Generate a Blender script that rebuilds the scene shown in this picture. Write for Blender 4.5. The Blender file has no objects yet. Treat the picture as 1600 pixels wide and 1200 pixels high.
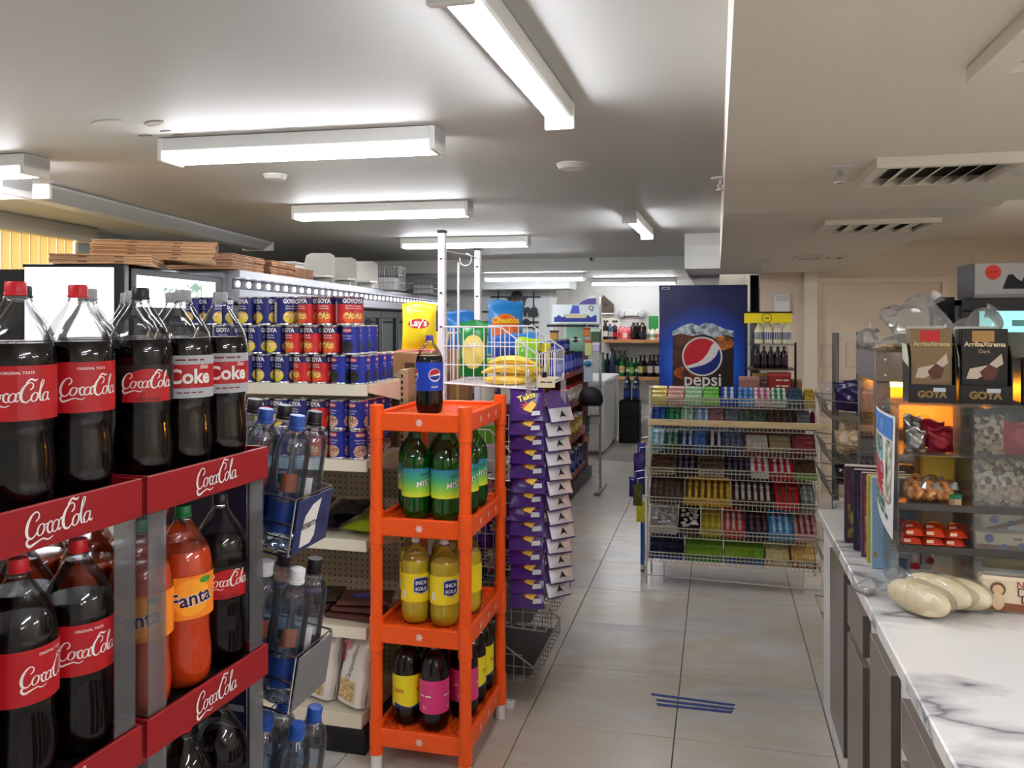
import bpy, bmesh, math, random
from mathutils import Vector, Matrix
random.seed(7)
PI = math.pi
SC = bpy.context.scene
COL = SC.collection
# ---------------------------------------------------------------- camera
F_PX, VX, HY, EYE = 1290.0, 1120.0, 500.0, 1.68
CS, SN = 0.97060, 0.24076
cam_d = bpy.data.cameras.new('camera'); cam = bpy.data.objects.new('camera', cam_d); COL.objects.link(cam)
cam.location = (0, 0, EYE); cam.rotation_euler = (PI/2, 0, math.asin(SN))
cam_d.sensor_width = 36; cam_d.lens = F_PX/1600*36; cam_d.shift_y = -100/1600
cam_d.clip_start = 0.05; cam_d.clip_end = 60
SC.camera = cam
# ---------------------------------------------------------------- world, exposure
W = bpy.data.worlds.new('world'); SC.world = W; W.use_nodes = True
W.node_tree.nodes['Background'].inputs[0].default_value = (1.0, 0.93, 0.80, 1)
W.node_tree.nodes['Background'].inputs[1].default_value = 0.6
vs = SC.view_settings
vs.view_transform = 'Standard'; vs.look = 'None'; vs.gamma = 1; vs.use_curve_mapping = False
vs.exposure = 1.38
TUBE = 22.0            # brightness of the fluorescent tubes
SC.cycles.transparent_max_bounces = 24
SC.cycles.max_bounces = 9
SC.cycles.transmission_bounces = 8
SC.cycles.sample_clamp_indirect = 6
SC.cycles.caustics_reflective = False
SC.cycles.caustics_refractive = False
# a lens position turned into a point of the shop, given its distance
def at(px, py, zc):
    x = (px-VX)*CS*zc/F_PX
    return Vector((x, (zc+x*SN)/CS, EYE-(py-HY)*zc/F_PX))
def zc_y(px, y):
    k = (px-VX)*CS/F_PX
    return y*CS/(1+k*SN)
def at_y(px, py, y): return at(px, py, zc_y(px, y))
def x_y(px, y): return at(px, HY, zc_y(px, y)).x
def at_x(px, py, x): return at(px, py, x*F_PX/((px-VX)*CS))
def gnd(px, py, z=0.0): return at(px, py, F_PX*(EYE-z)/(py-HY))
# ---------------------------------------------------------------- materials
def lin(c):
    o = []
    for v in c[:3]:
        v = v/255.0
        o.append(v/12.92 if v <= .04045 else ((v+.055)/1.055)**2.4)
    return (o[0], o[1], o[2], 1.0)
_M = {}
def mat(col, rough=.5, metal=0.0, spec=.5, coat=0.0, bump=0.0, bscale=40.0, var=0.0, trans=0.0, ior=1.45, emis=0.0, key=None):
    k = (tuple(col), rough, metal, spec, coat, bump, bscale, var, trans, ior, emis, key)
    if k in _M: return _M[k]
    m = bpy.data.materials.new(key or 'paint'); m.use_nodes = True
    nt = m.node_tree; b = nt.nodes['Principled BSDF']
    b.inputs['Base Color'].default_value = lin(col)
    b.inputs['Roughness'].default_value = rough; b.inputs['Metallic'].default_value = metal
    b.inputs['Specular IOR Level'].default_value = spec; b.inputs['IOR'].default_value = ior
    b.inputs['Coat Weight'].default_value = coat; b.inputs['Coat Roughness'].default_value = .08
    b.inputs['Transmission Weight'].default_value = trans
    if emis:
        b.inputs['Emission Color'].default_value = lin(col); b.inputs['Emission Strength'].default_value = emis
    if bump or var:
        tc = nt.nodes.new('ShaderNodeNewGeometry')
        n = nt.nodes.new('ShaderNodeTexNoise'); n.inputs['Scale'].default_value = bscale; n.inputs['Detail'].default_value = 4
        nt.links.new(tc.outputs['Position'], n.inputs['Vector'])
        if bump:
            bp = nt.nodes.new('ShaderNodeBump'); bp.inputs['Strength'].default_value = bump; bp.inputs['Distance'].default_value = .01
            nt.links.new(n.outputs['Fac'], bp.inputs['Height']); nt.links.new(bp.outputs['Normal'], b.inputs['Normal'])
        if var:
            mx = nt.nodes.new('ShaderNodeMix'); mx.data_type = 'RGBA'; mx.blend_type = 'MULTIPLY'
            mx.inputs[6].default_value = lin(col); mx.inputs[0].default_value = 1
            cr = nt.nodes.new('ShaderNodeValToRGB')
            cr.color_ramp.elements[0].position = .3; cr.color_ramp.elements[1].position = .7
            cr.color_ramp.elements[0].color = (1-var, 1-var, 1-var, 1); cr.color_ramp.elements[1].color = (1, 1, 1, 1)
            nt.links.new(n.outputs['Fac'], cr.inputs[0]); nt.links.new(cr.outputs[0], mx.inputs[7]); nt.links.new(mx.outputs[2], b.inputs['Base Color'])
    _M[k] = m
    return m
def noise_mat(key, cols, scale=30.0, rough=.5, detail=3.0, stretch=(1, 1, 1), coord='Object', dist=0.0, voronoi=False, spec=.5, bump=0.0):
    """print or grain: a ramp over a noise; cols = [(pos, colour), ...]"""
    if key in _M: return _M[key]
    m = bpy.data.materials.new(key); m.use_nodes = True; nt = m.node_tree; b = nt.nodes['Principled BSDF']
    b.inputs['Roughness'].default_value = rough; b.inputs['Specular IOR Level'].default_value = spec
    tc = nt.nodes.new('ShaderNodeTexCoord'); mp = nt.nodes.new('ShaderNodeMapping'); mp.inputs['Scale'].default_value = stretch
    nt.links.new(tc.outputs[coord], mp.inputs['Vector'])
    if voronoi:
        n = nt.nodes.new('ShaderNodeTexVoronoi'); n.inputs['Scale'].default_value = scale; out = n.outputs['Color']
    else:
        n = nt.nodes.new('ShaderNodeTexNoise'); n.inputs['Scale'].default_value = scale; n.inputs['Detail'].default_value = detail; n.inputs['Distortion'].default_value = dist; out = n.outputs['Fac']
    nt.links.new(mp.outputs[0], n.inputs['Vector'])
    cr = nt.nodes.new('ShaderNodeValToRGB')
    while len(cr.color_ramp.elements) < len(cols): cr.color_ramp.elements.new(.5)
    for e, (p, c) in zip(cr.color_ramp.elements, cols): e.position = p; e.color = lin(c)
    nt.links.new(out, cr.inputs[0]); nt.links.new(cr.outputs[0], b.inputs['Base Color'])
    if bump:
        bp = nt.nodes.new('ShaderNodeBump'); bp.inputs['Strength'].default_value = bump; bp.inputs['Distance'].default_value = .01
        nt.links.new(n.outputs[0], bp.inputs['Height']); nt.links.new(bp.outputs['Normal'], b.inputs['Normal'])
    _M[key] = m
    return m
def clear_mat(key, tint=(255, 255, 255), gloss=.12, haze=0.0, rough=.04, hcol=(230, 232, 235), edge=.75):
    """thin clear plastic: see-through with a mirror sheen at grazing angles and an optional milky share"""
    if key in _M: return _M[key]
    m = bpy.data.materials.new(key); m.use_nodes = True; nt = m.node_tree; nt.nodes.remove(nt.nodes['Principled BSDF'])
    out = nt.nodes['Material Output']
    t = nt.nodes.new('ShaderNodeBsdfTransparent'); t.inputs[0].default_value = lin(tint)
    g = nt.nodes.new('ShaderNodeBsdfGlossy'); g.inputs['Roughness'].default_value = rough
    lw = nt.nodes.new('ShaderNodeLayerWeight'); lw.inputs[0].default_value = .25
    ma = nt.nodes.new('ShaderNodeMath'); ma.operation = 'MULTIPLY_ADD'; ma.inputs[1].default_value = edge; ma.inputs[2].default_value = gloss; ma.use_clamp = True
    nt.links.new(lw.outputs['Fresnel'], ma.inputs[0])
    mx = nt.nodes.new('ShaderNodeMixShader'); nt.links.new(ma.outputs[0], mx.inputs[0]); nt.links.new(t.outputs[0], mx.inputs[1]); nt.links.new(g.outputs[0], mx.inputs[2])
    res = mx
    if haze:
        d = nt.nodes.new('ShaderNodeBsdfDiffuse'); d.inputs[0].default_value = lin(hcol)
        m2 = nt.nodes.new('ShaderNodeMixShader'); m2.inputs[0].default_value = haze
        nt.links.new(mx.outputs[0], m2.inputs[1]); nt.links.new(d.outputs[0], m2.inputs[2]); res = m2
    nt.links.new(res.outputs[0], out.inputs[0])
    _M[key] = m
    return m
def glow(key, col, strength):
    if key in _M: return _M[key]
    m = bpy.data.materials.new(key); m.use_nodes = True; nt = m.node_tree; nt.nodes.remove(nt.nodes['Principled BSDF'])
    e = nt.nodes.new('ShaderNodeEmission'); e.inputs[0].default_value = lin(col); e.inputs[1].default_value = strength
    nt.links.new(e.outputs[0], nt.nodes['Material Output'].inputs[0]); _M[key] = m
    return m
# ---------------------------------------------------------------- mesh collector
class MB:
    def __init__(s): s.v = []; s.f = []; s.m = Matrix.Identity(4)
    def add(s, vs, fs):
        o = len(s.v); s.v += [s.m @ Vector(p) for p in vs]; s.f += [[i+o for i in f] for f in fs]; return s
    def box(s, x0, x1, y0, y1, z0, z1):
        return s.add([(x0,y0,z0),(x1,y0,z0),(x1,y1,z0),(x0,y1,z0),(x0,y0,z1),(x1,y0,z1),(x1,y1,z1),(x0,y1,z1)],
                     [(0,3,2,1),(4,5,6,7),(0,1,5,4),(1,2,6,5),(2,3,7,6),(3,0,4,7)])
    def cbox(s, x0, x1, y0, y1, z0, z1, c=.004):
        """box with chamfered edges"""
        bm = bmesh.new(); bmesh.ops.create_cube(bm, size=1)
        for v in bm.verts: v.co = Vector(((x0+x1)/2+v.co.x*(x1-x0), (y0+y1)/2+v.co.y*(y1-y0), (z0+z1)/2+v.co.z*(z1-z0)))
        bmesh.ops.bevel(bm, geom=list(bm.edges), offset=c, segments=1, affect='EDGES', profile=.5)
        bm.verts.index_update()
        s.add([v.co.copy() for v in bm.verts], [[v.index for v in f.verts] for f in bm.faces]); bm.free(); return s
    def cyl(s, p, q, r, n=10, r2=None, caps=True):
        p = Vector(p); q = Vector(q); r2 = r if r2 is None else r2
        z = (q-p).normalized(); a = z.orthogonal().normalized(); b = z.cross(a)
        vs = []
        for c, rr in ((p, r), (q, r2)):
            vs += [c+(a*math.cos(2*PI*i/n)+b*math.sin(2*PI*i/n))*rr for i in range(n)]
        fs = [(i, (i+1) % n, n+(i+1) % n, n+i) for i in range(n)]
        if caps: fs += [list(range(n))[::-1], list(range(n, 2*n))]
        return s.add(vs, fs)
    def tube(s, pts, r, n=6, closed=False):
        pts = [Vector(p) for p in pts]; N = len(pts); vs = []; prev = None
        for i, p in enumerate(pts):
            if closed: d = pts[(i+1) % N]-pts[i-1]
            else: d = pts[min(i+1, N-1)]-pts[max(i-1, 0)]
            d.normalize()
            if prev is None: a = d.orthogonal().normalized()
            else:
                a = prev-d*prev.dot(d)
                a = a.normalized() if a.length > 1e-6 else d.orthogonal().normalized()
            prev = a; b = d.cross(a)
            vs += [p+(a*math.cos(2*PI*j/n)+b*math.sin(2*PI*j/n))*r for j in range(n)]
        fs = []
        for i in range(N if closed else N-1):
            k = (i+1) % N
            fs += [(i*n+j, i*n+(j+1) % n, k*n+(j+1) % n, k*n+j) for j in range(n)]
        if not closed: fs += [list(range(n))[::-1], list(range((N-1)*n, N*n))]
        return s.add(vs, fs)
    def lathe(s, prof, n=24, c=(0, 0, 0), cap=True):
        vs = []; N = len(prof)
        for r, z in prof:
            vs += [(c[0]+r*math.cos(2*PI*j/n), c[1]+r*math.sin(2*PI*j/n), c[2]+z) for j in range(n)]
        fs = [(i*n+j, i*n+(j+1) % n, (i+1)*n+(j+1) % n, (i+1)*n+j) for i in range(N-1) for j in range(n)]
        if cap: fs += [list(range(n))[::-1], list(range((N-1)*n, N*n))]
        return s.add(vs, fs)
    def prism(s, poly, a, b, axis='y'):
        """2-D outline pushed from a to b along the axis"""
        def p3(u, w, t): return {'x': (t, u, w), 'y': (u, t, w), 'z': (u, w, t)}[axis]
        n = len(poly)
        return s.add([p3(u, w, a) for u, w in poly]+[p3(u, w, b) for u, w in poly],
                     [list(range(n))[::-1], list(range(n, 2*n))]+[(i, (i+1) % n, n+(i+1) % n, n+i) for i in range(n)])
    def surf(s, fn, nu, nv):
        vs = [fn(i/nu, j/nv) for j in range(nv+1) for i in range(nu+1)]; w = nu+1
        return s.add(vs, [(j*w+i, j*w+i+1, (j+1)*w+i+1, (j+1)*w+i) for j in range(nv) for i in range(nu)])
    def ball(s, c, rx, ry, rz, nu=12, nv=8):
        vs = []
        for j in range(nv+1):
            t = PI*j/nv
            vs += [(c[0]+rx*math.sin(t)*math.cos(2*PI*i/nu), c[1]+ry*math.sin(t)*math.sin(2*PI*i/nu), c[2]-rz*math.cos(t)) for i in range(nu)]
        return s.add(vs, [(j*nu+i, j*nu+(i+1) % nu, (j+1)*nu+(i+1) % nu, (j+1)*nu+i) for j in range(nv) for i in range(nu)])
    def mesh(s, name, smooth=None):
        me = bpy.data.meshes.new(name); me.from_pydata([tuple(v) for v in s.v], [], s.f); me.validate()
        bm = bmesh.new(); bm.from_mesh(me); bmesh.ops.recalc_face_normals(bm, faces=bm.faces); bm.to_mesh(me); bm.free()
        if smooth is not None:
            me.polygons.foreach_set('use_smooth', [True]*len(me.polygons)); me.set_sharp_from_angle(angle=math.radians(smooth))
        me.update(); return me
    def build(s, name, m, parent=None, smooth=None, loc=None, rotz=0.0, kind=None, label=None):
        me = s.mesh(name, smooth); me.materials.append(m)
        return link(name, me, parent, loc, rotz, kind, label)
def link(name, me, parent=None, loc=None, rotz=0.0, kind=None, label=None):
    o = bpy.data.objects.new(name, me); COL.objects.link(o)
    if parent: o.parent = parent
    if loc is not None: o.location = loc
    if rotz: o.rotation_euler = (0, 0, rotz)
    if kind: o['kind'] = kind
    if label: o['label'] = label
    return o
_labels = {}
def tag(o, label, cat, group=None):
    o['label'] = label; o['category'] = cat
    if group: o['group'] = group
    return o
def thing(name, label, cat, loc=(0, 0, 0), rotz=0.0, group=None, rot=None):
    o = bpy.data.objects.new(name, None); COL.objects.link(o); o.empty_display_size = .05
    o.location = loc; o.rotation_euler = rot or (0, 0, rotz)
    return tag(o, label, cat, group)
def dup(root, loc, rotz=0.0, label=None, group=None, rot=None, scale=None):
    r = root.copy(); COL.objects.link(r); r.location = loc; r.rotation_euler = rot or (0, 0, rotz)
    if scale: r.scale = scale
    if label: r['label'] = label
    if group: r['group'] = group
    for ch in root.children:
        c = ch.copy(); COL.objects.link(c); c.parent = r
        for g in ch.children:
            d = g.copy(); COL.objects.link(d); d.parent = c
    return r
class Proto:
    """first use moves the built thing itself, later uses copy it"""
    def __init__(s, root): s.root = root; s.used = False
    def put(s, loc, rotz=0.0, label=None, group=None, rot=None, scale=None):
        if s.used: return dup(s.root, loc, rotz, label, group, rot, scale)
        s.used = True; r = s.root; r.location = loc; r.rotation_euler = rot or (0, 0, rotz)
        if scale: r.scale = scale
        if label: r['label'] = label
        if group: r['group'] = group
        return r
def drop(proto):
    """a kind nobody placed is taken away again"""
    if not proto.used:
        for c in list(proto.root.children):
            for g in list(c.children): bpy.data.objects.remove(g)
            bpy.data.objects.remove(c)
        bpy.data.objects.remove(proto.root)
ORD = ['first', 'second', 'third', 'fourth', 'fifth', 'sixth', 'seventh', 'eighth', 'ninth', 'tenth', 'eleventh', 'twelfth', 'thirteenth', 'fourteenth', 'fifteenth', 'sixteenth', 'seventeenth', 'eighteenth']
# ---------------------------------------------------------------- lettering
_T = {}
def text2d(s, bold=0.0, shear=0.0, res=3):
    k = (s, bold, shear, res)
    if k in _T: return _T[k]
    cu = bpy.data.curves.new('lettering', 'FONT'); cu.body = s; cu.size = 1; cu.offset = bold; cu.shear = shear; cu.resolution_u = res
    cu.align_x = 'CENTER'; cu.fill_mode = 'FRONT'
    o = bpy.data.objects.new('lettering', cu); COL.objects.link(o)
    dg = bpy.context.evaluated_depsgraph_get(); me = bpy.data.meshes.new_from_object(o.evaluated_get(dg))
    vs = [(v.co.x, v.co.y) for v in me.vertices]; fs = [list(p.vertices) for p in me.polygons]
    bpy.data.objects.remove(o); bpy.data.curves.remove(cu); bpy.data.meshes.remove(me)
    xs = [v[0] for v in vs]; ys = [v[1] for v in vs]; cx = (min(xs)+max(xs))/2; cy = (min(ys)+max(ys))/2
    _T[k] = ([(x-cx, y-cy) for x, y in vs], fs, max(xs)-min(xs), max(ys)-min(ys))
    return _T[k]
def ribbon(strokes, sub=5):
    """calligraphic strokes: lists of (x, y, width) smoothed into flat ribbons"""
    vs = []; fs = []
    for st in strokes:
        P = []
        for i in range(len(st)-1):
            p0 = st[max(i-1, 0)]; p1 = st[i]; p2 = st[i+1]; p3 = st[min(i+2, len(st)-1)]
            for k in range(sub):
                t = k/sub
                P.append([.5*((2*p1[j])+(-p0[j]+p2[j])*t+(2*p0[j]-5*p1[j]+4*p2[j]-p3[j])*t*t+(-p0[j]+3*p1[j]-3*p2[j]+p3[j])*t**3) for j in range(3)])
        P.append(list(st[-1])); o = len(vs)
        for i, p in enumerate(P):
            a = P[max(i-1, 0)]; b = P[min(i+1, len(P)-1)]; dx, dy = b[0]-a[0], b[1]-a[1]; L = math.hypot(dx, dy) or 1
            vs += [(p[0]-dy/L*p[2]/2, p[1]+dx/L*p[2]/2), (p[0]+dy/L*p[2]/2, p[1]-dx/L*p[2]/2)]
        fs += [(o+2*i, o+2*i+1, o+2*i+3, o+2*i+2) for i in range(len(P)-1)]
    return vs, fs
def norm2d(vs, fs):
    xs = [v[0] for v in vs]; ys = [v[1] for v in vs]; cx = (min(xs)+max(xs))/2; cy = (min(ys)+max(ys))/2
    return [(x-cx, y-cy) for x, y in vs], fs, max(xs)-min(xs), max(ys)-min(ys)
def _o(x, y, w=.20, h=.23, t=.075):
    return [(x+w*math.cos(a)*.8+.25*h*math.sin(a), y+h*math.sin(a), t*(.45+.75*abs(math.cos(a)))) for a in [PI*.35+2*PI*i/10 for i in range(11)]]
def _bigc(x):
    return [(x+.46, .60, .05), (x+.58, .70, .07), (x+.62, .86, .06), (x+.50, .98, .05), (x+.30, .90, .08), (x+.10, .62, .13), (x+.02, .28, .15), (x+.10, .02, .11), (x+.30, -.03, .07), (x+.50, .14, .05)]
COKE = norm2d(*ribbon([
    _bigc(0), [(.14, .0, .09), (.02, -.16, .11), (.16, -.34, .12), (.50, -.24, .08), (.80, -.16, .06), (1.05, -.25, .06), (1.30, -.16, .03)],
    _o(.70, .22), [(.86, .36, .04), (1.0, .40, .05), (1.08, .34, .05)],
    [(1.22, .36, .05), (1.24, .44, .06), (1.12, .44, .06), (1.02, .28, .10), (1.04, .08, .09), (1.16, .0, .06), (1.30, .12, .04)],
    _o(1.42, .22), [(1.62, .44, .08), (1.56, .18, .09), (1.60, .02, .07), (1.72, .10, .04)], [(1.66, .44, .09), (1.80, .50, .09)],
    _bigc(1.78), [(2.05, .94, .07), (2.28, 1.16, .09), (2.50, 1.08, .08), (2.62, 1.16, .04)], _o(2.46, .22),
    [(2.62, .36, .04), (2.80, .62, .05), (2.98, 1.0, .06), (2.92, 1.10, .05), (2.82, .90, .09), (2.74, .40, .11), (2.76, .06, .09), (2.88, .02, .05), (2.96, .12, .04)],
    _o(3.06, .22), [(3.26, .44, .08), (3.20, .18, .09), (3.26, .02, .07), (3.38, .10, .04)]]))
def letter_mb(src, w, h=None, cyl=None, step=.007, mx=None):
    """flat lettering w wide; on a cylinder of radius cyl it is cut into strips and bent; faces -Y, reads along +X"""
    vs, fs, W0, H0 = src; sx = w/W0; sy = sx if h is None else h/H0
    pts = [(x*sx, 0.0, y*sy) for x, y in vs]
    b = MB()
    if mx is not None: b.m = mx
    if cyl:
        bm = bmesh.new(); bv = [bm.verts.new(p) for p in pts]
        for f in fs:
            try: bm.faces.new([bv[i] for i in f])
            except ValueError: pass
        k = -int(w/2/step)
        while k*step < w/2:
            bmesh.ops.bisect_plane(bm, geom=list(bm.verts)+list(bm.edges)+list(bm.faces), plane_co=(k*step, 0, 0), plane_no=(1, 0, 0)); k += 1
        bm.verts.index_update()
        P = [(cyl*math.sin(v.co.x/cyl), -cyl*math.cos(v.co.x/cyl), v.co.z) for v in bm.verts]; Fs = [[v.index for v in f.verts] for f in bm.faces]; bm.free()
        b.add(P, Fs)
    else: b.add(pts, fs)
    return b
def fine_print(words=3, seed=1):
    """print too small to read in the photograph: a row of word-long dashes"""
    rn = random.Random(seed); vs = []; fs = []; x = 0.0
    for k in range(words):
        L = rn.uniform(.5, 1.0); o = len(vs); vs += [(x, -.09), (x+L, -.09), (x+L, .09), (x, .09)]; fs.append([o, o+1, o+2, o+3]); x += L+.22
    return norm2d(vs, fs)
def letter(src, w, m, parent, loc=(0, 0, 0), rot=(0, 0, 0), h=None, cyl=None, name='lettering', bold=.01, shear=0.0, step=.007):
    if isinstance(src, str): src = text2d(src, bold, shear)
    b = letter_mb(src, w, h, cyl, step); me = b.mesh(name); me.materials.append(m)
    o = link(name, me, parent); o.location = loc; o.rotation_euler = rot
    return o
def disc2d(n=24, rx=.5, ry=.5): 
    return norm2d([(rx*math.cos(2*PI*i/n), ry*math.sin(2*PI*i/n)) for i in range(n)], [list(range(n))])
def poly2d(pts): return norm2d(list(pts), [list(range(len(pts)))])
def band(parent, name, m, r, z0, z1, n=32, a0=0.0, a1=2*PI, label=None):
    """printed sleeve around a bottle or can; a0..a1 measured from -Y"""
    b = MB(); full = a1-a0 > 6.2
    b.surf(lambda u, v: (r*math.sin(a0+(a1-a0)*u), -r*math.cos(a0+(a1-a0)*u), z0+(z1-z0)*v), n, 1)
    return b.build(name, m, parent, smooth=60, label=label)
# ---------------------------------------------------------------- colours in use
WHITE = mat((238, 238, 236), .5); OFFW = mat((214, 214, 210), .45); CREAM = mat((226, 216, 190), .45)
BLACK = mat((14, 14, 15), .45); DARK = mat((34, 34, 36), .5); STEEL = mat((190, 190, 192), .28, 1.0); CHROME = mat((215, 217, 222), .18, 1.0)
WIRE = mat((205, 206, 212), .35, .6); WIREW = mat((236, 234, 240), .4); GOLD = mat((200, 160, 70), .35, .6)
REDC = mat((196, 22, 30), .4); REDT = mat((150, 16, 26), .45); INKW = mat((240, 236, 230), .5); INKB = mat((22, 22, 26), .5); NAVY = mat((22, 28, 92), .4)
INKR = mat((200, 30, 34), .5); INKY = mat((245, 215, 40), .45); INKBL = mat((30, 70, 170), .45); INKG = mat((40, 130, 60), .5)
PET = clear_mat('clear_bottle_plastic', (250, 250, 251), .035, .0, .06); ACRY = clear_mat('clear_acrylic', (240, 243, 242), .04, .05); FILM = clear_mat('crinkled_clear_film', (250, 250, 248), .12, .20, .12)
SLEEVE = clear_mat('clear_post_plastic', (242, 243, 245), .07, .05, .08)
GLASS = clear_mat('cooler_door_glass', (190, 205, 200), .10, .03, .03)
# ================================================================ ROOM SHELL
def struct(name, b, m, parent=None, smooth=None, kind=None):
    o = b.build(name, m, parent, smooth)
    if not parent: o['kind'] = 'structure'
    elif kind: o['kind'] = kind
    return o
CEILM = mat((192, 192, 188), .55, spec=.15, bump=.04, bscale=6)
SOFM = mat((226, 218, 204), .55, bump=.03, bscale=8)
GREYW = mat((186, 190, 188), .55); BEIGEW = mat((232, 214, 192), .55); WHITEW = mat((206, 205, 200), .6)
def tile_mat():
    m = bpy.data.materials.new('polished_stone_tile'); m.use_nodes = True; nt = m.node_tree; b = nt.nodes['Principled BSDF']; L = nt.links.new
    g = nt.nodes.new('ShaderNodeNewGeometry'); oi = nt.nodes.new('ShaderNodeObjectInfo'); va = nt.nodes.new('ShaderNodeVectorMath'); va.operation = 'MULTIPLY_ADD'
    cb = nt.nodes.new('ShaderNodeCombineXYZ'); L(oi.outputs['Random'], cb.inputs[0]); L(oi.outputs['Random'], cb.inputs[1]); va.inputs[1].default_value = (.6, 1.5, 1); 
    L(g.outputs['Position'], va.inputs[0]); L(cb.outputs[0], va.inputs[2])
    n = nt.nodes.new('ShaderNodeTexNoise'); n.inputs['Scale'].default_value = 1.2; n.inputs['Detail'].default_value = 8; n.inputs['Roughness'].default_value = .62; n.inputs['Distortion'].default_value = .45; L(va.outputs[0], n.inputs['Vector'])
    cr = nt.nodes.new('ShaderNodeValToRGB'); E = cr.color_ramp.elements; E.new(.5); E.new(.56)
    for e, (p, c) in zip(E, [(.30, (180, 178, 174)), (.46, (210, 207, 202)), (.54, (206, 196, 180)), (.66, (220, 217, 212))]): e.position = p; e.color = lin(c)
    L(n.outputs['Fac'], cr.inputs[0]); L(cr.outputs[0], b.inputs['Base Color'])
    b.inputs['Roughness'].default_value = .25
    return m
TILEM = tile_mat()
floor = struct('floor', MB().box(-6.6, 3.4, -2.2, 13.3, -.08, -.007), mat((96, 92, 86), .8))
TX, TY, TX0, TY0 = .613, .588, -.779, 3.378
tb = MB().cbox(-TX/2+.0022, TX/2-.0022, -TY/2+.0022, TY/2-.0022, -.012, 0, .0012).mesh('tile'); tb.materials.append(TILEM)
rest = MB()
for i in range(-10, 7):
    for j in range(-10, 18):
        x = TX0+TX*(i+.5); y = TY0+TY*(j+.5)
        if x > 3.4 or y > 13.3 or x < -6.6: continue
        if -3 <= i <= 3 and j >= -5: link('tile', tb, floor, (x, y, 0))
        else: rest.box(x-TX/2+.0022, x+TX/2-.0022, y-TY/2+.0022, y+TY/2-.0022, -.012, 0)
struct('distant_tiles', rest, TILEM, floor, kind='stuff')
CH = 2.465; SOF = 2.145
struct('ceiling', MB().box(-6.6, .028, -2.2, 10.3, CH, CH+.1), CEILM)
sb = MB(); sb.prism([(-2.2, 2.205), (3.35, 2.205), (3.75, SOF), (8.7, SOF), (8.7, CH+.1), (-2.2, CH+.1)], .028, 1.12, 'x')
sb.prism([(-2.2, 2.205), (3.35, 2.205), (3.68, 2.158), (3.68, CH+.1), (-2.2, CH+.1)], 1.12, 3.4, 'x')
struct('trim_1', sb, SOFM)
struct('trim_8', MB().box(1.12, 3.4, 3.68, 8.7, CH-.02, CH+.1), SOFM)
struct('trim_2', MB().box(-.285, .028, 7.66, 12.9, SOF, CH+.05), mat((236, 236, 232), .5))
struct('trim_3', MB().box(-6.6, -.285, 10.3, 13.2, 2.30, CH+.1), mat((222, 222, 218), .5))
struct('trim_4', MB().box(-6.6, -2.0, 11.4, 12.0, 2.12, 2.30), GREYW)
# walls
wl = MB(); a = Vector((-4.25, -2.2, 0)); d = Vector((-.137, .9906, 0)); n = Vector((-.9906, -.137, 0))
p = [a, a+d*15.6, a+d*15.6+n*.15, a+n*.15]
p = [Vector((-5.05, 4.0, 0))+d*t+n*o for t, o in ((-6.3, 0), (9.4, 0), (9.4, .15), (-6.3, .15))]
wl.add([q for q in p]+[q+Vector((0, 0, 2.6)) for q in p], [(0, 1, 2, 3), (4, 5, 6, 7), (0, 1, 5, 4), (1, 2, 6, 5), (2, 3, 7, 6), (3, 0, 4, 7)])
struct('wall_left', wl, GREYW)
struct('wall_back', MB().box(-6.6, -2.40, 12.0, 12.12, 0, CH), GREYW)
struct('wall_side', MB().box(-2.40, -2.30, 12.0, 13.1, 0, CH), WHITEW)
struct('wall_far', MB().box(-2.40, .6, 13.0, 13.12, 0, CH), WHITEW)
struct('wall_beige', MB().box(.42, 3.4, 8.55, 8.67, 0, CH), BEIGEW)
struct('wall_corner', MB().box(.42, .55, 8.67, 13.0, 0, CH), WHITEW)
struct('wall_right', MB().box(3.28, 3.4, -2.2, 8.6, 0, CH), BEIGEW)
struct('wall_front', MB().box(-6.6, 3.4, -2.2, -2.08, 0, CH), WHITEW)
# raised frame and pilaster on the beige wall
fx0, fx1 = x_y(1275, 8.5), x_y(1482, 8.5); z1 = at_y(1380, 433, 8.5).z
fr = MB(); w = .05
fr.box(fx0, fx1, 8.515, 8.55, z1-w, z1); fr.box(fx0, fx0+w, 8.515, 8.55, .1, z1-w); fr.box(fx1-w, fx1, 8.515, 8.55, .1, z1-w)
struct('trim_6', fr, mat((238, 222, 200), .5))
struct('trim_7', MB().box(x_y(1256, 8.5), x_y(1276, 8.5), 8.45, 8.55, 0, SOF), mat((240, 228, 212), .5))
# white switch box on the pilaster
t = thing('wall_switch', 'small white switch box on the white pillar above the yellow display', 'switch', (x_y(1222, 8.5), 8.54, at_y(1222, 474, 8.5).z))
MB().cbox(-.075, .075, -.05, 0, -.1, .1, .008).build('cover_plate', WHITE, t); MB().cbox(-.055, .055, -.058, -.05, .02, .07, .004).build('toggle', OFFW, t)
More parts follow.
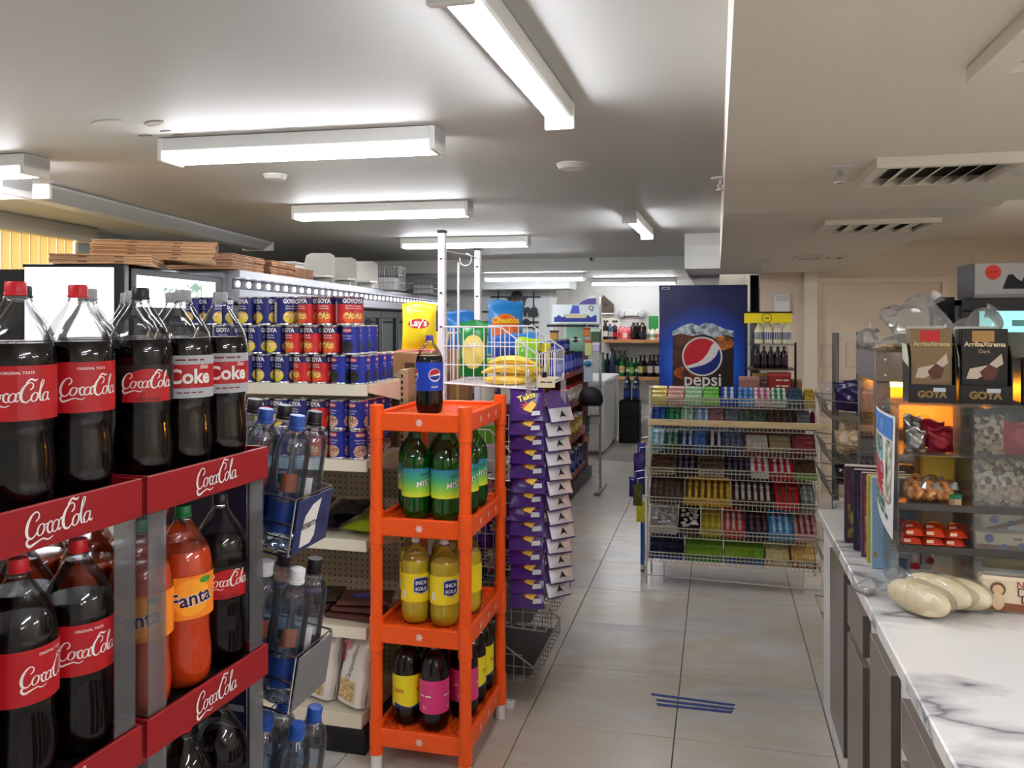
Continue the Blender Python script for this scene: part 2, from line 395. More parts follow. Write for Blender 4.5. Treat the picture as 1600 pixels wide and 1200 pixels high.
# window with vertical blinds on the left wall
wd = Vector((-.137, .9906, 0)); wn = Vector((.9906, .137, 0)); ang = math.atan2(.9906, -.137)
w0 = Vector((-5.05, 4.0, 0))+wn*.03
win = bpy.data.objects.new('window_1', None); COL.objects.link(win); win['kind'] = 'structure'
win.location = w0+wd*.2; win.rotation_euler = (0, 0, ang)
DAY = glow('bright_day_behind_blinds', (255, 240, 206), 1.1)
MB().box(-1.6, 1.72, .0, .02, .9, 2.34).build('pane', DAY, win)
MB().box(-1.7, 1.82, -.14, 0.02, 2.34, 2.462).build('valance', mat((206, 198, 182), .5), win)
vm = bpy.data.materials.new('cream_blind_fabric'); vm.use_nodes = True; _n = vm.node_tree; _n.nodes.remove(_n.nodes['Principled BSDF'])
_a = _n.nodes.new('ShaderNodeBsdfDiffuse'); _b = _n.nodes.new('ShaderNodeBsdfTranslucent'); _c = _n.nodes.new('ShaderNodeMixShader'); _a.inputs[0].default_value = _b.inputs[0].default_value = lin((244, 230, 190)); _c.inputs[0].default_value = .6
_n.links.new(_a.outputs[0], _c.inputs[1]); _n.links.new(_b.outputs[0], _c.inputs[2]); _n.links.new(_c.outputs[0], _n.nodes['Material Output'].inputs[0])
vb = MB().box(-.056, .056, -.002, .002, .92, 2.36).mesh('vane'); vb.materials.append(vm)
for k in range(32):
    o = link('vane', vb, win, (-1.6+k*.105, -.06, 0)); o.rotation_euler = (0, 0, .10+.5*(k % 9 == 4))
# ---------------------------------------------------------------- lamps
TUBEM = glow('fluorescent_tube', (246, 248, 255), TUBE)
HOUS = mat((232, 232, 228), .4)
def fixture(name, label, L, loc, rotz=0.0, tubes=2, w=.16, group='ceiling tube lamps'):
    """lamp L long along local X hanging from the ceiling plane at local z=0"""
    t = thing(name, label, 'lamp', loc, rotz, group)
    MB().prism([(-w/2, -.004), (w/2, -.004), (w/2, -.056), (w/2-.008, -.062), (-w/2+.008, -.062), (-w/2, -.056)], -L/2, L/2, 'x').build('housing', HOUS, t)
    for s in (-1, 1):
        MB().cbox(s*(L/2-.012)-.012, s*(L/2-.012)+.012, -w/2-.004, w/2+.004, -.10, -.002, .004).build('end_socket', HOUS, t)
    for y in ([-.035, .035] if tubes == 2 else [0.0]):
        MB().cyl((-L/2+.025, y, -.083), (L/2-.025, y, -.083), .0165, 10).build('tube', TUBEM, t, smooth=50)
    return t
fixture('ceiling_lamp', 'white twin tube lamp on the ceiling nearest the cola bottles', 1.24, (-1.722, 3.19, CH), .045)
fx = fixture('ceiling_lamp', 'white twin tube lamp with small purple tag on its housing', 1.24, (-2.20, 5.21, CH), .045)
MB().box(.02, .12, -.071, -.066, -.03, .0).build('purple_tag', mat((70, 60, 120), .5), fx)
fixture('ceiling_lamp', 'third tube lamp from the camera, seen behind the white rack posts', 1.24, (-2.32, 7.5, CH), .045)
fixture('ceiling_lamp', 'tube lamp on the lowered back ceiling above the crown wall art', 1.36, (-2.36, 10.75, 2.30), .05)
fixture('ceiling_lamp', 'twin tube lamp cut by the picture edge above the red capped bottles', 1.24, (-3.77, 3.27, CH), .02)
fixture('ceiling_lamp', 'long bright tube lamp running lengthwise above the aisle', 1.24, (-.556, 2.32, CH), PI/2-.01, 1, .10)
fixture('ceiling_lamp', 'short looking distant tube lamp running lengthwise above the aisle', 1.24, (-.59, 6.5, CH), PI/2-.02, 1, .10)
fixture('ceiling_lamp', 'tube lamp on the far ceiling above the wooden bottle shelves', 1.26, (-1.20, 12.3, 2.295), .03, 1, .16)
# lamps behind the camera, then unseen ones added to brighten the right side
fixture('ceiling_lamp', 'twin tube lamp over the shop behind the camera', 1.24, (-1.9, .3, CH), .045)
fixture('ceiling_lamp', 'single tube lamp under the beige ceiling behind the counter', 1.24, (1.9, -.6, 2.205), PI/2, 1, .09)
fixture('ceiling_lamp', 'twin tube lamp under the beige ceiling above the near end of the counter', 1.24, (.95, .30, 2.205), PI/2, 2, .16)  # unseen lamp added to light the counter and carton fronts
fixture('ceiling_lamp', 'tube lamp under the beige ceiling over the staff side of the counter', 1.24, (2.5, 1.7, 2.205), PI/2, 2, .16)  # unseen lamp added for more light under the beige ceiling
fixture('ceiling_lamp', 'tube lamp on the raised ceiling beyond the fridge', 1.24, (2.5, 5.6, 2.443), PI/2, 2, .16)  # unseen lamp added to light the beige wall from the side
# long wrap light on the left, unlit, with a bright lamp at its near end
pA = at(38, 291, 4.75); pB = at(403, 377, 8.3); pA.z = pB.z = CH; dv = (pB-pA); LL = dv.length
t = thing('wrap_light', 'long unlit grey wrap light running along the left ceiling', 'lamp', (pA+pB)/2, math.atan2(dv.y, dv.x))
MB().prism([(-.15, -.003), (.15, -.003), (.15, -.02), (.06, -.085), (-.06, -.085), (-.15, -.02)], -LL/2, LL/2, 'x').build('cover', mat((206, 208, 206), .4), t)
for s in (-1, 1): MB().cbox(s*LL/2-.015, s*LL/2+.015, -.16, .16, -.09, -.002, .004).build('end_cap', HOUS, t)
p = at(0, 300, 4.45); p.z = CH
fixture('ceiling_lamp', 'bright lamp meeting the near end of the long unlit light', 1.1, (p.x-.40, p.y-.05, CH-.03), .03, 2, .2)
# ---------------------------------------------------------------- ceiling fittings
def vent(label, x0, x1, y0, y1, z, n, dep=.02):
    t = thing('ceiling_vent', label, 'vent', ((x0+x1)/2, (y0+y1)/2, z), 0, 'ceiling vents')
    a, b = (x1-x0)/2, (y1-y0)/2; fw = .03
    f = MB(); f.box(-a, a, -b, -b+fw, -dep, 0); f.box(-a, a, b-fw, b, -dep, 0); f.box(-a, -a+fw, -b+fw, b-fw, -dep, 0); f.box(a-fw, a, -b+fw, b-fw, -dep, 0)
    f.build('frame', SOFM, t)
    MB().box(-a+fw, a-fw, -b+fw, b-fw, -.004, -.001).build('duct', mat((60, 56, 50), .8), t)
    for k in range(n):
        x = -a+fw+(k+.5)*(2*a-2*fw)/n; m = MB(); h = (2*a-2*fw)/n*.55
        m.add([(x-h, -b+fw, -dep+.002), (x-h+.004, -b+fw, -dep+.002), (x+h*.6, -b+fw, -.004), (x+h*.6-.004, -b+fw, -.004), (x-h, b-fw, -dep+.002), (x-h+.004, b-fw, -dep+.002), (x+h*.6, b-fw, -.004), (x+h*.6-.004, b-fw, -.004)],
              [(0, 1, 2, 3), (4, 5, 6, 7), (0, 1, 5, 4), (1, 2, 6, 5), (2, 3, 7, 6), (3, 0, 4, 7)])
        m.build('louvre', SOFM, t)
    return t
vent('large ceiling vent with slanted louvres over the counter', .50, .96, 2.86, 3.30, 2.204, 7, .035)
vent('flat ceiling vent behind the large louvred one', .49, .99, 4.10, 4.55, SOF, 5, .022)
vent('narrow distant slot vent above the beige wall', x_y(1240, 6.4), x_y(1322, 6.4), 6.3, 6.55, SOF, 4, .015)
t = thing('return_grille', 'large square frame in the ceiling above the counter corner', 'grille', (.785, 1.57, 2.204))
f = MB(); f.box(-.28, .45, -.33, -.27, -.03, 0); f.box(-.28, .45, .27, .33, -.03, 0); f.box(-.28, -.22, -.27, .27, -.03, 0); f.build('frame', SOFM, t)
MB().box(-.22, .45, -.27, .27, -.012, -.001).build('panel', mat((206, 198, 184), .6), t)
def sprinkler(p, label):
    t = thing('sprinkler_head', label, 'sprinkler', p, 0, 'sprinkler heads')
    MB().lathe([(.045, 0), (.042, -.006), (.012, -.01)], 14).build('escutcheon', OFFW, t, smooth=40)
    m = MB(); m.cyl((0, 0, -.008), (0, 0, -.03), .009, 8); m.tube([(-.012, 0, -.028), (-.014, 0, -.04), (0, 0, -.052)], .003, 5); m.tube([(.012, 0, -.028), (.014, 0, -.04), (0, 0, -.052)], .003, 5)
    m.cyl((0, 0, -.052), (0, 0, -.056), .022, 10); m.build('frame_arms', mat((190, 186, 178), .35, .8), t, smooth=40)
sprinkler(at(1313, 261, .525*F_PX/239), 'sprinkler head beside the large louvred vent'); sprinkler(at(1198, 408, .465*F_PX/92), 'distant sprinkler head in front of the beige wall')
t = sprinkler((.018, at(1128, 255, 3.6).y, 2.30), 'sprinkler head on the edge between white and beige ceiling')
def detector(p, r, label, name='smoke_detector', cat='detector'):
    t = thing(name, label, cat, p, 0, 'round ceiling fittings')
    MB().lathe([(r, 0), (r, -.012), (r*.85, -.026), (r*.4, -.03), (.002, -.03)], 20).build('housing', OFFW, t, smooth=40)
    MB().lathe([(r*1.08, 0), (r*1.08, -.005)], 20).build('base_ring', WHITE, t)
p = at(894, 256, .785*F_PX/244); p.z = CH; detector(p, .075, 'round white detector on the ceiling past the aisle lamp')
p = at(430, 273, .785*F_PX/227); p.z = CH; detector(p, .06, 'round white disc on the ceiling behind the nearest tube lamp')
p = at_y(924, 405, 10.28); t = thing('motion_sensor', 'tiny round sensor on the far beam face', 'sensor', (p.x, 10.30, p.z))
MB().cyl((0, 0, 0), (0, -.03, 0), .045, 14, .035).build('housing', OFFW, t); MB().cyl((0, -.03, 0), (0, -.036, 0), .02, 12).build('lens', DARK, t)
# scars where an old lamp hung
cm = mat((150, 142, 132), .8)
for k, (px, py, L, wd_, an) in enumerate(((163, 190, .16, .045, -.18), (240, 192, .12, .05, -.5), (226, 211, .06, .02, .1), (258, 204, .05, .015, 0), (278, 210, .06, .015, -.1))):
    p = at(px, py, .785*F_PX/(500-py)); m = MB()
    m.prism([(L/2*math.cos(a)*(1+.18*math.sin(3*a)), wd_/2*math.sin(a)) for a in [2*PI*i/14 for i in range(14)]], -.004, 0, 'z')
    o = m.build('ceiling_scar', cm if k else mat((196, 192, 184), .7), None, loc=(p.x, p.y, CH), rotz=an)
    tag(o, 'patch of chipped paint on the ceiling, '+['oval and palest', 'long and slanting', 'short, under the slanting one', 'thin dash beside the lamp', 'thin dash touching the lamp end'][k], 'scar', 'chipped ceiling paint')
# blue tape on the floor
for k, (x0, y0, x1, y1) in enumerate(((1019, 1085, 1146, 1102), (1027, 1094, 1145, 1108), (1028, 1101, 1142, 1113))):
    a = gnd(x0, y0); b = gnd(x1, y1); d = (b-a).normalized(); q = Vector((-d.y, d.x, 0))*.011; m = MB(); z = Vector((0, 0, .0012+.0003*k))
    m.add([a-q, b-q, b+q+d*.01, a+q-d*.008, a-q+z, b-q+z, b+q+d*.01+z, a+q-d*.008+z], [(0, 1, 2, 3), (4, 5, 6, 7), (0, 1, 5, 4), (1, 2, 6, 5), (2, 3, 7, 6), (3, 0, 4, 7)])
    tag(m.build('floor_tape', mat((38, 74, 140), .55), None), 'strip of blue tape on the floor, '+['the one furthest from the camera and longest', 'between two other strips', 'lowest and shortest of three'][k], 'tape', 'blue floor tape strips')
# ================================================================ BOTTLES
COLA = mat((9, 4, 4), .25, spec=.10); ROOT = mat((22, 8, 7), .2, spec=.15)
ORNG = mat((226, 72, 22), .12); YELQ = mat((238, 206, 40), .12); GRNP = clear_mat('green_bottle_plastic', (60, 190, 90), .07); GRNL = mat((36, 160, 84), .12)
LABR = mat((178, 24, 32), .35); LABS = mat((176, 178, 182), .4); LABO = mat((248, 140, 30), .4); LABY = mat((250, 214, 40), .4)
WATER = clear_mat('still_water', (222, 234, 246), .05, .02)
def scaled(prof, R, H): return [(r*R, z*H) for r, z in prof]
P_COKE = [(.30, .012), (.55, 0), (.78, .006), (.90, .03), (.97, .09), (.985, .15), (.96, .22), (.91, .29), (.90, .33), (.93, .38), (.985, .41), (.985, .60), (1, .63), (1, .66), (.97, .70), (.88, .755), (.70, .815), (.50, .865), (.34, .905), (.27, .925), (.255, .94)]
P_DOME = [(.30, .012), (.55, 0), (.80, .008), (.93, .04), (1, .11), (1, .16), (.98, .26), (.98, .60), (1, .63), (1, .66), (.97, .71), (.88, .765), (.72, .82), (.52, .865), (.36, .90), (.27, .925), (.255, .94)]
P_WATR = [(.40, .012), (.60, 0), (.86, .005), (.97, .03), (1, .07), (.97, .10), (1, .13), (1, .67), (.99, .72), (.94, .77), (.82, .82), (.66, .855), (.50, .88), (.42, .90), (.40, .905)]
def bottle(name, label, R, H, prof, shell, liquid, fill, capm, lab=None, cap_r=.275, cap_z=.937, n=28, cat='bottle'):
    """bottle standing at its base: shell, liquid, cap and label sleeve"""
    t = thing(name, label, cat)
    P = scaled(prof, R, H)
    MB().lathe(P, n).build('bottle_shell', shell, t, smooth=50)
    if liquid:
        L = [(r*.962, z+.0015) for r, z in P if z < fill*H]; rl = None
        for (r0, z0), (r1, z1) in zip(P, P[1:]):
            if z0 <= fill*H <= z1: rl = r0+(r1-r0)*(fill*H-z0)/(z1-z0)
        L.append((rl*.955, fill*H)); L.append((.002, fill*H))
        MB().lathe(L, n).build('liquid', liquid, t, smooth=50)
    c = MB(); cr = cap_r*R; z0 = cap_z*H
    c.lathe([(cr*.98, z0), (cr*1.04, z0+.001), (cr*1.04, z0+(H-z0)*.2), (cr*.97, z0+(H-z0)*.24), (cr*.98, H-.003), (cr*.88, H), (.002, H)], 20)
    for i in range(20):
        a = 2*PI*i/20; c.box(-.0009, .0009, -.0009, .0009, z0+(H-z0)*.28, H-.004) if False else None
    c.build('cap', capm, t, smooth=40)
    MB().lathe([(cr*.9, z0-.006), (cr*1.12, z0-.005), (cr*1.12, z0-.002), (cr*.9, z0-.001)], 20).build('neck_ring', shell, t, smooth=50)
    if lab: lab(t, R, H)
    return t
def sleeve(t, R, H, z0, z1, m, rr=1.004): return band(t, 'label_sleeve', m, R*rr, z0*H, z1*H)
def coke_lab(t, R, H):
    b = sleeve(t, R, H, .40, .635, LABR); r = R*1.012
    letter(COKE, R*1.75, INKW, b, (0, 0, H*.515), cyl=r); letter('ORIGINAL TASTE', R*.8, INKW, b, (0, 0, H*.605), cyl=r)
def zero_lab(t, R, H):
    b = sleeve(t, R, H, .41, .60, mat((18, 16, 16), .35)); r = R*1.010
    letter(poly2d([(-1, -.5), (1, -.5), (1, .15)]+[(math.cos(a), .15+.5*math.sin(a)) for a in [PI*i/14 for i in range(1, 14)]]+[(-1, .15)]), R*1.6, LABR, b, (.0, 0, H*.495), h=H*.17, cyl=r, name='red_disc')
    letter(COKE, R*1.65, INKW, b, (0, 0, H*.515), cyl=R*1.016); letter('ZERO SUGAR', R*.8, mat((30, 10, 10), .5), b, (0, 0, H*.425), cyl=R*1.016)
def diet_lab(t, R, H):
    b = sleeve(t, R, H, .40, .635, LABS); r = R*1.008
    band(b, 'red_stripe', LABR, r, H*.455, H*.585)
    letter('Coke', R*1.5, INKW, b, (0, 0, H*.52), cyl=R*1.014, bold=.03); letter('diet', R*.35, INKW, b, (0, 0, H*.573), (0, 0, .5), cyl=R*1.014)
    letter(fine_print(3, 2), R*1.0, mat((120, 40, 40), .5), b, (0, 0, H*.61), cyl=r); letter(fine_print(4, 3), R*.9, mat((120, 40, 40), .5), b, (0, 0, H*.43), cyl=r)
def fanta_lab(t, R, H):
    b = sleeve(t, R, H, .40, .635, LABO); r = R*1.010
    letter(disc2d(), R*1.35, mat((255, 170, 40), .4), b, (0, 0, H*.52), h=H*.20, cyl=r, name='orange_slice')
    letter(disc2d(), R*.5, mat((60, 140, 60), .4), b, (0, 0, H*.605), (0, 0, .5), h=H*.035, cyl=R*1.013, name='leaf')
    letter(text2d('Fanta', .05), R*1.5, INKW, b, (0, 0, H*.515), (0, -.12, 0), cyl=R*1.015); letter(text2d('Fanta', .02), R*1.44, mat((24, 22, 80), .4), b, (0, 0, H*.516), (0, -.12, 0), cyl=R*1.024)
CAPR, CAPK, CAPG, CAPGR, CAPW, CAPB = mat((196, 24, 34), .4), mat((24, 22, 24), .4), mat((150, 152, 156), .4), mat((30, 110, 60), .4), mat((235, 235, 235), .4), mat((40, 84, 170), .4)
RB, HB = .0557, .345
coke = Proto(bottle('cola_bottle', '-', RB, HB, P_COKE, PET, COLA, .73, CAPR, coke_lab))
zero = Proto(bottle('cola_bottle', '-', RB, HB, P_COKE, PET, COLA, .73, CAPK, zero_lab))
diet = Proto(bottle('cola_bottle', '-', RB, HB, P_COKE, PET, COLA, .73, CAPG, diet_lab))
fanta = Proto(bottle('orange_soda_bottle', '-', RB, HB, P_COKE, PET, ORNG, .76, CAPGR, fanta_lab))
# ================================================================ COLA DISPLAY
TZ = [1.41, .989, .57, .15]           # lip tops of the four tray levels
ux, uy = .0576, .9983; DA = -math.atan2(ux, uy)     # display axis, turned a little off the aisle
P0 = Vector((-.935, 1.585, 0))
def dpt(u, n, z=0): return Vector((P0.x-ux*u-uy*n, P0.y-uy*u+ux*n, z))  # u back towards the camera, n away from the aisle
UT = [(0.0, .352), (.372, .724)]
def tower(k, label):
    u0, u1 = UT[k]; t = thing('cola_display', label, 'display', dpt(u1, .225), DA, 'cola tray displays')
    L = u1-u0; D = .45
    # local: x = +.225 is the aisle face, y runs 0..L away from the camera
    for z in TZ:
        m = MB(); m.box(-D/2, D/2, 0, L, z-.026, z-.018)
        m.build('tray_floor', mat((30, 14, 16), .5), t)
        m = MB(); m.cbox(D/2-.004, D/2+.004, -.004, L+.004, z-.066, z, .0015); m.cbox(-D/2, D/2-.004, -.004, .003, z-.066, z, .001); m.cbox(-D/2, D/2-.004, L-.003, L+.004, z-.066, z, .001); m.box(-D/2-.004, -D/2+.003, 0, L, z-.066, z)
        fb = m.build('tray_front', REDT, t)
        letter(COKE, .125, INKW, fb, (D/2+.0055, L*.52, z-.031), (0, 0, PI/2))
    for (y, s) in ((.006, 1), (L-.006, -1)):
        for za, zb in zip(TZ[1:], TZ):
            m = MB(); m.box(D/2-.043, D/2-.003, y-.0012, y+.0012, za+.001, zb-.067); m.box(D/2-.0055, D/2-.003, min(y, y+s*.045), max(y, y+s*.045), za+.001, zb-.067)
            m.build('clear_post', SLEEVE, t)
        m = MB(); m.box(-D/2, -D/2+.02, y-.008, y+.008, 0, TZ[0]-.066); m.build('rear_post', DARK, t)
    MB().box(-D/2-.01, D/2, -.005, L+.005, 0, .075).build('plinth', mat((24, 22, 24), .5), t)
    return t
tower(0, 'red tray display of cola bottles beside the water bottle rack'); tower(1, 'red tray display of cola bottles cut off by the frame edge')
def put_bottle(pr, u, n, z, label, rz=0.0, group='large soda bottles'):
    p = dpt(u, n, z-.018); return pr.put(p, DA+PI/2+rz, label, group)
def slot(k, i): return UT[k][0]+.0625+.1145*i
# (kind, tower, slot, row, level, label, turn)
def cam_face(u, n): 
    p = dpt(u, n); return math.atan2(p.x, -p.y)  # unused turn helper
rows = [
 (diet, 0, 0, 0, 0, 'silver banded cola bottle at the far end of the top tray', -.25), (diet, 0, 1, 0, 0, 'silver banded cola bottle between the black capped one and the end of the top tray', -.35),
 (zero, 0, 2, 0, 0, 'black capped cola bottle with small red label at the front of the top tray', -.35), (coke, 1, 0, 0, 0, 'red capped cola bottle beside the black capped one on the top tray', -.1),
 (coke, 1, 1, 0, 0, 'red capped cola bottle at the picture edge on the top tray', -.75),
 (diet, 0, 0, 1, 0, 'grey capped cola bottle behind the far end bottle of the top tray', -.3), (diet, 0, 1, 1, 0, 'grey capped cola bottle second row, behind the silver banded pair', -.3), (diet, 0, 2, 1, 0, 'grey capped cola bottle behind the black capped one with red disc', -.3),
 (zero, 1, 0, 1, 0, 'black capped cola bottle behind the second red capped one', -.3), (diet, 1, 1, 1, 0, 'grey capped cola bottle half hidden behind the red capped one at the picture edge', -.3), (zero, 1, 1, 2, 0, 'black cap peeping out behind the first red capped cola bottle', -.3),
 (diet, 0, 0, 2, 0, 'grey capped cola bottle third row at the far end of the top tray', -.3), (zero, 0, 1, 2, 0, 'black capped cola bottle third row of the top tray', -.3),
 (zero, 0, 0, 0, 1, 'black capped cola bottle at the far end of the second tray', -.25), (fanta, 0, 1, 0, 1, 'orange soda bottle in the second tray, label facing the aisle', -.25), (fanta, 0, 2, 0, 1, 'orange soda bottle behind the clear post, label turned away', -1.0),
 (coke, 1, 0, 0, 1, 'cola bottle in the second tray with script and original taste label', -.2), (coke, 1, 1, 0, 1, 'cola bottle with a barcode label at the lower picture edge', .95),
 (fanta, 0, 0, 1, 1, 'orange soda bottle behind the end bottle of the second tray', -.3), (fanta, 0, 1, 1, 1, 'orange soda bottle second row behind the bright label', -.3), (fanta, 0, 2, 1, 1, 'orange soda bottle second row beside the clear post', -.3),
 (coke, 1, 0, 1, 1, 'red capped cola bottle second row of the second tray', -.3), (fanta, 1, 1, 1, 1, 'orange soda bottle deep in the near second tray', -.3), (fanta, 1, 0, 2, 1, 'green capped orange soda bottle at the back of the near second tray', -.3), (coke, 1, 2, 0, 1, 'cola bottle of the second tray outside the picture edge', 0),
 (fanta, 0, 2, 2, 1, 'green capped orange soda bottle at the back by the clear post', -.3), (fanta, 0, 1, 2, 1, 'orange soda bottle third row of the second tray', -.3),
 (zero, 0, 0, 0, 2, 'black capped cola bottle at the far end of the third tray', -.3), (coke, 0, 1, 0, 2, 'red capped cola bottle in the middle of the third tray', -.3), (coke, 0, 2, 0, 2, 'red capped cola bottle by the post in the third tray', -.3),
 (zero, 0, 0, 1, 2, 'cola bottle behind the end bottle of the third tray', -.3), (coke, 1, 0, 0, 2, 'cola bottle low in the near third tray', -.3), (coke, 0, 1, 1, 2, 'cola bottle second row of the third tray', -.3)]
for pr, k, i, r, lv, lab, rz in rows:
    u = slot(k, i); n = .068+.118*r
    if (pr, k, lv, r) == (coke, 1, 0, 0): u += .004*i
    p = dpt(u, n); look = math.atan2(-p.x, p.y) if False else math.atan2(p.y, p.x)+PI/2
    pr.put(dpt(u, n, TZ[lv]-.0165), look-PI+.42+rz*.5, lab, 'large soda bottles')
# navy board behind the lower trays with pale upright lettering
t = thing('navy_board', 'navy side board with pale upright letters behind the cola display', 'board', (-1.02, 1.66, 0), DA)
bd = MB(); bd.cbox(-.24, .01, -.01, .01, .05, 1.34, .003); bo = bd.build('panel', mat((20, 24, 60), .4), t)
letter('WON', .40, mat((150, 152, 168), .5), bo, (-.07, -.0115, .70), (0, -PI/2, 0), h=.13, bold=.0)
# ================================================================ WATER RACK
WSB = mat((46, 66, 140), .35)
def water_lab(t, R, H):
    b = band(t, 'label_sleeve', mat((34, 62, 140), .35), R*1.004, H*.13, H*.36, a0=-1.2, a1=1.9)
    letter(text2d('smartwater', .01), H*.46, mat((24, 28, 60), .5), b, (R*.0, 0, 0), cyl=None, name='lettering') if False else None
    # upright lettering, bent round the bottle
    src = text2d('smartwater', .012); vs, fs, w, h = src; sc = H*.36/w; r = R*1.012
    m = MB(); m.add([(r*math.sin(.35-y*sc/r), -r*math.cos(.35-y*sc/r), H*.30+x*sc) for x, y in vs], fs); m.build('lettering', mat((26, 30, 64), .5), b)
    b2 = band(t, 'fish_print', mat((232, 110, 60), .45), R*.93, H*.44, H*.58, n=8, a0=.5, a1=1.5)
    band(t, 'leaf_print', mat((90, 160, 80), .45), R*.93, H*.50, H*.57, n=6, a0=.25, a1=.55)
RW, HW = .041, .315
watB = Proto(bottle('water_bottle', '-', RW, HW, P_WATR, PET, WATER, .80, CAPB, water_lab, .47, .89, 24))
watK = Proto(bottle('water_bottle', '-', RW, HW, P_WATR, PET, WATER, .80, CAPK, lambda t, R, H: band(t, 'label_sleeve', mat((222, 220, 222), .4), R*1.004, H*.2, H*.5, a0=-.4, a1=1.4), .47, .89, 24))
watW = Proto(bottle('water_bottle', '-', RW, HW, P_WATR, PET, WATER, .80, CAPW, water_lab, .47, .89, 24))
TILT = .16
def basket(z, ym, label, signm, text, caps):
    """wire basket tipped towards the aisle: local x runs to the aisle, front lip at x=0"""
    o = Vector((-.946, ym, z)); R = Matrix.Translation(o) @ Matrix.Rotation(TILT, 4, 'Y')
    t = thing('wire_basket', label, 'basket', o, 0, 'tilted wire baskets of the water rack', rot=(0, TILT, 0))
    D, Wd, Hh = .36, .18, .135; m = MB(); r = .0028
    for zz in (-Hh, -Hh*.45, 0.0): m.tube([(-D, 0, zz), (0, 0, zz), (0, Wd, zz), (-D, Wd, zz)], r, 6)
    for y in (0, Wd):
        for x in (0, -.12, -.24, -D): m.tube([(x, y, -Hh), (x, y, 0)], r, 6)
    for k in range(9): m.tube([(-k*.045, 0, -Hh), (-k*.045, Wd, -Hh)], r*.8, 5)
    for k in range(1, 5): m.tube([(-D, Wd*k/5, -Hh), (0, Wd*k/5, -Hh)], r*.8, 5)
    m.build('wire_frame', CHROME, t, smooth=60)
    s = MB(); s.cbox(.004, .008, .004, Wd-.004, -Hh+.003, -.003, .001); so = s.build('sign_plate', signm, t)
    if text:
        letter(poly2d([(-.5, -.5), (.1, -.5), (.32, -.35), (.36, .1), (.5, .5), (0, .42), (-.38, .2), (-.5, -.1)]), .085, INKW, so, (.0088, Wd*.42, -.068), (0, 0, PI/2), h=.105, name='water_drop')
        letter(text, .125, mat((40, 44, 70), .5), so, (.0096, Wd*.53, -.07), (0, 0, PI/2), bold=.015)
    for (x, y, pr, lab, rz) in caps:
        p = R @ Vector((x, y, -Hh+.0065)); pr.put(p, 0, lab, 'clear water bottles', rot=(Matrix.Rotation(TILT, 3, 'Y') @ Matrix.Rotation(rz, 3, 'Z')).to_euler())
    return t
def capset(tag_, kinds):
    out = []
    for j, row in enumerate(kinds):
        for i, pr in enumerate(row):
            if pr: out.append((-.05-.084*i, .046+.088*j, pr, f"{ {watB:'blue', watK:'black', watW:'white'}[pr]} capped water bottle, {ORD[i]} from the aisle in the {('near','far')[j]} lane of the {tag_} basket", -.5+.25*i))
    return out
basket(1.262, 1.735, 'tilted wire basket with a blue lettered sign holding water bottles', mat((46, 56, 104), .4), 'smartwater', capset('upper', [[watB, watB, watB, watB], [watK, watK, watK, watK]]))
basket(.898, 1.735, 'tilted wire basket with a plain grey plate below the blue signed one', mat((128, 130, 132), .35, .2), None, capset('middle', [[watW, watW, watB], [watK, watK, watK]]))
basket(.53, 1.735, 'lowest wire basket of blue capped water bottles near the floor', mat((128, 130, 132), .35, .2), None, capset('lowest', [[watB, watB, watB], [watB, watB, watW]]))
t = thing('rack_stand', 'slim steel stand carrying the wire baskets of water', 'stand', (-1.27, 1.825, 0))
for y in (-.1029, .1029): MB().cyl((0, y, .02), (0, y, 1.30), .010, 10).build('post', CHROME, t, smooth=50)
for y in (-.1, .1): MB().cbox(-.03, .42, y-.012, y+.012, 0, .024, .003).build('foot', DARK, t)
MB().cyl((0, -.1, .12), (0, .1, .12), .008, 8).build('cross_bar', CHROME, t)
# ================================================================ ORANGE SHELF
OR = mat((244, 88, 22), .38, spec=.4); t = thing('plastic_shelf', 'orange plastic shelf unit of four perforated decks with white feet', 'shelf', (-1.0625, 3.127, 0))
hx, hy = .1735, .25; DZ = [1.336, .945, .546, .159]
px_ = [(-hx, -hy), (hx, -hy), (-hx, hy), (hx, hy)]
for x, y in px_:
    for za, zb in zip([.068]+DZ[::-1][:0]+[.21, .60, 1.0], [.07+.0, .47, .87, 1.265]): pass
    segs = [(.068, .08)]
    m = MB(); m.cyl((x, y, .066), (x, y, 1.345), .0225, 16)
    for z in DZ: m.lathe([(.0235, z-.10), (.0262, z-.098), (.0262, z+.026), (.0235, z+.028)], 16, (x, y, 0))
    m.build('post', OR, t, smooth=40)
    MB().cyl((x, y, 0), (x, y, .068), .0205, 14).build('foot', WHITE, t, smooth=40, label='white plastic foot')
FLK = []
for i in range(16):
    a = 2*PI*i/16; r = .5 if i % 2 == 0 else .27; FLK.append((r*math.cos(a), r*math.sin(a)))
for z in DZ:
    m = MB(); m.cbox(-hx, hx, -hy-.012, -hy+.006, z-.068, z, .004); m.cbox(-hx, hx, hy-.006, hy+.012, z-.068, z, .004); m.cbox(-hx-.012, -hx+.006, -hy, hy, z-.068, z, .004); m.cbox(hx-.006, hx+.012, -hy, hy, z-.068, z, .004)
    rr = m.build('rim', OR, t)
    m = MB(); n1, n2 = 14, 20
    for k in range(n1+1): x = -hx+2*hx*k/n1; m.box(x-.0055, x+.0055, -hy, hy, z-.026, z-.016)
    for k in range(n2+1): y = -hy+2*hy*k/n2; m.box(-hx, hx, y-.0055, y+.0055, z-.025, z-.0165)
    m.build('deck_grid', OR, t)
    letter(poly2d(FLK), .034, mat((250, 200, 190), .5), rr, (0, -hy-.0132, z-.034), name='flower_print')
    for y in (-.09, .02, .13): letter(poly2d(FLK), .034, mat((250, 190, 170), .5), rr, (hx+.0132, y, z-.034), (0, 0, PI/2), name='flower_print')
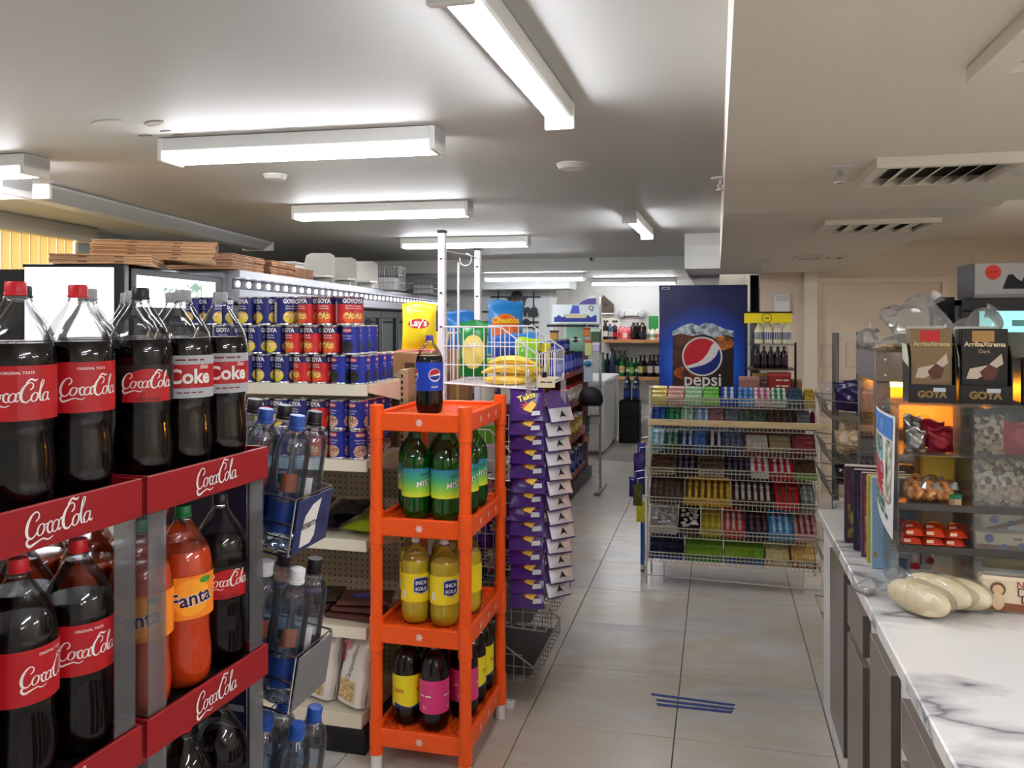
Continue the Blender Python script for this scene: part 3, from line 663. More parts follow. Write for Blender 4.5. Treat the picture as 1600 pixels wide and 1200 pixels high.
# bottles on it
def pepsi_lab(t, R, H):
    b = sleeve(t, R, H, .30, .66, mat((18, 62, 180), .35)); 
    for a in (-1.05, .75):
        g = [];
        for nm, pts, mm, rr in (('globe_ring', disc2d(28), INKW, 1.010), ('globe_red', norm2d([(.46*math.cos(x), .46*math.sin(x)) for x in [PI*.10+PI*.95*i/14 for i in range(15)]], [list(range(15))]), LABR, 1.016), ('globe_blue', norm2d([(.46*math.cos(x), .46*math.sin(x)) for x in [PI*1.12+PI*.82*i/14 for i in range(15)]], [list(range(15))]), mat((20, 40, 130), .4), 1.016)):
            w = R*.95*(1 if nm == 'globe_ring' else .88); dz = {'globe_ring': 0, 'globe_red': R*.19, 'globe_blue': -R*.2}[nm]
            letter(pts, w, mm, b, (0, 0, H*.50+dz), (0, 0, a), cyl=R*rr, name=nm)
        letter('pepsi', R*.5, INKW, b, (0, 0, H*.35), (0, 0, a), cyl=R*1.014)
pep = Proto(bottle('cola_bottle', '-', .053, .30, P_DOME, PET, COLA, .74, mat((70, 60, 160), .4), pepsi_lab))
p = at(671, 640, 3.17); pep.put((p.x, p.y, DZ[0]-.0145), 0, 'blue labelled cola bottle standing alone on top of the orange shelf', 'bottles on the orange shelf')
MISTM = bpy.data.materials.new('mist_label_print'); MISTM.use_nodes = True
def grad_mat(m, cols, zlo, zhi, rough=.4):
    nt = m.node_tree; b = nt.nodes['Principled BSDF']; tc = nt.nodes.new('ShaderNodeTexCoord'); sp = nt.nodes.new('ShaderNodeSeparateXYZ'); mr = nt.nodes.new('ShaderNodeMapRange'); cr = nt.nodes.new('ShaderNodeValToRGB')
    nt.links.new(tc.outputs['Object'], sp.inputs[0]); nt.links.new(sp.outputs[2], mr.inputs[0]); mr.inputs[1].default_value = zlo; mr.inputs[2].default_value = zhi
    while len(cr.color_ramp.elements) < len(cols): cr.color_ramp.elements.new(.5)
    for e, (p, c) in zip(cr.color_ramp.elements, cols): e.position = p; e.color = lin(c)
    nt.links.new(mr.outputs[0], cr.inputs[0]); nt.links.new(cr.outputs[0], b.inputs['Base Color']); b.inputs['Roughness'].default_value = rough
R2, H2 = .056, .322
grad_mat(MISTM, [(0, (236, 232, 50)), (.25, (150, 214, 60)), (.65, (60, 170, 120)), (1, (40, 130, 170))], .27*H2, .60*H2)
def mist_lab(t, R, H):
    b = sleeve(t, R, H, .27, .60, MISTM)
    letter(text2d('MIST', .05, .25), R*1.3, mat((30, 60, 50), .4), b, (0, 0, H*.43), (0, -.15, 0), cyl=R*1.012); letter(text2d('MIST', .01, .25), R*1.26, INKW, b, (0, 0, H*.43), (0, -.15, 0), cyl=R*1.02)
    letter(text2d('SIERRA', .01, .25), R*.7, mat((20, 50, 60), .4), b, (0, 0, H*.53), (0, -.15, 0), cyl=R*1.014)
mist = Proto(bottle('soda_bottle', '-', R2, H2, P_DOME, GRNP, GRNL, .72, mat((30, 104, 60), .4), mist_lab))
def inca_lab(t, R, H):
    b = sleeve(t, R, H, .27, .60, mat((250, 222, 30), .4))
    for a in (0, PI):
        letter(poly2d([(-.5, -.35), (0, -.5), (.5, -.35), (.5, .4), (.3, .5), (-.3, .5), (-.5, .4)]), R*1.15, mat((190, 196, 214), .4), b, (0, 0, H*.46), (0, 0, a), cyl=R*1.010, name='crest')
        letter(poly2d([(-.5, -.35), (0, -.5), (.5, -.35), (.5, .4), (.3, .5), (-.3, .5), (-.5, .4)]), R*1.02, mat((26, 36, 120), .4), b, (0, 0, H*.46), (0, 0, a), cyl=R*1.016, name='crest')
        letter('INCA', R*.82, INKW, b, (0, 0, H*.495), (0, 0, a), cyl=R*1.022, bold=.03); letter('KOLA', R*.82, INKW, b, (0, 0, H*.425), (0, 0, a), cyl=R*1.022, bold=.03)
    letter(poly2d([(-.5, -.5), (.5, -.5), (.5, .5), (-.5, .5)]), R*.32, INKW, b, (0, 0, H*.36), (0, 0, -1.25), h=H*.09, cyl=R*1.012, name='barcode')
inca = Proto(bottle('soda_bottle', '-', R2, H2, P_DOME, PET, YELQ, .74, CAPW, inca_lab))
def two(colr, word, ink):
    def f(t, R, H):
        b = sleeve(t, R, H, .22, .60, colr)
        for a in (-.9, .9):
            letter(word if isinstance(word, str) else fine_print(2, 5), R*.9, ink, b, (0, 0, H*.42), (0, 0, a), cyl=R*1.012, bold=.02)
            letter('2 L', R*.35, INKW, b, (0, 0, H*.29), (0, 0, a), cyl=R*1.012)
        if word: letter(poly2d([(-1, -.5), (1, -.5), (1, -.1), (0, -.42), (-1, -.1)]), R*2.4, mat((24, 40, 110), .4), b, (0, 0, H*.25), cyl=R*1.01, h=H*.06, name='blue_chevron')
    return f
chy = Proto(bottle('soda_bottle', '-', R2, H2, P_DOME, PET, ROOT, .86, CAPW, two(mat((246, 230, 30), .4), 'TION', INKR)))
chp = Proto(bottle('soda_bottle', '-', R2, H2, P_DOME, PET, ROOT, .86, CAPW, two(mat((226, 60, 130), .4), None, INKW)))
def rk(pr, x, y, lv, lab, rz=0): pr.put((-1.0625+x, 3.127+y, DZ[lv]-.0145), rz, lab, 'bottles on the orange shelf')
rk(mist, -.045, -.165, 1, 'front green soda bottle showing most of its label', .9); rk(mist, .072, -.17, 1, 'front green soda bottle just behind the corner post of the orange shelf', .95)
rk(mist, -.106, -.05, 1, 'green soda bottle at the pegboard side of its deck', -.6); rk(mist, .0, .0, 1, 'green soda bottle in the second row, between two caps', .3); rk(mist, .106, -.04, 1, 'green soda bottle second along the aisle side', .95)
rk(mist, -.02, .125, 1, 'green soda bottle in the third row of its deck', .3); rk(mist, .106, .085, 1, 'green soda bottle furthest along the aisle side', .95)
rk(inca, -.055, -.15, 2, 'front yellow soda bottle with a blue crest turned aside', .75); rk(inca, .062, -.155, 2, 'front yellow soda bottle partly behind the corner post', .8)
rk(inca, -.106, -.035, 2, 'yellow soda bottle at the pegboard side', .5); rk(inca, .106, .0, 2, 'yellow soda bottle beyond the corner post on the aisle side', -.1); rk(inca, -.0, .04, 2, 'yellow soda bottle in the second row', .3); rk(inca, .0, .155, 2, 'yellow soda bottle hidden in the third row', .3)
rk(chy, -.09, -.15, 3, 'dark soda bottle with a yellow label at the front of the lowest deck', .55); rk(chp, .027, -.17, 3, 'dark soda bottle with a pink label at the front of the lowest deck', .55)
rk(chp, .106, -.05, 3, 'dark soda bottle with a pink label beyond the corner post', .9); rk(chy, .106, .065, 3, 'dark soda bottle with a yellow label, middle of the aisle side', .6); rk(chy, .106, .18, 3, 'dark soda bottle with a yellow label, far end of the aisle side', .6)
rk(chp, -.02, -.035, 3, 'dark soda bottle in the second row behind the pink label', .3); rk(chy, -.106, .06, 3, 'dark soda bottle at the pegboard side of the lowest deck', .3); rk(chp, -.01, .17, 3, 'dark soda bottle in the third row of the lowest deck', .3)
for pr in (coke, zero, diet, fanta, watB, watK, watW, pep, mist, inca, chy, chp): drop(pr)
# ================================================================ SHELF RUN WITH THE END OF CANS
SHELFC = mat((224, 214, 190), .42); TAN = mat((176, 156, 128), .55)
def peg_mat():
    m = bpy.data.materials.new('pegboard'); m.use_nodes = True; nt = m.node_tree; b = nt.nodes['Principled BSDF']; L = nt.links.new
    tc = nt.nodes.new('ShaderNodeTexCoord'); s = nt.nodes.new('ShaderNodeVectorMath'); s.operation = 'MULTIPLY'; s.inputs[1].default_value = (39.4, 0, 39.4)
    f = nt.nodes.new('ShaderNodeVectorMath'); f.operation = 'FRACTION'; d = nt.nodes.new('ShaderNodeVectorMath'); d.operation = 'DISTANCE'; d.inputs[1].default_value = (.5, 0, .5)
    c = nt.nodes.new('ShaderNodeMath'); c.operation = 'LESS_THAN'; c.inputs[1].default_value = .15
    L(tc.outputs['Object'], s.inputs[0]); L(s.outputs[0], f.inputs[0]); L(f.outputs[0], d.inputs[0]); L(d.outputs['Value'], c.inputs[0])
    mx = nt.nodes.new('ShaderNodeMix'); mx.data_type = 'RGBA'; mx.inputs[6].default_value = lin((150, 132, 106)); mx.inputs[7].default_value = lin((24, 20, 16)); L(c.outputs[0], mx.inputs[0]); L(mx.outputs[2], b.inputs['Base Color']); b.inputs['Roughness'].default_value = .6
    return m
PEG = peg_mat()
GX0, GX1, GY0, GY1 = -2.20, -1.30, 2.93, 3.30
g = thing('gondola_shelving', 'cream metal shelving with pegboard back, its end stacked with cans', 'shelving', (0, 0, 0))
MB().box(GX0, GX1-.0, GY1, GY1+.02, .1, 1.46).build('pegboard', PEG, g)
LV = [1.430, 1.140, .835, .50]
for z in LV:
    m = MB(); m.box(GX0, GX1, GY0+.01, GY1-.002, z-.022, z); m.build('shelf', SHELFC, g)
    m = MB(); m.cbox(GX0-.002, GX1+.002, GY0-.006, GY0+.01, z-.042, z+.002, .002); m.build('price_rail', mat((236, 228, 206), .4), g)
    for x in (GX0-.004, GX1+.001): MB().prism([(GY0+.012, z-.004), (GY1, z-.004), (GY1, z-.085), (GY1-.05, z-.085), (GY0+.012, z-.03)], x, x+.003, 'x').build('bracket', SHELFC, g)
m = MB(); m.cbox(GX0, GX1-.02, GY0, GY1, .11, .165, .003); m.build('base_deck', SHELFC, g)
MB().cbox(GX0+.02, GX1-.015, GY0+.02, 8.9, 0, .108, .003).build('kick_plate', BLACK, g)
for x in (GX0-.02, GX1):
    m = MB(); m.box(x, x+.02, GY1-.03, GY1+.02, .1, 1.47); m.build('upright', mat((190, 172, 142), .5), g)
m = MB()
for k in range(52): m.box(GX1+.006, GX1+.0145, GY1-.0305, GY1-.0295, .14+k*.0254, .155+k*.0254)
m.build('upright_slots', BLACK, g, kind='stuff')
MB().box(GX1-.005, GX1+.012, GY1+.02, 3.42, .1, 1.47).build('side_panel', mat((172, 146, 112), .55, var=.25, bscale=14), g)
# the run behind it along the aisle
MB().box(-1.80, -1.76, 3.42, 8.9, .1, 1.40).build('spine_panel', PEG, g)
for z in (.16, .52, .86, 1.17):
    for x0, x1 in ((-1.755, -1.37), (-2.16, -1.805)):
        MB().cbox(x0, x1, 3.45, 8.9, z-.03, z, .003).build('shelf', SHELFC, g)
        MB().cbox(x1-.004, x1+.006, 3.45, 8.9, z-.04, z+.004, .002).build('price_rail', mat((150, 40, 40), .5), g)
m = MB(); m.cbox(-1.78, -1.40, 8.9, 8.94, 0, 1.36, .004); m.cbox(-1.42, -1.36, 8.86, 8.94, 0, 1.37, .004); m.build('end_upright', mat((110, 26, 30), .5), g)
# ---- cans
RC, HC = .0368, .1135
RIM = mat((205, 205, 208), .25, 1.0)
CHICK = noise_mat('chickpea_print', [(.25, (206, 156, 60)), (.45, (240, 206, 100)), (.62, (252, 230, 150))], 150, .4, voronoi=True)
BEANP = noise_mat('red_bean_print', [(.25, (170, 70, 34)), (.5, (236, 160, 70)), (.7, (250, 224, 130))], 150, .4, voronoi=True)
BLKB = noise_mat('black_bean_print', [(.3, (10, 10, 12)), (.6, (50, 50, 58))], 170, .35, voronoi=True)
PINKB = noise_mat('pink_bean_print', [(.3, (150, 100, 80)), (.6, (232, 194, 166))], 170, .35, voronoi=True)
OVAL = disc2d(22)
def can(label_col, word, ink, picture, badge=None, sub=INKW):
    t = thing('food_can', '-', 'can'); m = MB()
    m.lathe([(RC*.9, .002), (RC*1.02, 0), (RC*1.03, .003), (RC*.985, .006), (RC*.985, HC-.006), (RC*1.03, HC-.003), (RC*1.02, HC), (RC*.95, HC-.001), (RC*.93, HC-.004), (.002, HC-.004)], 24)
    m.build('tin', RIM, t, smooth=40); b = band(t, 'paper_label', label_col, RC*1.004, .007, HC-.007, 24)
    q = lambda w, z, mm, h=None, nm='lettering', a=0, k=1.012, bold=.03: letter(w, RC*1.5 if nm == 'lettering' else RC*1.45, mm, b, (0, 0, z), (0, 0, a), h=h, cyl=RC*k, name=nm, bold=bold)
    for a in (0, 2.2):
        if badge:
            letter(OVAL, RC*1.25, badge, b, (0, 0, HC*.83), (0, 0, a), h=HC*.17, cyl=RC*1.010, name='badge'); letter(word, RC*1.0, ink, b, (0, 0, HC*.83), (0, 0, a), cyl=RC*1.018, bold=.02)
            letter('Frijoles Negros' if picture is BLKB else 'Frijoles Pintos', RC*1.3, INKW, b, (0, 0, HC*.64), (0, 0, a), cyl=RC*1.012); letter('BLACK BEANS' if picture is BLKB else 'PINTO BEANS', RC*1.0, INKW, b, (0, 0, HC*.55), (0, 0, a), cyl=RC*1.012)
        else:
            letter(word, RC*1.6, ink, b, (0, 0, HC*.83), (0, 0, a), h=HC*.16, cyl=RC*1.012, bold=.05)
            letter('Chick Peas' if picture is CHICK else 'Red Beans', RC*1.0, sub, b, (0, 0, HC*.66), (0, 0, a), cyl=RC*1.012)
            letter('Garbanzos' if picture is CHICK else 'Habichuelas', RC*1.1, sub, b, (0, 0, HC*.58), (0, 0, a), cyl=RC*1.012)
        letter(OVAL, RC*1.6, mat((238, 216, 60), .4) if picture is CHICK else (mat((232, 96, 36), .4) if picture is BEANP else picture), b, (0, 0, HC*.27), (0, 0, a), h=HC*.42, cyl=RC*1.010, name='bowl_print')
        if picture in (CHICK, BEANP): letter(OVAL, RC*1.45, picture, b, (0, 0, HC*.33), (0, 0, a), h=HC*.26, cyl=RC*1.016, name='bean_print')
    if not badge: letter(poly2d([(-.5, -.5), (.5, -.5), (.5, .5), (-.5, .5)]), RC*.9, mat((220, 200, 200), .5), b, (0, 0, HC*.45), (0, 0, -2.0), h=HC*.7, cyl=RC*1.01, name='facts_panel')
    return Proto(t)
cB = can(mat((24, 32, 112), .35), 'GOYA', INKW, CHICK); cR = can(mat((202, 34, 40), .35), 'GOYA', INKW, BEANP)
cI = can(mat((26, 44, 150), .35), 'IBERIA', INKW, BLKB, mat((190, 40, 60), .4)); cP = can(mat((32, 40, 140), .35), 'IBERIA', INKW, PINKB, mat((190, 40, 60), .4))
# a red banded top on the red cans is navy, as the blue ones
band(cR.root.children[1], 'navy_band', mat((26, 28, 90), .35), RC*1.008, HC*.72, HC-.008, 24)
CN = {cB: 'blue chickpea can', cR: 'red bean can', cI: 'royal blue black-bean can', cP: 'royal blue pinto-bean can'}
SP = .0815
def put_can(pr, x, y, z, lab, a): pr.put((x, y, z+.0008), a, lab, 'stacked bean cans on the shelving end')
tiers = [('bottom', 0, [(cI, 0), (cI, 0), (cR, 0), (cR, 0), (cB, 0), (cB, 0), (cB, .2), (cB, -.3), (cB, 0)], 0.0),
         ('middle', 1, [(cI, .3), (cR, -1.7), (cR, .2), (cR, .1), (cB, 0), (cB, 0), (cB, 1.3), (cB, -1.2)], .036),
         ('top', 2, [(cR, 1.1), (cR, -1.7), (cR, .1), (cB, 1.3), (cB, 0), (cB, 0), (None, 0), (cB, -.3), (cB, .2)], .062)]
for tn, k, cans, off in tiers:
    for i, (pr, a) in enumerate(cans):
        if pr is None: continue
        nr = 4 if (k == 0 and i < 2) else (3 if (k == 1 and i < 1) else 2)
        for j in range(nr):
            x = GX1-.050-off-SP*i-(.02 if k == 2 and i > 2 else 0); y = GY0+.052+.081*j
            lab = f"{CN[pr]}, {tn} tier on top, {ORD[i]} from aisle end, {('front row','second row','third row','back row')[j]}"
            put_can(pr, x, y, LV[0]+k*(HC+.0012), lab, -.38+a+(.25*random.uniform(-1, 1) if j == 0 else 0))
for k in range(2):
    for i, pr in enumerate([cP, cP, cR, cB, cB, cR]):
        for j in range(4 if i == 0 else (2 if i < 4 else 1)):
            lab = f"{CN[pr]}, {('lower','upper')[k]} tier of second shelf, {ORD[i]} from aisle end, {('front row','second row','third row','back row')[j]}"
            put_can(pr, GX1-.056-SP*i, GY0+.05+.081*j, LV[1]+k*(HC+.0012), lab, -.38+random.uniform(-.2, .2)+(1.2 if k == 0 and i == 0 else 0))
# ---- soft packets
def pouch(name, label, cat, w, h, d, m, word=None, ink=None, wsize=.7, group=None, panel=None, seal=True, crump=.006, wz=.05, pz=-.06, seed=0, wrot=0.0, pw=.86, ph_=.60):
    """filled bag standing on its lower seam, face to -Y"""
    rnd = random.Random(seed); t = thing(name, label, cat, group=group)
    ph = [rnd.uniform(0, 6) for _ in range(4)]
    def thick(u, v):
        a = max(0.0, math.sin(PI*min(max((v-.06)/.86, 0), 1)))**.55; b = max(0.0, math.sin(PI*u))**.6
        return d/2*a*b+.0006
    def wob(u, v): return crump*(math.sin(9*u+ph[0]+4*v)*math.sin(11*v+ph[1]))
    def pt(u, v, s): 
        x = (u-.5)*w*(1-.05*math.sin(PI*v)); e = math.sin(PI*u)*math.sin(PI*v)
        return (x, -s*thick(u, v)+wob(u, v)*(.3+.7*e), v*h+.006*math.sin(7*u+ph[2])*(1 if v > .9 else 0))
    b = MB(); b.surf(lambda u, v: pt(u, v, 1), 12, 14); b.surf(lambda u, v: pt(u, v, -1), 12, 14)
    bo = b.build('bag', m, t, smooth=70)
    def on_face(src, ww, mm, zc, nm, lift, hh=None):
        vs, fs, W0, H0 = src; sx = ww/W0; sy = sx if hh is None else hh/H0
        bm = bmesh.new(); bv = [bm.verts.new((x*sx, 0, y*sy)) for x, y in vs]
        for f in fs:
            try: bm.faces.new([bv[i] for i in f])
            except ValueError: pass
        st = w/9
        for ax, lim in ((0, ww/2), (2, (H0*sy)/2)):
            k = -int(lim/st)
            while k*st < lim:
                co = [0, 0, 0]; no = [0, 0, 0]; co[ax] = k*st; no[ax] = 1
                bmesh.ops.bisect_plane(bm, geom=list(bm.verts)+list(bm.edges)+list(bm.faces), plane_co=co, plane_no=no); k += 1
        bm.verts.index_update(); P = []
        cr_, sr_ = math.cos(wrot), math.sin(wrot)
        for v in bm.verts:
            X, Z = v.co.x, v.co.z
            if nm == 'lettering': X, Z = X*cr_-Z*sr_, X*sr_+Z*cr_
            u = min(max(X/w+.5, .02), .98); vv = min(max((Z+zc)/h, .02), .98); q = pt(u, vv, 1); P.append((q[0], q[1]-lift, q[2]))
        mm_ = MB(); mm_.add(P, [[v.index for v in f.verts] for f in bm.faces]); bm.free(); mm_.build(nm, mm, bo)
    if panel: on_face(OVAL, w*pw, panel, h*.5+h*pz, 'printed_panel', .0022, h*ph_)
    if word: on_face(text2d(word, .03), w*wsize, ink or INKW, h*.5+h*wz, 'lettering', .0045)
    return t
# snack bags lying on the third shelf, meat packets on the fourth
def lay(t, loc, rx=PI/2, rz=0.0, ry=0.0): t.location = loc; t.rotation_euler = (rx, ry, rz)
for k, (x, y, c, w_) in enumerate(((-1.36, 3.06, (150, 170, 30), 'green and yellow'), (-1.52, 3.08, (20, 20, 24), 'glossy black'), (-1.68, 3.06, (24, 28, 60), 'dark navy'), (-1.44, 3.12, (28, 26, 26), 'crumpled black'), (-1.60, 3.12, (40, 44, 40), 'dark grey'))):
    lay(pouch('snack_bag', f'{w_} snack bag lying on the third shelf of the can shelving', 'snack bag', .145, .21, .03, mat(c, .25), None, INKW, .6, 'bags lying on the third shelf', seed=k), (x, y-.1, LV[2]+.030+(.046 if k > 2 else 0)), -PI/2+PI*0+.06, .08*k-.12)
for k, (x, c, w_) in enumerate(((-1.40, (86, 46, 40), 'dark red'), (-1.62, (60, 44, 38), 'brown'), (-1.82, (92, 60, 46), 'reddish brown'))):
    for j in range(3):
        q = MB(); q.cbox(-.105, .105, -.075, .075, 0, .02, .006); t = thing('meat_packet', f'flat {w_} meat packet, {ORD[j]} from the shelf up, on the fourth shelf', 'packet', (x+.012*j, GY0+.13+.02*j, LV[3]+.001+.0225*j), .15*j-.1, 'packets on the fourth shelf')
        po = q.build('packet', mat(c, .25), t)
        if j == 2:
            letter(OVAL, .12, mat((44, 70, 170), .4), po, (0, -.0, .0206), (-PI/2, 0, 0), h=.06, name='blue_badge'); letter(fine_print(2, 4), .08, mat((210, 60, 70), .4), po, (0, 0, .0212), (-PI/2, 0, 0), bold=.04)
# pasta bags on the base deck
PAPER = mat((232, 224, 216), .6)
def pasta(x, y, rz, lab, seed):
    t = thing('pasta_bag', lab, 'bag', (x, y, .178), rz, 'pasta bags on the base shelf', rot=(-.12, .06, rz)); m = MB(); w, h, d = .135, .275, .075
    def f(u, v):
        a = 2*PI*u; k = 1-(max(v-.72, 0)/.28)**1.4*.92; sx = math.copysign(abs(math.cos(a))**.5, math.cos(a)); sy = math.copysign(abs(math.sin(a))**.5, math.sin(a))
        return (w/2*sx+.003*math.sin(9*v+5*u), d/2*k*sy+.003*math.sin(14*v+9*u), h*v)
    m.surf(f, 28, 14); bo = m.build('paper_bag', PAPER, t, smooth=60)
    letter(text2d('Campofilone', .0, .3), .16, mat((60, 50, 52), .5), bo, (.012, -d/2-.005, .165), (0, -PI/2+.25, 0)); letter(poly2d([(-.5, -.5), (.5, -.5), (.5, .5), (-.5, .5)]), .085, noise_mat('pasta_in_window', [(.35, (150, 110, 60)), (.5, (206, 170, 110)), (.65, (226, 200, 150))], 80, .3), bo, (-.005, -d/2-.005, .055), (0, 0, 0), h=.075, name='window')
    letter(disc2d(16), .045, mat((190, 120, 130), .5), bo, (-.03, -d/2-.005, .225), name='red_emblem'); letter(fine_print(1, 4), .07, mat((120, 30, 40), .5), bo, (-.046, -d/2-.006, .19), (0, -PI/2, 0))
pasta(-1.385, 3.0, -.45, 'white paper pasta bag leaning at the corner of the base shelf', 1); pasta(-1.54, 3.03, -.3, 'white paper pasta bag second from the corner of the base shelf', 2); pasta(-1.71, 3.03, -.3, 'white paper pasta bag behind the water bottles on the base shelf', 3)
# brown carton and chip bags above the shelving
BROWN = mat((150, 108, 70), .7, var=.15, bscale=10)
t = thing('cardboard_box', 'brown cardboard box with a dark symbol behind the can stack', 'box', (-1.37, 3.47, 1.1755), -.1)
bo = MB().cbox(-.12, .12, -.02, .12, 0, .36, .004).build('box_body', BROWN, t)
letter(poly2d([(-.5, -.5), (.5, -.5), (.5, .5), (-.5, .5)]), .05, mat((70, 46, 30), .6), bo, (.05, -.0205, .27), h=.09, name='symbol'); MB().box(-.012, .012, -.021, .121, .3605, .362).build('tape', mat((186, 150, 100), .4), t)
t = pouch('chip_bag', 'yellow potato chip bag standing behind the blue labelled bottle', 'chip bag', .17, .23, .07, mat((244, 214, 40), .25), "Lay's", INKW, .5, 'chip bags around the white wire rack', panel=mat((196, 30, 40), .35), pz=.04, wz=.04, seed=5, pw=.62, ph_=.2)
p = at(655, 549, 4.02); t.location = (p.x, p.y, 1.5365); t.rotation_euler = (-.05, 0, .25)
t2 = thing('snack_carton', 'red topped brown carton under the yellow chip bag', 'box', (p.x, p.y+.02, 1.1755), .2); MB().cbox(-.11, .11, -.05, .05, 0, .34, .004).build('carton', BROWN, t2); MB().cbox(-.112, .112, -.052, .052, .34, .358, .003).build('red_lid', mat((190, 50, 40), .5), t2)
t = pouch('chip_bag', 'yellow chip bag leaning half behind the first yellow one', 'chip bag', .15, .22, .06, mat((232, 200, 50), .25), None, None, .6, 'chip bags around the white wire rack', seed=8)
p = at(676, 549, 4.40); t.location = (p.x, p.y, 1.4045); t.rotation_euler = (-.05, .12, -.3)
t = thing('snack_carton', 'carton carrying the second yellow chip bag behind the rack post', 'box', (p.x-.01, p.y+.02, 1.1755), .2); MB().cbox(-.09, .09, -.06, .06, 0, .226, .004).build('carton', BROWN, t); MB().cbox(-.09, .09, -.061, -.0602, .06, .1, .0002).build('label_strip', mat((190, 50, 40), .5), t)
# ================================================================ WHITE WIRE RACK WITH BANANAS
RX = -1.18; ya, yb = at_x(691, 500, RX).y, at_x(741, 500, RX-.02).y
wr = thing('wire_rack', 'white two-post wire rack with tilted baskets beside the orange shelf', 'rack', (RX, ya, 0)); LY = yb-ya
for y, hh in ((0, 2.065), (LY, 2.035)):
    m = MB(); m.cbox(-.016, .016, y-.016, y+.016, .03, hh, .003); m.build('post', WIREW, wr); MB().cbox(-.018, .018, y-.018, y+.018, hh, hh+.012, .002).build('post_cap', BLACK, wr)
    m = MB()
    for k in range(12): m.cyl((-.005, y-.0165, .3+k*.15), (.005, y-.0165, .3+k*.15), .004, 6); m.cyl((.0165, y, .3+k*.15), (.0172, y, .3+k*.15), .004, 6)
    m.build('bolt_holes', BLACK, wr, kind='stuff')
    MB().cbox(-.02, .33, y-.018, y+.018, 0, .03, .004).build('foot', WIREW, wr)
m = MB(); r = .0045
m.tube([(0, LY*.42, 1.95), (0, LY*.42, 1.50)], .006, 6)
for z in (1.62, 1.2, .85, .5): m.tube([(0, 0, z), (0, LY, z)], r, 6)
m.tube([(0, 0, 1.99), (.05, LY*.5, 1.985), (0, LY, 1.99)], .0025, 5)
m.build('back_rods', WIREW, wr, smooth=60)
def rack_basket(z, y0, y1, dep, hb, hf, mname, mm, nx=9, step=.05, flat=None):
    """shelf basket from the posts out over the aisle with sloping side panels"""
    m = MB(); r = .0028
    ny = int((y1-y0)/step)
    for k in range(ny+1):
        y = y0+(y1-y0)*k/ny; m.tube([(.02, y, z+hb), (.02, y, z), (dep, y, z-.02), (dep, y, z+hf)], r, 5)
    for k in range(nx+1):
        x = .02+(dep-.02)*k/nx; zz = z-.02*(x/dep); top = z+hb if k <= nx*.62 else z+hb+(hf-hb)*((k/nx-.62)/.38)
        for y in (y0, y1): m.tube([(x, y, zz), (x, y, top)], r*.9, 5)
        m.tube([(x, y0, zz), (x, y1, zz)], r*.9, 5)
    for y in (y0, y1):
        xk = .02+(dep-.02)*.62
        m.tube([(.02, y, z+hb), (xk, y, z+hb), (dep, y, z+hf), (dep, y, z-.02), (.02, y, z)], r*1.4, 6)
        for q in (.33, .66): m.tube([(.02, y, z+hb*q), (dep-(dep*.12 if q > .5 else 0), y, z+hb*q)], r*.9, 5)
    m.tube([(dep, y0, z+hf), (dep, y1, z+hf)], r*1.4, 6); m.tube([(.02, y0, z+hb), (.02, y1, z+hb)], r*1.4, 6)
    return m.build(mname, mm, wr, smooth=60)
rack_basket(1.405, -.05, LY+.02, .44, .245, .13, 'basket', WIREW)
MB().cbox(.15, .43, -.045, LY+.015, 1.392, 1.3965, .001).build('shelf_liner', mat((234, 234, 236), .4), wr)
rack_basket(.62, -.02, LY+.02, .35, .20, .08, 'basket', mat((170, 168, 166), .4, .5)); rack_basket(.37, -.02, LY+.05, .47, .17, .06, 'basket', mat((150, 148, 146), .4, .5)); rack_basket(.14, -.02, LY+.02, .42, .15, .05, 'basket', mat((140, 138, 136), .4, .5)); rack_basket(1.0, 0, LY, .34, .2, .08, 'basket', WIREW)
for z in (.14, .37): MB().cbox(.04, .40, .0, LY, z+.004, z+.007, .001).build('basket_floor_sheet', mat((60, 56, 54), .6), wr)
# hanging loop
m = MB(); m.tube([(.03*math.sin(a), 0, .03*math.cos(a)) for a in [2*PI*i/10 for i in range(9)]], .003, 5); tag(m.build('hanging_hook', WIREW, None, smooth=60, loc=(RX+.03, ya+LY*.45, 1.965)), 'small white loop hook between the tall posts of the rack', 'hook')
# price card
p = at(857, 592, 3.62); t = thing('price_card', 'small yellowed price card clipped on the banana basket', 'price card', (-.705, ya+.0, 1.43), 0); c0 = MB().cbox(-.03, .045, -.064, -.0615, -.035, .012, .0005).build('card', mat((226, 214, 180), .5), t); letter(fine_print(2, 6), .05, INKB, c0, (.008, -.0646, -.012)); MB().cbox(-.01, .01, -.068, -.060, .008, .03, .001).build('clip', BLACK, t)
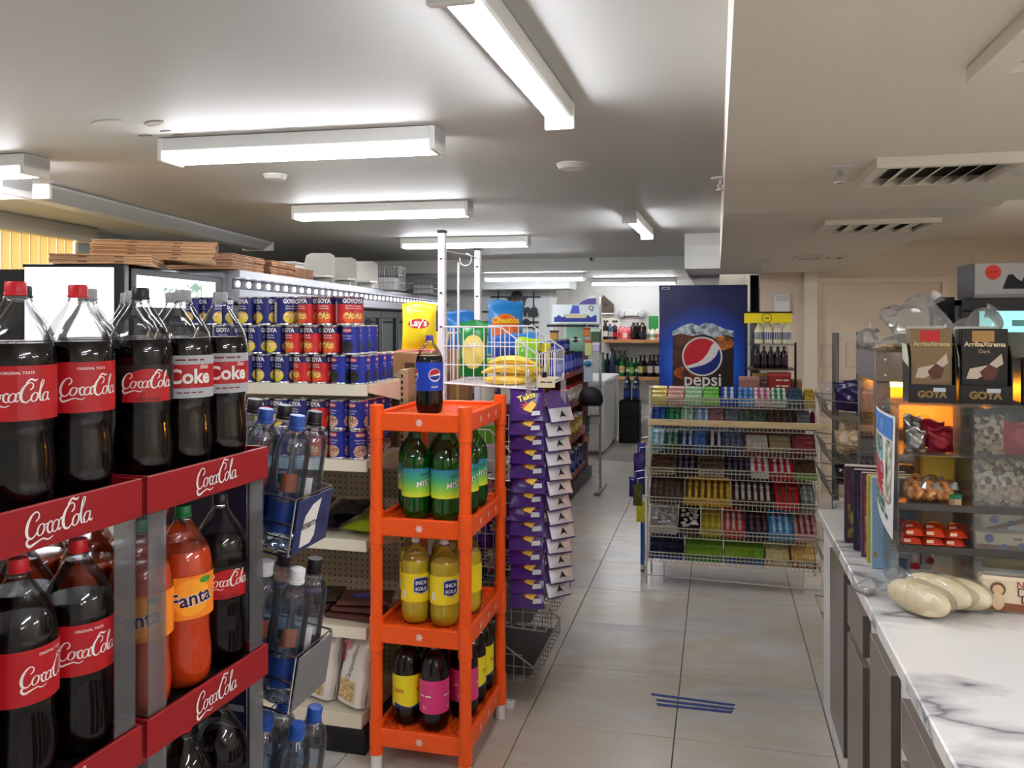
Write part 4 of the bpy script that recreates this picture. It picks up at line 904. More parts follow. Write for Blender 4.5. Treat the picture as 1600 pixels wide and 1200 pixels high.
# bananas
def banana(loc, rz, lab, L=.20, bend=.9, roll=0.0):
    t = thing('banana', lab, 'banana', loc, group='bananas in the white basket', rot=(roll, 0, rz)); m = MB(); R = L/bend; pts = []; n = 12; vs = []; fs = []; K = 6
    prof = [.25, .45, .75, .95, 1, 1, 1, 1, .95, .85, .65, .4, .3]
    for i in range(n+1):
        a = -bend/2+bend*i/n; c = Vector((R*math.sin(a), R*(1-math.cos(a)), 0)); d = Vector((math.cos(a), math.sin(a), 0)); nrm = Vector((-d.y, d.x, 0))
        for j in range(K): b = 2*PI*j/K; vs.append(c+(nrm*math.cos(b)+Vector((0, 0, 1))*math.sin(b))*.0195*prof[i])
    fs = [(i*K+j, i*K+(j+1) % K, (i+1)*K+(j+1) % K, (i+1)*K+j) for i in range(n) for j in range(K)]+[list(range(K))[::-1]]
    m.add(vs, fs); m.build('peel', noise_mat('banana_peel', [(.3, (214, 168, 40)), (.5, (244, 206, 70)), (.75, (250, 218, 96))], 28, .45), t, smooth=50)
    m = MB(); a = bend/2; c = Vector((R*math.sin(a), R*(1-math.cos(a)), 0)); d = Vector((math.cos(a), math.sin(a), 0)); m.cyl(c-d*.002, c+d*.028, .0065, 6, .005); m.build('stem', mat((150, 130, 50), .6), t)
    m = MB(); a = -bend/2; c = Vector((R*math.sin(a), R*(1-math.cos(a)), 0)); d = Vector((math.cos(a), math.sin(a), 0)); m.cyl(c+d*.002, c-d*.006, .005, 6, .003); m.build('tip', mat((50, 36, 20), .7), t)
bx, by = RX+.285, ya+.13
spots = [(0, -.12, 0, 'front of the lower layer'), (.0, -.07, 0, 'second from the front in the lower layer'), (.0, -.02, 0, 'middle of the lower layer'), (0, .04, 0, 'fourth from the front, lower layer'), (0, .09, 0, 'rear of the lower layer'), (0, .14, 0, 'last of the lower layer by the far post'),
         (.0, -.10, 1, 'front of the second layer'), (.01, -.04, 1, 'middle of the second layer'), (.0, .02, 1, 'rear middle of the second layer'), (.0, .08, 1, 'rear of the second layer'), (.02, -.07, 2, 'on top of the heap'), (.0, .0, 2, 'on top behind the topmost')]
for k, (dx, dy, lv, lab) in enumerate(spots): banana((bx+dx, by+dy, 1.4175+lv*.036+(.014 if lv else 0)), .09*((k*7) % 5-2), 'yellow banana, '+lab, .235, .75 if lv else .5, -1.15 if lv else 0)
# chip bags and bowls in and around the rack
def stand(px, py, y, w, h, d, c, lab, word=None, ink=None, panel=None, rz=0.0, ws=.7, wz=.05, seed=0, base=None, tilt=-.08, grp='chip bags around the white wire rack'):
    t = pouch('chip_bag', lab, 'chip bag', w, h, d, mat(c, .25), word, ink, ws, grp, panel, wz=wz, seed=seed); p = at_y(px, py, y); t.location = (p.x, p.y, p.z if base is None else base); t.rotation_euler = (tilt, 0, rz); return t
stand(790, 553, 4.46, .20, .30, .08, (40, 130, 200), 'big orange and blue cheese puff bag standing tallest in the rack', 'Cheetos', mat((250, 210, 40), .4), mat((232, 110, 30), .3), .25, .8, .12, 11)
q = stand(718, 548, 3.75, .13, .26, .06, (30, 130, 60), 'green potato chip bag behind the two white posts', "Lay's", INKW, mat((240, 220, 120), .35), .2, .6, .06, 12, base=1.417); q.location.x = RX+.084; q.location.y = ya+.20
q = stand(728, 545, 4.54, .20, .22, .06, (40, 120, 200), 'wide light blue chip bag standing behind both white posts', None, None, None, .2, .6, .06, 13, base=1.515); q.location.x = -1.43; q['label'] += ''
t = thing('snack_carton', 'carton on the aisle shelf raising the wide light blue chip bag', 'box', (-1.44, q.location.y, 1.1755), .1); MB().cbox(-.07, .07, -.04, .05, 0, .336, .003).build('carton', BROWN, t); MB().box(-.008, .008, -.0405, .0505, .02, .3365).build('tape', mat((186, 150, 100), .4), t)
stand(790, 582, 4.26, .16, .20, .07, (40, 100, 200), 'blue chip bag below the big cheese puff bag', None, None, mat((30, 60, 150), .3), .1, .6, .06, 15); stand(813, 576, 4.30, .16, .20, .06, (60, 140, 210), 'light blue chip bag leaning at the aisle side', None, None, None, -.2, .6, .06, 16, tilt=-.3)
stand(823, 578, 4.17, .13, .17, .06, (190, 230, 50), 'lime green chip bag near the basket front', None, None, mat((120, 200, 60), .3), .1, .6, .06, 17, tilt=-.2); stand(839, 583, 4.36, .14, .16, .06, (240, 220, 60), 'small yellow chip bag behind the lime green one', None, None, mat((100, 40, 120), .3), 0, .6, .06, 18, tilt=-.2)
# table they stand on
t = thing('display_table', 'low dark table of chip bags beyond the wire rack', 'table', (-1.0, 4.42, 0)); MB().cbox(-.20, .22, -.31, .20, 1.20, 1.24, .004).build('tabletop', mat((90, 40, 40), .5), t)
for x, y in ((-.17, -.29), (-.02, -.29), (-.17, .17), (-.02, .17)): MB().cbox(x-.015, x+.015, y-.015, y+.015, 0, 1.20, .002).build('leg', DARK, t)
for o in list(bpy.data.objects):
    if o.name.startswith('chip_bag') and o.location.y > 4.1 and o.location.x > -1.3 and o.parent is None:
        o.location.z = max(1.246, min(o.location.z, 1.56))
        if o.location.x < -1.20: o.location.x = -1.19
        if o.location.z > 1.26:
            t = thing('snack_carton', 'plain carton raising the '+o['label'].split(' bag')[0]+' bag', 'box', (o.location.x, o.location.y, 1.2405), .1, 'cartons under chip bags')
            MB().cbox(-.04, .04, -.022, .03, 0, o.location.z-1.2445, .003).build('carton', BROWN, t); MB().box(-.008, .008, -.0225, .0305, .02, o.location.z-1.2440).build('tape', mat((186, 150, 100), .4), t)
for k, (px, y, h, c, lab) in enumerate(((762, 4.165, .075, (150, 220, 60), 'lime green and white bowl in the basket nearest the second post'), (794, 4.165, .075, (160, 226, 60), 'lime green and white bowl beside its twin'))):
    p = at_y(px, 567, y); t = thing('plastic_bowl', lab, 'bowl', (p.x, p.y, 1.242), 0, 'lime green bowls'); 
    m = MB(); m.lathe([(.028, 0), (.036, .004), (.046, .20), (.05, .21), (.046, .212), (.034, .012), (.002, .010)], 20); m.build('bowl', mat((230, 226, 214), .35), t, smooth=40)
    MB().lathe([(.047, .17), (.0515, .215), (.052, .232), (.047, .234), (.002, .234)], 20).build('lid', mat(c, .35), t, smooth=40)
# green tub under the bananas
p = at(757, 622, 3.75); t = thing('snack_tub', 'green and white tub on the wire shelf under the bananas', 'tub', (RX+.13, ya+.16, 1.006)); MB().lathe([(.07, 0), (.08, .006), (.09, .24), (.094, .25), (.002, .25)], 24).build('tub', mat((234, 230, 220), .4), t, smooth=40); MB().lathe([(.088, .12), (.0915, .20)], 24, cap=False).build('green_band', mat((110, 200, 60), .4), t, smooth=40); MB().lathe([(.096, .25), (.096, .27), (.002, .272)], 24).build('lid', WHITE, t, smooth=40)
# ---- the two hanging strips of snack bags
PURP = mat((74, 28, 122), .22, var=.35, bscale=55); SILV = mat((206, 206, 214), .42, .5); 
def strip(xc, yc, z0, n, step, lab, front, rz, w=.145, h=.15):
    t = thing('clip_strip', f'clear clip strip carrying the {lab} snack bags', 'clip strip', (xc, yc, z0)); MB().cbox(-.012, .012, .03, .0315, -n*step-.02, .04, .0004).build('strip', FILM, t)
    m = MB(); m.tube([(0, .03, .04), (0, .02, .06), (0, .035, .07)], .003, 5); m.build('hook', WIREW, t)
    pr = None
    for k in range(n):
        lb = f'{lab} snack bag, {ORD[k]} from the top of its clip strip'
        if pr is None:
            if front:
                q = pouch('snack_bag', lb, 'snack bag', w, h, .014, PURP, 'Takis', mat((250, 226, 90), .4), .55, f'{lab} bags on a clip strip', wz=.18, seed=31, wrot=.35, crump=.0015); bag = q.children[0]
                letter(poly2d([(math.cos(a)*(.5 if i % 2 else .22), math.sin(a)*(.5 if i % 2 else .22)*.6) for i, a in enumerate([2*PI*i/16 for i in range(16)])]), w*.55, mat((196, 60, 40), .4), bag, (.01, -.0112, h*.40), name='burst_print')
                letter(poly2d([(-.5, -.25), (.1, -.5), (.5, .1), (.2, .5), (-.2, .1)]), w*.38, mat((240, 190, 60), .4), bag, (.015, -.0119, h*.40), name='chip_print')
                letter(poly2d([(-.5, -.3), (.5, -.2), (.45, .3), (-.45, .25)]), w*.26, mat((200, 200, 210), .4), bag, (.042, -.0098, h*.20), name='grey_flash')
            else:
                q = pouch('snack_bag', lb, 'snack bag', w, h, .013, mat((96, 70, 130), .22, var=.3, bscale=55), None, None, .5, f'{lab} bags on a clip strip', seed=33, crump=.0015); bag = q.children[0]
                m = MB(); m.surf(lambda u, v: ((u-.5)*w*.94, -.0095*math.sin(PI*u)**.6*math.sin(PI*(.15+.7*v))-.004, h*(.04+.42*v)), 8, 5); m.build('silver_back', SILV, bag, smooth=60)
                letter(poly2d([(-.5, -.4), (0, .5), (.5, -.4), (.2, -.2), (-.2, -.2)]), w*.3, INKB, bag, (0, -.0150, h*.24), name='dark_mark')
            pr = Proto(q)
        pr.put((xc+random.uniform(-.008, .008), yc-.01-.003*(k % 2), z0-step*(k+1)-h*.55), rz+random.uniform(-.15, .15), lb, rot=(-.40+random.uniform(-.02, .02), random.uniform(-.04, .04), rz+random.uniform(-.08, .08)))
strip(-.775, ya-.085, 1.40, 14, .0605, 'purple', True, .1)
strip(-.636, ya-.03, 1.385, 13, .0615, 'silver backed', False, .75, .12, .14)
t = thing('snack_bag', 'silver bag dangling lowest at the foot of the silver strip', 'snack bag'); bpy.data.objects.remove(t)
# heap of purple bags in the wire basket under the strips
for k in range(3):
    q = pouch('snack_bag', f'purple snack bag heaped in the wire basket, {ORD[k]} from the orange shelf', 'snack bag', .14, .15, .04, PURP, 'Takis', mat((250, 226, 90), .4), .55, 'purple bags in the low basket', wz=.1, seed=40+k); q.location = (RX+.13+.07*k, ya+.10+.09*k, .632); q.rotation_euler = (-.25, .2*k-.2, .2)
for pr in (cB, cR, cI, cP): drop(pr)
# ================================================================ COOLERS ALONG THE LEFT
LA = Vector((-2.92, 4.43, 0)); LD = Vector((-.137, .9906, 0)); LN = Vector((.9906, .137, 0)); LANG = math.atan2(LD.y, LD.x)
DKG = mat((40, 44, 46), .35); SILG = mat((150, 154, 160), .35, .6)
def lpt(t, n=0, z=0): return LA+LD*t+LN*n+Vector((0, 0, z))
# local frame of a cooler: x along the run (away from the camera), y towards the wall (front at y=0)
c = thing('reach_in_cooler', 'long dark glass-door cooler with a row of bright LED dots along its header', 'cooler', lpt(.05), LANG)
LEN = 7.15
MB().box(0, LEN, .05, .80, 0, 1.80).build('cabinet', mat((46, 50, 52), .5), c)
hd = MB(); hd.prism([(.0, 1.785), (-.10, 1.80), (-.10, 1.865), (-.055, 1.87), (-.055, 1.935), (-.10, 1.94), (-.10, 1.985), (.80, 1.985), (.80, 1.785)], 0, LEN, 'x')
hd.m = Matrix.Identity(4); ho = hd.build('header', mat((168, 170, 176), .35, .3), c)
MB().box(.0, LEN, -.06, -.054, 1.872, 1.933).build('led_strip', BLACK, ho)
LEDM = glow('led_dot', (236, 236, 255), 5.0)
lb = MB().cyl((0, -.060, 1.9025), (0, -.068, 1.9025), .019, 12).mesh('led'); lb.materials.append(LEDM)
for k in range(45): link('led', lb, ho, (.06+.157*k, 0, 0))
nd = 10; dw = LEN/nd
frm = mat((30, 32, 34), .35); INN = mat((96, 110, 104), .5)
for k in range(nd):
    x0 = k*dw+.006; x1 = (k+1)*dw-.006; m = MB(); fwid = .05
    m.cbox(x0, x1, -.02, .03, .12, .17, .004); m.cbox(x0, x1, -.02, .03, 1.70, 1.775, .004); m.cbox(x0, x0+fwid, -.02, .03, .17, 1.70, .004); m.cbox(x1-fwid, x1, -.02, .03, .17, 1.70, .004)
    d = m.build('cooler_door', frm, c)
    MB().box(x0+fwid, x1-fwid, 0, .008, .17, 1.70).build('glass_pane', GLASS, d)
    m = MB(); m.box(x0+fwid-.004, x0+fwid+.006, -.022, -.018, .17, 1.70); m.box(x1-fwid-.006, x1-fwid+.004, -.022, -.018, .17, 1.70); m.build('chrome_edge', CHROME, d)
    MB().tube([(x1-.025, -.02, .9), (x1-.025, -.05, .92), (x1-.025, -.05, 1.28), (x1-.025, -.02, 1.30)], .008, 6).build('handle', STEEL, d, smooth=60)
MB().box(.02, LEN-.02, .044, .049, .17, 1.70).build('interior_back', INN, c)
# rows of bottles seen dimly behind the glass
for z in (1.40,):
    for k in range(14):
        pass
# drinks cooler with a lit header, and a white lit one facing the door
c2 = thing('drinks_cooler', 'black framed drinks cooler with a lit white header sign', 'cooler', lpt(-1.0), LANG)
MB().box(0, .98, .02, .75, 0, 1.93).build('cabinet', mat((26, 26, 28), .4), c2); MB().cbox(.0, .98, -.03, .02, 1.70, 1.935, .004).build('header', mat((30, 30, 32), .35), c2)
SIGNL = glow('lit_sign', (250, 255, 250), 1.5)
so = MB().box(.04, .86, -.036, -.03, 1.745, 1.90).build('lit_sign', SIGNL, c2); letter('tropical', .42, mat((170, 214, 190), .5), so, (.48, -.0385, 1.815), bold=.02); letter(poly2d([(-.5, -.2), (.0, .5), (.5, -.2), (0, -.5)]), .16, mat((150, 200, 170), .5), so, (.62, -.038, 1.865), h=.05, name='leaf_print')
m = MB(); m.cbox(.02, .96, -.03, .02, .1, .16, .004); m.cbox(.02, .08, -.03, .02, .16, 1.69, .004); m.cbox(.90, .96, -.03, .02, .16, 1.69, .004); m.build('door_frame', frm, c2); MB().box(.08, .90, -.008, 0, .16, 1.69).build('glass_pane', GLASS, c2)
MB().cbox(.985, 1.04, -.02, .75, 0, 1.97, .006).build('grey_side_panel', SILG, c2)
pw0 = at(35, 415, 3.90); pw1 = at(178, 417, 3.93); dv = pw1-pw0
c1 = thing('lit_display_cooler', 'glowing white upright cooler front behind the red capped bottles', 'cooler', (pw0.x, pw0.y, 0), math.atan2(dv.y, dv.x)); wl_ = math.hypot(dv.x, dv.y)
MB().box(0, wl_, .02, .06, 0, 1.94).build('cabinet', mat((220, 222, 222), .4), c1); MB().box(.008, wl_-.008, .008, .02, 1.0, 1.93).build('lit_front', glow('lit_cooler_front', (250, 252, 255), 1.7), c1)
m = MB(); m.cbox(0, wl_, 0, .02, 1.93, 1.945, .002); m.cbox(wl_, wl_+.05, -.005, .05, 0, 1.945, .003); m.cbox(0, wl_, 0, .02, .9, 1.0, .002); m.build('black_frame', mat((24, 24, 26), .4), c1)
# ---- folded cardboard boxes on top of the coolers
CARD = mat((176, 134, 96), .75, var=.12, bscale=9); CARDD = mat((150, 108, 76), .75, var=.12, bscale=9)
def box_stack(tn, t, n, z, w, dep, cnt, tilt=0.0, th=.0185, rot=0.0, dark=False):
    """stack of flat take-away boxes; each is lid over tray, front flap showing"""
    for k in range(cnt):
        lab = f'flat brown cardboard box, {ORD[k]} up in the {tn} stack on the coolers'
        b = thing('cardboard_box', lab, 'box', lpt(t, n, z+k*(th+.0012))+Vector((random.uniform(-.01, .01), random.uniform(-.01, .01), 0)), LANG+rot+random.uniform(-.03, .03), 'flat boxes on the coolers', )
        MB().cbox(-w/2, w/2, -dep/2, dep/2, 0, th*.62, .002).build('tray', CARDD if dark else CARD, b); MB().cbox(-w/2-.003, w/2+.003, -dep/2-.003, dep/2+.003, th*.66, th, .002).build('lid', CARD if not dark else CARDD, b)
        m = MB()
        for q in (-.18, .18): m.box(w*q-.02, w*q+.02, -dep/2-.0036, -dep/2-.002, th*.3, th*.64)
        m.build('locking_tabs', mat((110, 76, 50), .8), b, kind='stuff')
box_stack('nearest', -.90, -.16, 1.948, .44, .42, 2, rot=-1.2, th=.022)
box_stack('tall near', -.50, -.12, 1.996, .60, .44, 5, rot=-1.15)
box_stack('middle', .22, -.12, 1.987, .50, .40, 5, dark=True); box_stack('far', .80, -.12, 1.987, .46, .40, 5, dark=True); box_stack('last near', 1.25, -.12, 1.987, .40, .38, 4, dark=True)
# ---- white moulded shells
PLW = mat((226, 224, 216), .4)
for k, (px, zc) in enumerate(((497, 7.0), (533, 7.5), (568, 8.0))):
    p = at(px, 450, zc); t = thing('seat_shell', f'white plastic moulded seat shell on the cooler top, {ORD[k]} from the cardboard boxes', 'seat', (p.x, p.y, 1.986), LANG-PI/2+.15, 'white seat shells on the cooler')
    m = MB()
    def sh(u, v):
        w = .145*(1-.18*v)*(1 if v < .80 else (1-((v-.80)/.21)**4)**.25)
        return ((u-.5)*2*w, .035*math.cos(PI*(u-.5))+.13*v-.02, .27*v+.002)
    m.surf(sh, 10, 12); m.surf(lambda u, v: (sh(u, v)[0], sh(u, v)[1]+.012, sh(u, v)[2]), 10, 12); m.build('backrest', PLW, t, smooth=60)
    m = MB(); m.prism([(-.11, -.10), (-.07, -.17), (.09, -.19), (.14, -.12), (.13, .0), (-.13, .0)], .050, .066, 'z'); m.build('seat_lip', PLW, t); MB().cbox(-.09, .09, -.05, .06, .0005, .046, .004).build('seat_base', PLW, t)
t = thing('plastic_box', 'pale box lying behind the first white seat shell', 'box', lpt(1.66, -.22, 1.986), LANG); MB().cbox(-.12, .12, -.1, .12, 0, .14, .01).build('box_body', PLW, t); MB().cbox(-.125, .125, -.105, .125, .14, .16, .006).build('lid', OFFW, t)
# wire crates
for k, (px, zc, w, h) in enumerate(((606, 8.6, .30, .24), (662, 9.9, .34, .20))):
    p = at(px, 450, zc); t = thing('wire_crate', ('grey wire crate on the cooler beside the white shells', 'grey wire crate far along the cooler top by the rack post')[k], 'crate', (p.x, p.y, 1.986), LANG); m = MB(); r = .004
    for z in (0.004, h*.33, h*.66, h): m.tube([(-w/2, -.15, z), (w/2, -.15, z), (w/2, .15, z), (-w/2, .15, z)], r, 5, closed=True)
    for q in range(8):
        x = -w/2+w*q/7
        for y in (-.15, .15): m.tube([(x, y, .004), (x, y, h)], r*.8, 5)
        m.tube([(x, -.15, .004), (x, .15, .004)], r*.8, 5)
    for q in range(1, 6):
        y = -.15+.3*q/6
        for x in (-w/2, w/2): m.tube([(x, y, .004), (x, y, h)], r*.8, 5)
    m.build('wire_frame', mat((150, 150, 150), .4, .6), t, smooth=60); MB().cbox(-w*.38, w*.38, -.1, .1, .009, h*.55, .006).build('papers', mat((176, 174, 170), .6), t)
# ================================================================ FAR END OF THE SHOP
# blue vending style cooler with a drink poster on its front
mx0, mx1 = x_y(1030, 8.82), x_y(1168, 8.82); mw = mx1-mx0; mh = 2.044
BLU = bpy.data.materials.new('blue_cola_poster'); BLU.use_nodes = True
def poster():
    nt = BLU.node_tree; b = nt.nodes['Principled BSDF']; L = nt.links.new; b.inputs['Roughness'].default_value = .3
    tc = nt.nodes.new('ShaderNodeTexCoord'); mp = nt.nodes.new('ShaderNodeMapping'); mp.inputs['Location'].default_value = (0, 0, -1.50); mp.inputs['Scale'].default_value = (1.35, 0, 1.25)
    ln = nt.nodes.new('ShaderNodeVectorMath'); ln.operation = 'LENGTH'; cr = nt.nodes.new('ShaderNodeValToRGB'); E = cr.color_ramp.elements; E.new(.5); E.new(.6)
    for e, (p, c) in zip(E, [(.22, (90, 190, 250)), (.36, (20, 120, 230)), (.55, (8, 70, 190)), (.82, (6, 24, 96))]): e.position = p; e.color = lin(c)
    L(tc.outputs['Object'], mp.inputs[0]); L(mp.outputs[0], ln.inputs[0]); L(ln.outputs['Value'], cr.inputs[0]); L(cr.outputs[0], b.inputs['Base Color'])
poster()
t = thing('drinks_machine', 'tall blue drinks machine with a red, white and blue globe poster', 'machine', ((mx0+mx1)/2, 8.82, 0))
MB().cbox(-mw/2, mw/2, .012, .68, .03, mh, .01).build('cabinet', mat((16, 18, 60), .35), t); fp = MB().cbox(-mw/2, mw/2, 0, .012, .05, mh, .003).build('front_poster', BLU, t)
for x in (-mw/2+.06, mw/2-.06): MB().cyl((x, .08, 0), (x, .08, .03), .03, 10).build('foot', BLACK, t)
pz = lambda py: at_y(1098, py, 8.82).z
gx = lambda px: x_y(px, 8.82)-(mx0+mx1)/2
COLAP = noise_mat('cola_in_glass_print', [(.30, (26, 10, 8)), (.50, (64, 24, 14)), (.68, (120, 56, 24))], 5.0, .35, detail=5); ICEP = noise_mat('ice_print', [(.35, (70, 80, 84)), (.5, (176, 196, 206)), (.65, (240, 246, 250))], 16, .35, detail=5)
DARKP = noise_mat('dark_cola_print', [(.3, (14, 8, 8)), (.7, (40, 18, 14))], 6, .35)
def flat(pts, m, lift, nm):
    b = MB(); b.add([(x, -lift, z) for x, z in pts], [list(range(len(pts)))]); return b.build(nm, m, fp)
flat([(gx(1051), pz(520)), (gx(1050), .06), (gx(1146), .06), (gx(1147), pz(520))], COLAP, .0012, 'glass_print')
flat([(gx(1116), pz(560)), (gx(1120), .06), (gx(1144), .06), (gx(1145), pz(530)), (gx(1132), pz(545))], DARKP, .0018, 'glass_shade_print')
top = [(1050, 525), (1051, 518), (1058, 514), (1068, 508), (1080, 505), (1092, 509), (1103, 504), (1116, 506), (1130, 513), (1146, 517), (1147, 527), (1132, 523), (1118, 528), (1100, 522), (1080, 525), (1064, 521)]
flat([(gx(a), pz(b)) for a, b in top], ICEP, .0024, 'ice_print')
flat([(gx(1108)+.13*math.cos(a)*1.0+.12, pz(536)+.075*math.sin(a)) for a in [2*PI*i/18 for i in range(18)]], noise_mat('amber_ice_print', [(.35, (90, 40, 10)), (.55, (200, 110, 40)), (.7, (250, 190, 100))], 14, .35, detail=4), .0021, 'amber_print')
flat([(gx(1075)+.15*math.cos(a), pz(583)+.07*math.sin(a)) for a in [2*PI*i/18 for i in range(18)]], noise_mat('amber_glow_print', [(.4, (70, 26, 10)), (.7, (200, 96, 30))], 9, .35, detail=4), .0021, 'amber_print')
cx_, cz_ = gx(1097), pz(557); R_ = .205
circ = lambda r, a0=0, a1=2*PI, n=40: [(cx_+r*math.cos(a0+(a1-a0)*i/n), cz_+r*math.sin(a0+(a1-a0)*i/n)) for i in range(n+(0 if a1-a0 > 6.2 else 1))]
flat(circ(R_), INKW, .003, 'globe_ring')
wv = lambda pts: [(cx_+x*R_, cz_+y*R_) for x, y in pts]
up = [(.92*math.cos(a), .92*math.sin(a)) for a in [math.radians(50)+(math.radians(212)-math.radians(50))*i/24 for i in range(25)]]
flat(wv(up+[(-.55, -.42), (-.2, -.30), (.05, -.12), (.28, .18), (.45, .55)]), mat((206, 24, 44), .35), .0042, 'globe_red')
lo = [(.92*math.cos(a), .92*math.sin(a)) for a in [math.radians(222)+(math.radians(385)-math.radians(222))*i/24 for i in range(25)]]
flat(wv(lo+[(.70, .05), (.45, -.22), (.15, -.40), (-.2, -.50)]), mat((16, 40, 130), .35), .0042, 'globe_blue')
letter(text2d('pepsi', .012), .37, INKW, fp, (gx(1098), -.0035, pz(596.5)), bold=.012)
letter(fine_print(1, 8), .06, INKBL, MB().box(gx(1034), gx(1046), -.003, -.0005, pz(452), pz(448)).build('corner_tag', INKW, fp), ((gx(1034)+gx(1046))/2, -.0035, pz(450)))
t = thing('dark_gap_sheet', 'black gap curtain beside the blue drinks machine', 'curtain', (.385, 8.74, 0))  # black sheet put in for the darkness of the gap by the wall
m = MB(); m.surf(lambda u, v: (-.055+.085*u, .012*math.sin(u*18), 2.14*v+.002), 12, 2); m.surf(lambda u, v: (-.055+.085*u, .012*math.sin(u*18)+.006, 2.14*v+.002), 12, 2); m.build('black_sheet', BLACK, t, smooth=60); MB().cyl((-.06, 0, 2.135), (.034, 0, 2.135), .008, 8).build('rod', STEEL, t)
# chest freezer
fr0, fr1 = x_y(908, 10.2), x_y(944, 10.2)
t = thing('chest_freezer', 'white chest freezer standing at the end of the aisle', 'freezer', (fr1, 10.22, 0), 0); LW = 1.05
MB().cbox(-.42, .0, 0, 1.5, .04, .86, .015).build('body', mat((232, 232, 234), .3), t)
MB().cbox(-.43, .01, -.01, 1.51, .865, .925, .012).build('lid', mat((240, 240, 240), .3), t); MB().cbox(.011, .03, .6, .8, .85, .90, .004).build('handle', OFFW, t)
for x, y in ((-.36, .1), (-.06, .1), (-.36, 1.4), (-.06, 1.4)): MB().cyl((x, y, 0), (x, y, .04), .025, 8).build('foot', BLACK, t)
# wooden wall shelves with bottles
WOOD = noise_mat('pine_shelf_wood', [(.3, (150, 96, 50)), (.6, (196, 140, 84))], 5, .5, stretch=(1, 12, 12))
ws = thing('wall_shelf', 'pair of wooden boards on the far wall carrying bottles', 'shelf', (x_y(985, 12.75), 12.70, 0)); wx0, wx1 = x_y(938, 12.6)-ws.location.x, .62
zs = [at_y(985, 531, 12.5).z, at_y(985, 589, 12.5).z]
for z in zs:
    b = MB().cbox(wx0, wx1, -.22, .28, z-.045, z, .004).build('board', WOOD, ws)
    for x in (wx0+.1, wx1-.1): MB().prism([(.28, z-.045), (.28, z-.2), (.26, z-.2), (-.1, z-.045)], x, x+.02, 'x').build('bracket', STEEL, ws)
P_WINE = [(.6, 0), (1, .01), (1, .58), (.92, .66), (.5, .74), (.36, .80), (.34, .96), (.38, .97), (.38, 1), (.05, 1)]
def sbottle(label, cat, R, Hh, mm, labm, cap, grp, prof=P_WINE, name='glass_bottle', word=None, ink=None):
    t = thing(name, label, cat, group=grp); MB().lathe(scaled(prof, R, Hh), 14).build('glass', mm, t, smooth=50)
    if labm: 
        b = band(t, 'paper_label', labm, R*1.01, Hh*.18, Hh*.50, 14)
        if word: letter(word, R*1.3, ink, b, (0, 0, Hh*.34), cyl=R*1.03, step=.02, bold=.03)
    MB().lathe([(R*.40, Hh*.93), (R*.42, Hh*1.005), (.001, Hh*1.006)], 12).build('cap', cap, t); return t
GB = mat((20, 90, 40), .15); DKB = mat((26, 18, 16), .15); CRM = mat((236, 232, 214), .25); PK = mat((226, 110, 110), .4)
def wput(t, px, z, dy=-.05): t.location = (x_y(px, 12.70+dy), 12.70+dy, z+.001)
top_items = [(946, DKB, INKW, .05, .26, 'dark bottle with white label'), (953, mat((60, 80, 120), .3), INKW, .05, .24, 'blue grey bottle'), (961, DKB, REDC, .045, .22, 'small dark bottle with red label'), (970, PK, INKR, .06, .20, 'pale red jar'), (977, PK, INKW, .055, .19, 'pink jar'), (983.5, PK, INKR, .055, .19, 'pinkish jar'), (990, DKB, DARK, .055, .26, 'black bottle'), (996, DKB, DARK, .05, .26, 'slim black bottle'), (1004, mat((40, 20, 18), .2), DARK, .075, .26, 'broad dark jug'), (1013, CRM, INKBL, .055, .17, 'white jar with blue mark'), (1020, CRM, INKG, .055, .17, 'white jar with green mark'), (1027, CRM, INKR, .05, .17, 'white jar by the blue machine')]
for k, (px, mm, lm, R, hh, nm) in enumerate(top_items): wput(sbottle(f'{nm} on the upper wooden board, {ORD[k]} along', 'bottle', R*.78, hh, mm, lm, BLACK if mm is DKB else CAPR, 'bottles on the upper board', [(.9, 0), (1, .01), (1, .72), (.8, .82), (.5, .88), (.5, .97), (.05, 1)]), px, zs[0], (-.06, .05)[k % 2])
low_items = [(942, mat((60, 100, 80), .2), None, .05, .36, 'pale green bottle'), (949, DKB, mat((90, 40, 90), .4), .06, .34, 'purple labelled bottle'), (957, mat((34, 50, 80), .2), None, .05, .42, 'tall blue tinted bottle'), (962, GB, mat((240, 226, 180), .4), .075, .32, 'green bottle with a red XX label', 'XX'), (972, GB, mat((240, 226, 180), .4), .075, .32, 'second green bottle with a red XX label', 'XX'), (981, GB, mat((150, 200, 80), .4), .05, .28, 'green bottle with lime label'), (987, GB, mat((150, 200, 80), .4), .05, .28, 'slim green bottle with lime label'), (994, GB, mat((150, 200, 80), .4), .05, .28, 'another green bottle with lime label'), (1001, DKB, mat((236, 226, 150), .4), .055, .32, 'dark bottle with pale yellow label'), (1007, DKB, mat((236, 226, 150), .4), .055, .32, 'second dark bottle with pale yellow label'), (1016, DKB, INKW, .055, .33, 'dark bottle with white label'), (1022, DKB, INKW, .055, .33, 'second dark bottle with white label'), (1028, DKB, INKW, .055, .33, 'third dark bottle with white label')]
for k, it in enumerate(low_items): 
    px, mm, lm, R, hh, nm = it[:6]; wput(sbottle(f'{nm} on the lower wooden board, {ORD[k]} along', 'bottle', min(R, .046)*.95, hh, mm, lm, BLACK, 'bottles on the lower board', word=it[6] if len(it) > 6 else None, ink=INKR), px, zs[1], (-.08, .03)[k % 2])
for k, (px, y) in enumerate(((960, 12.82), (968, 12.82), (975, 12.82))): 
    t = sbottle(f'tall dark green bottle behind the red lettered pair, {ORD[k]} of three', 'bottle', .036, .42, mat((30, 60, 50), .2), None, CAPW, 'bottles on the lower board'); t.location = (x_y(px, y), y+.04, zs[1]+.001)
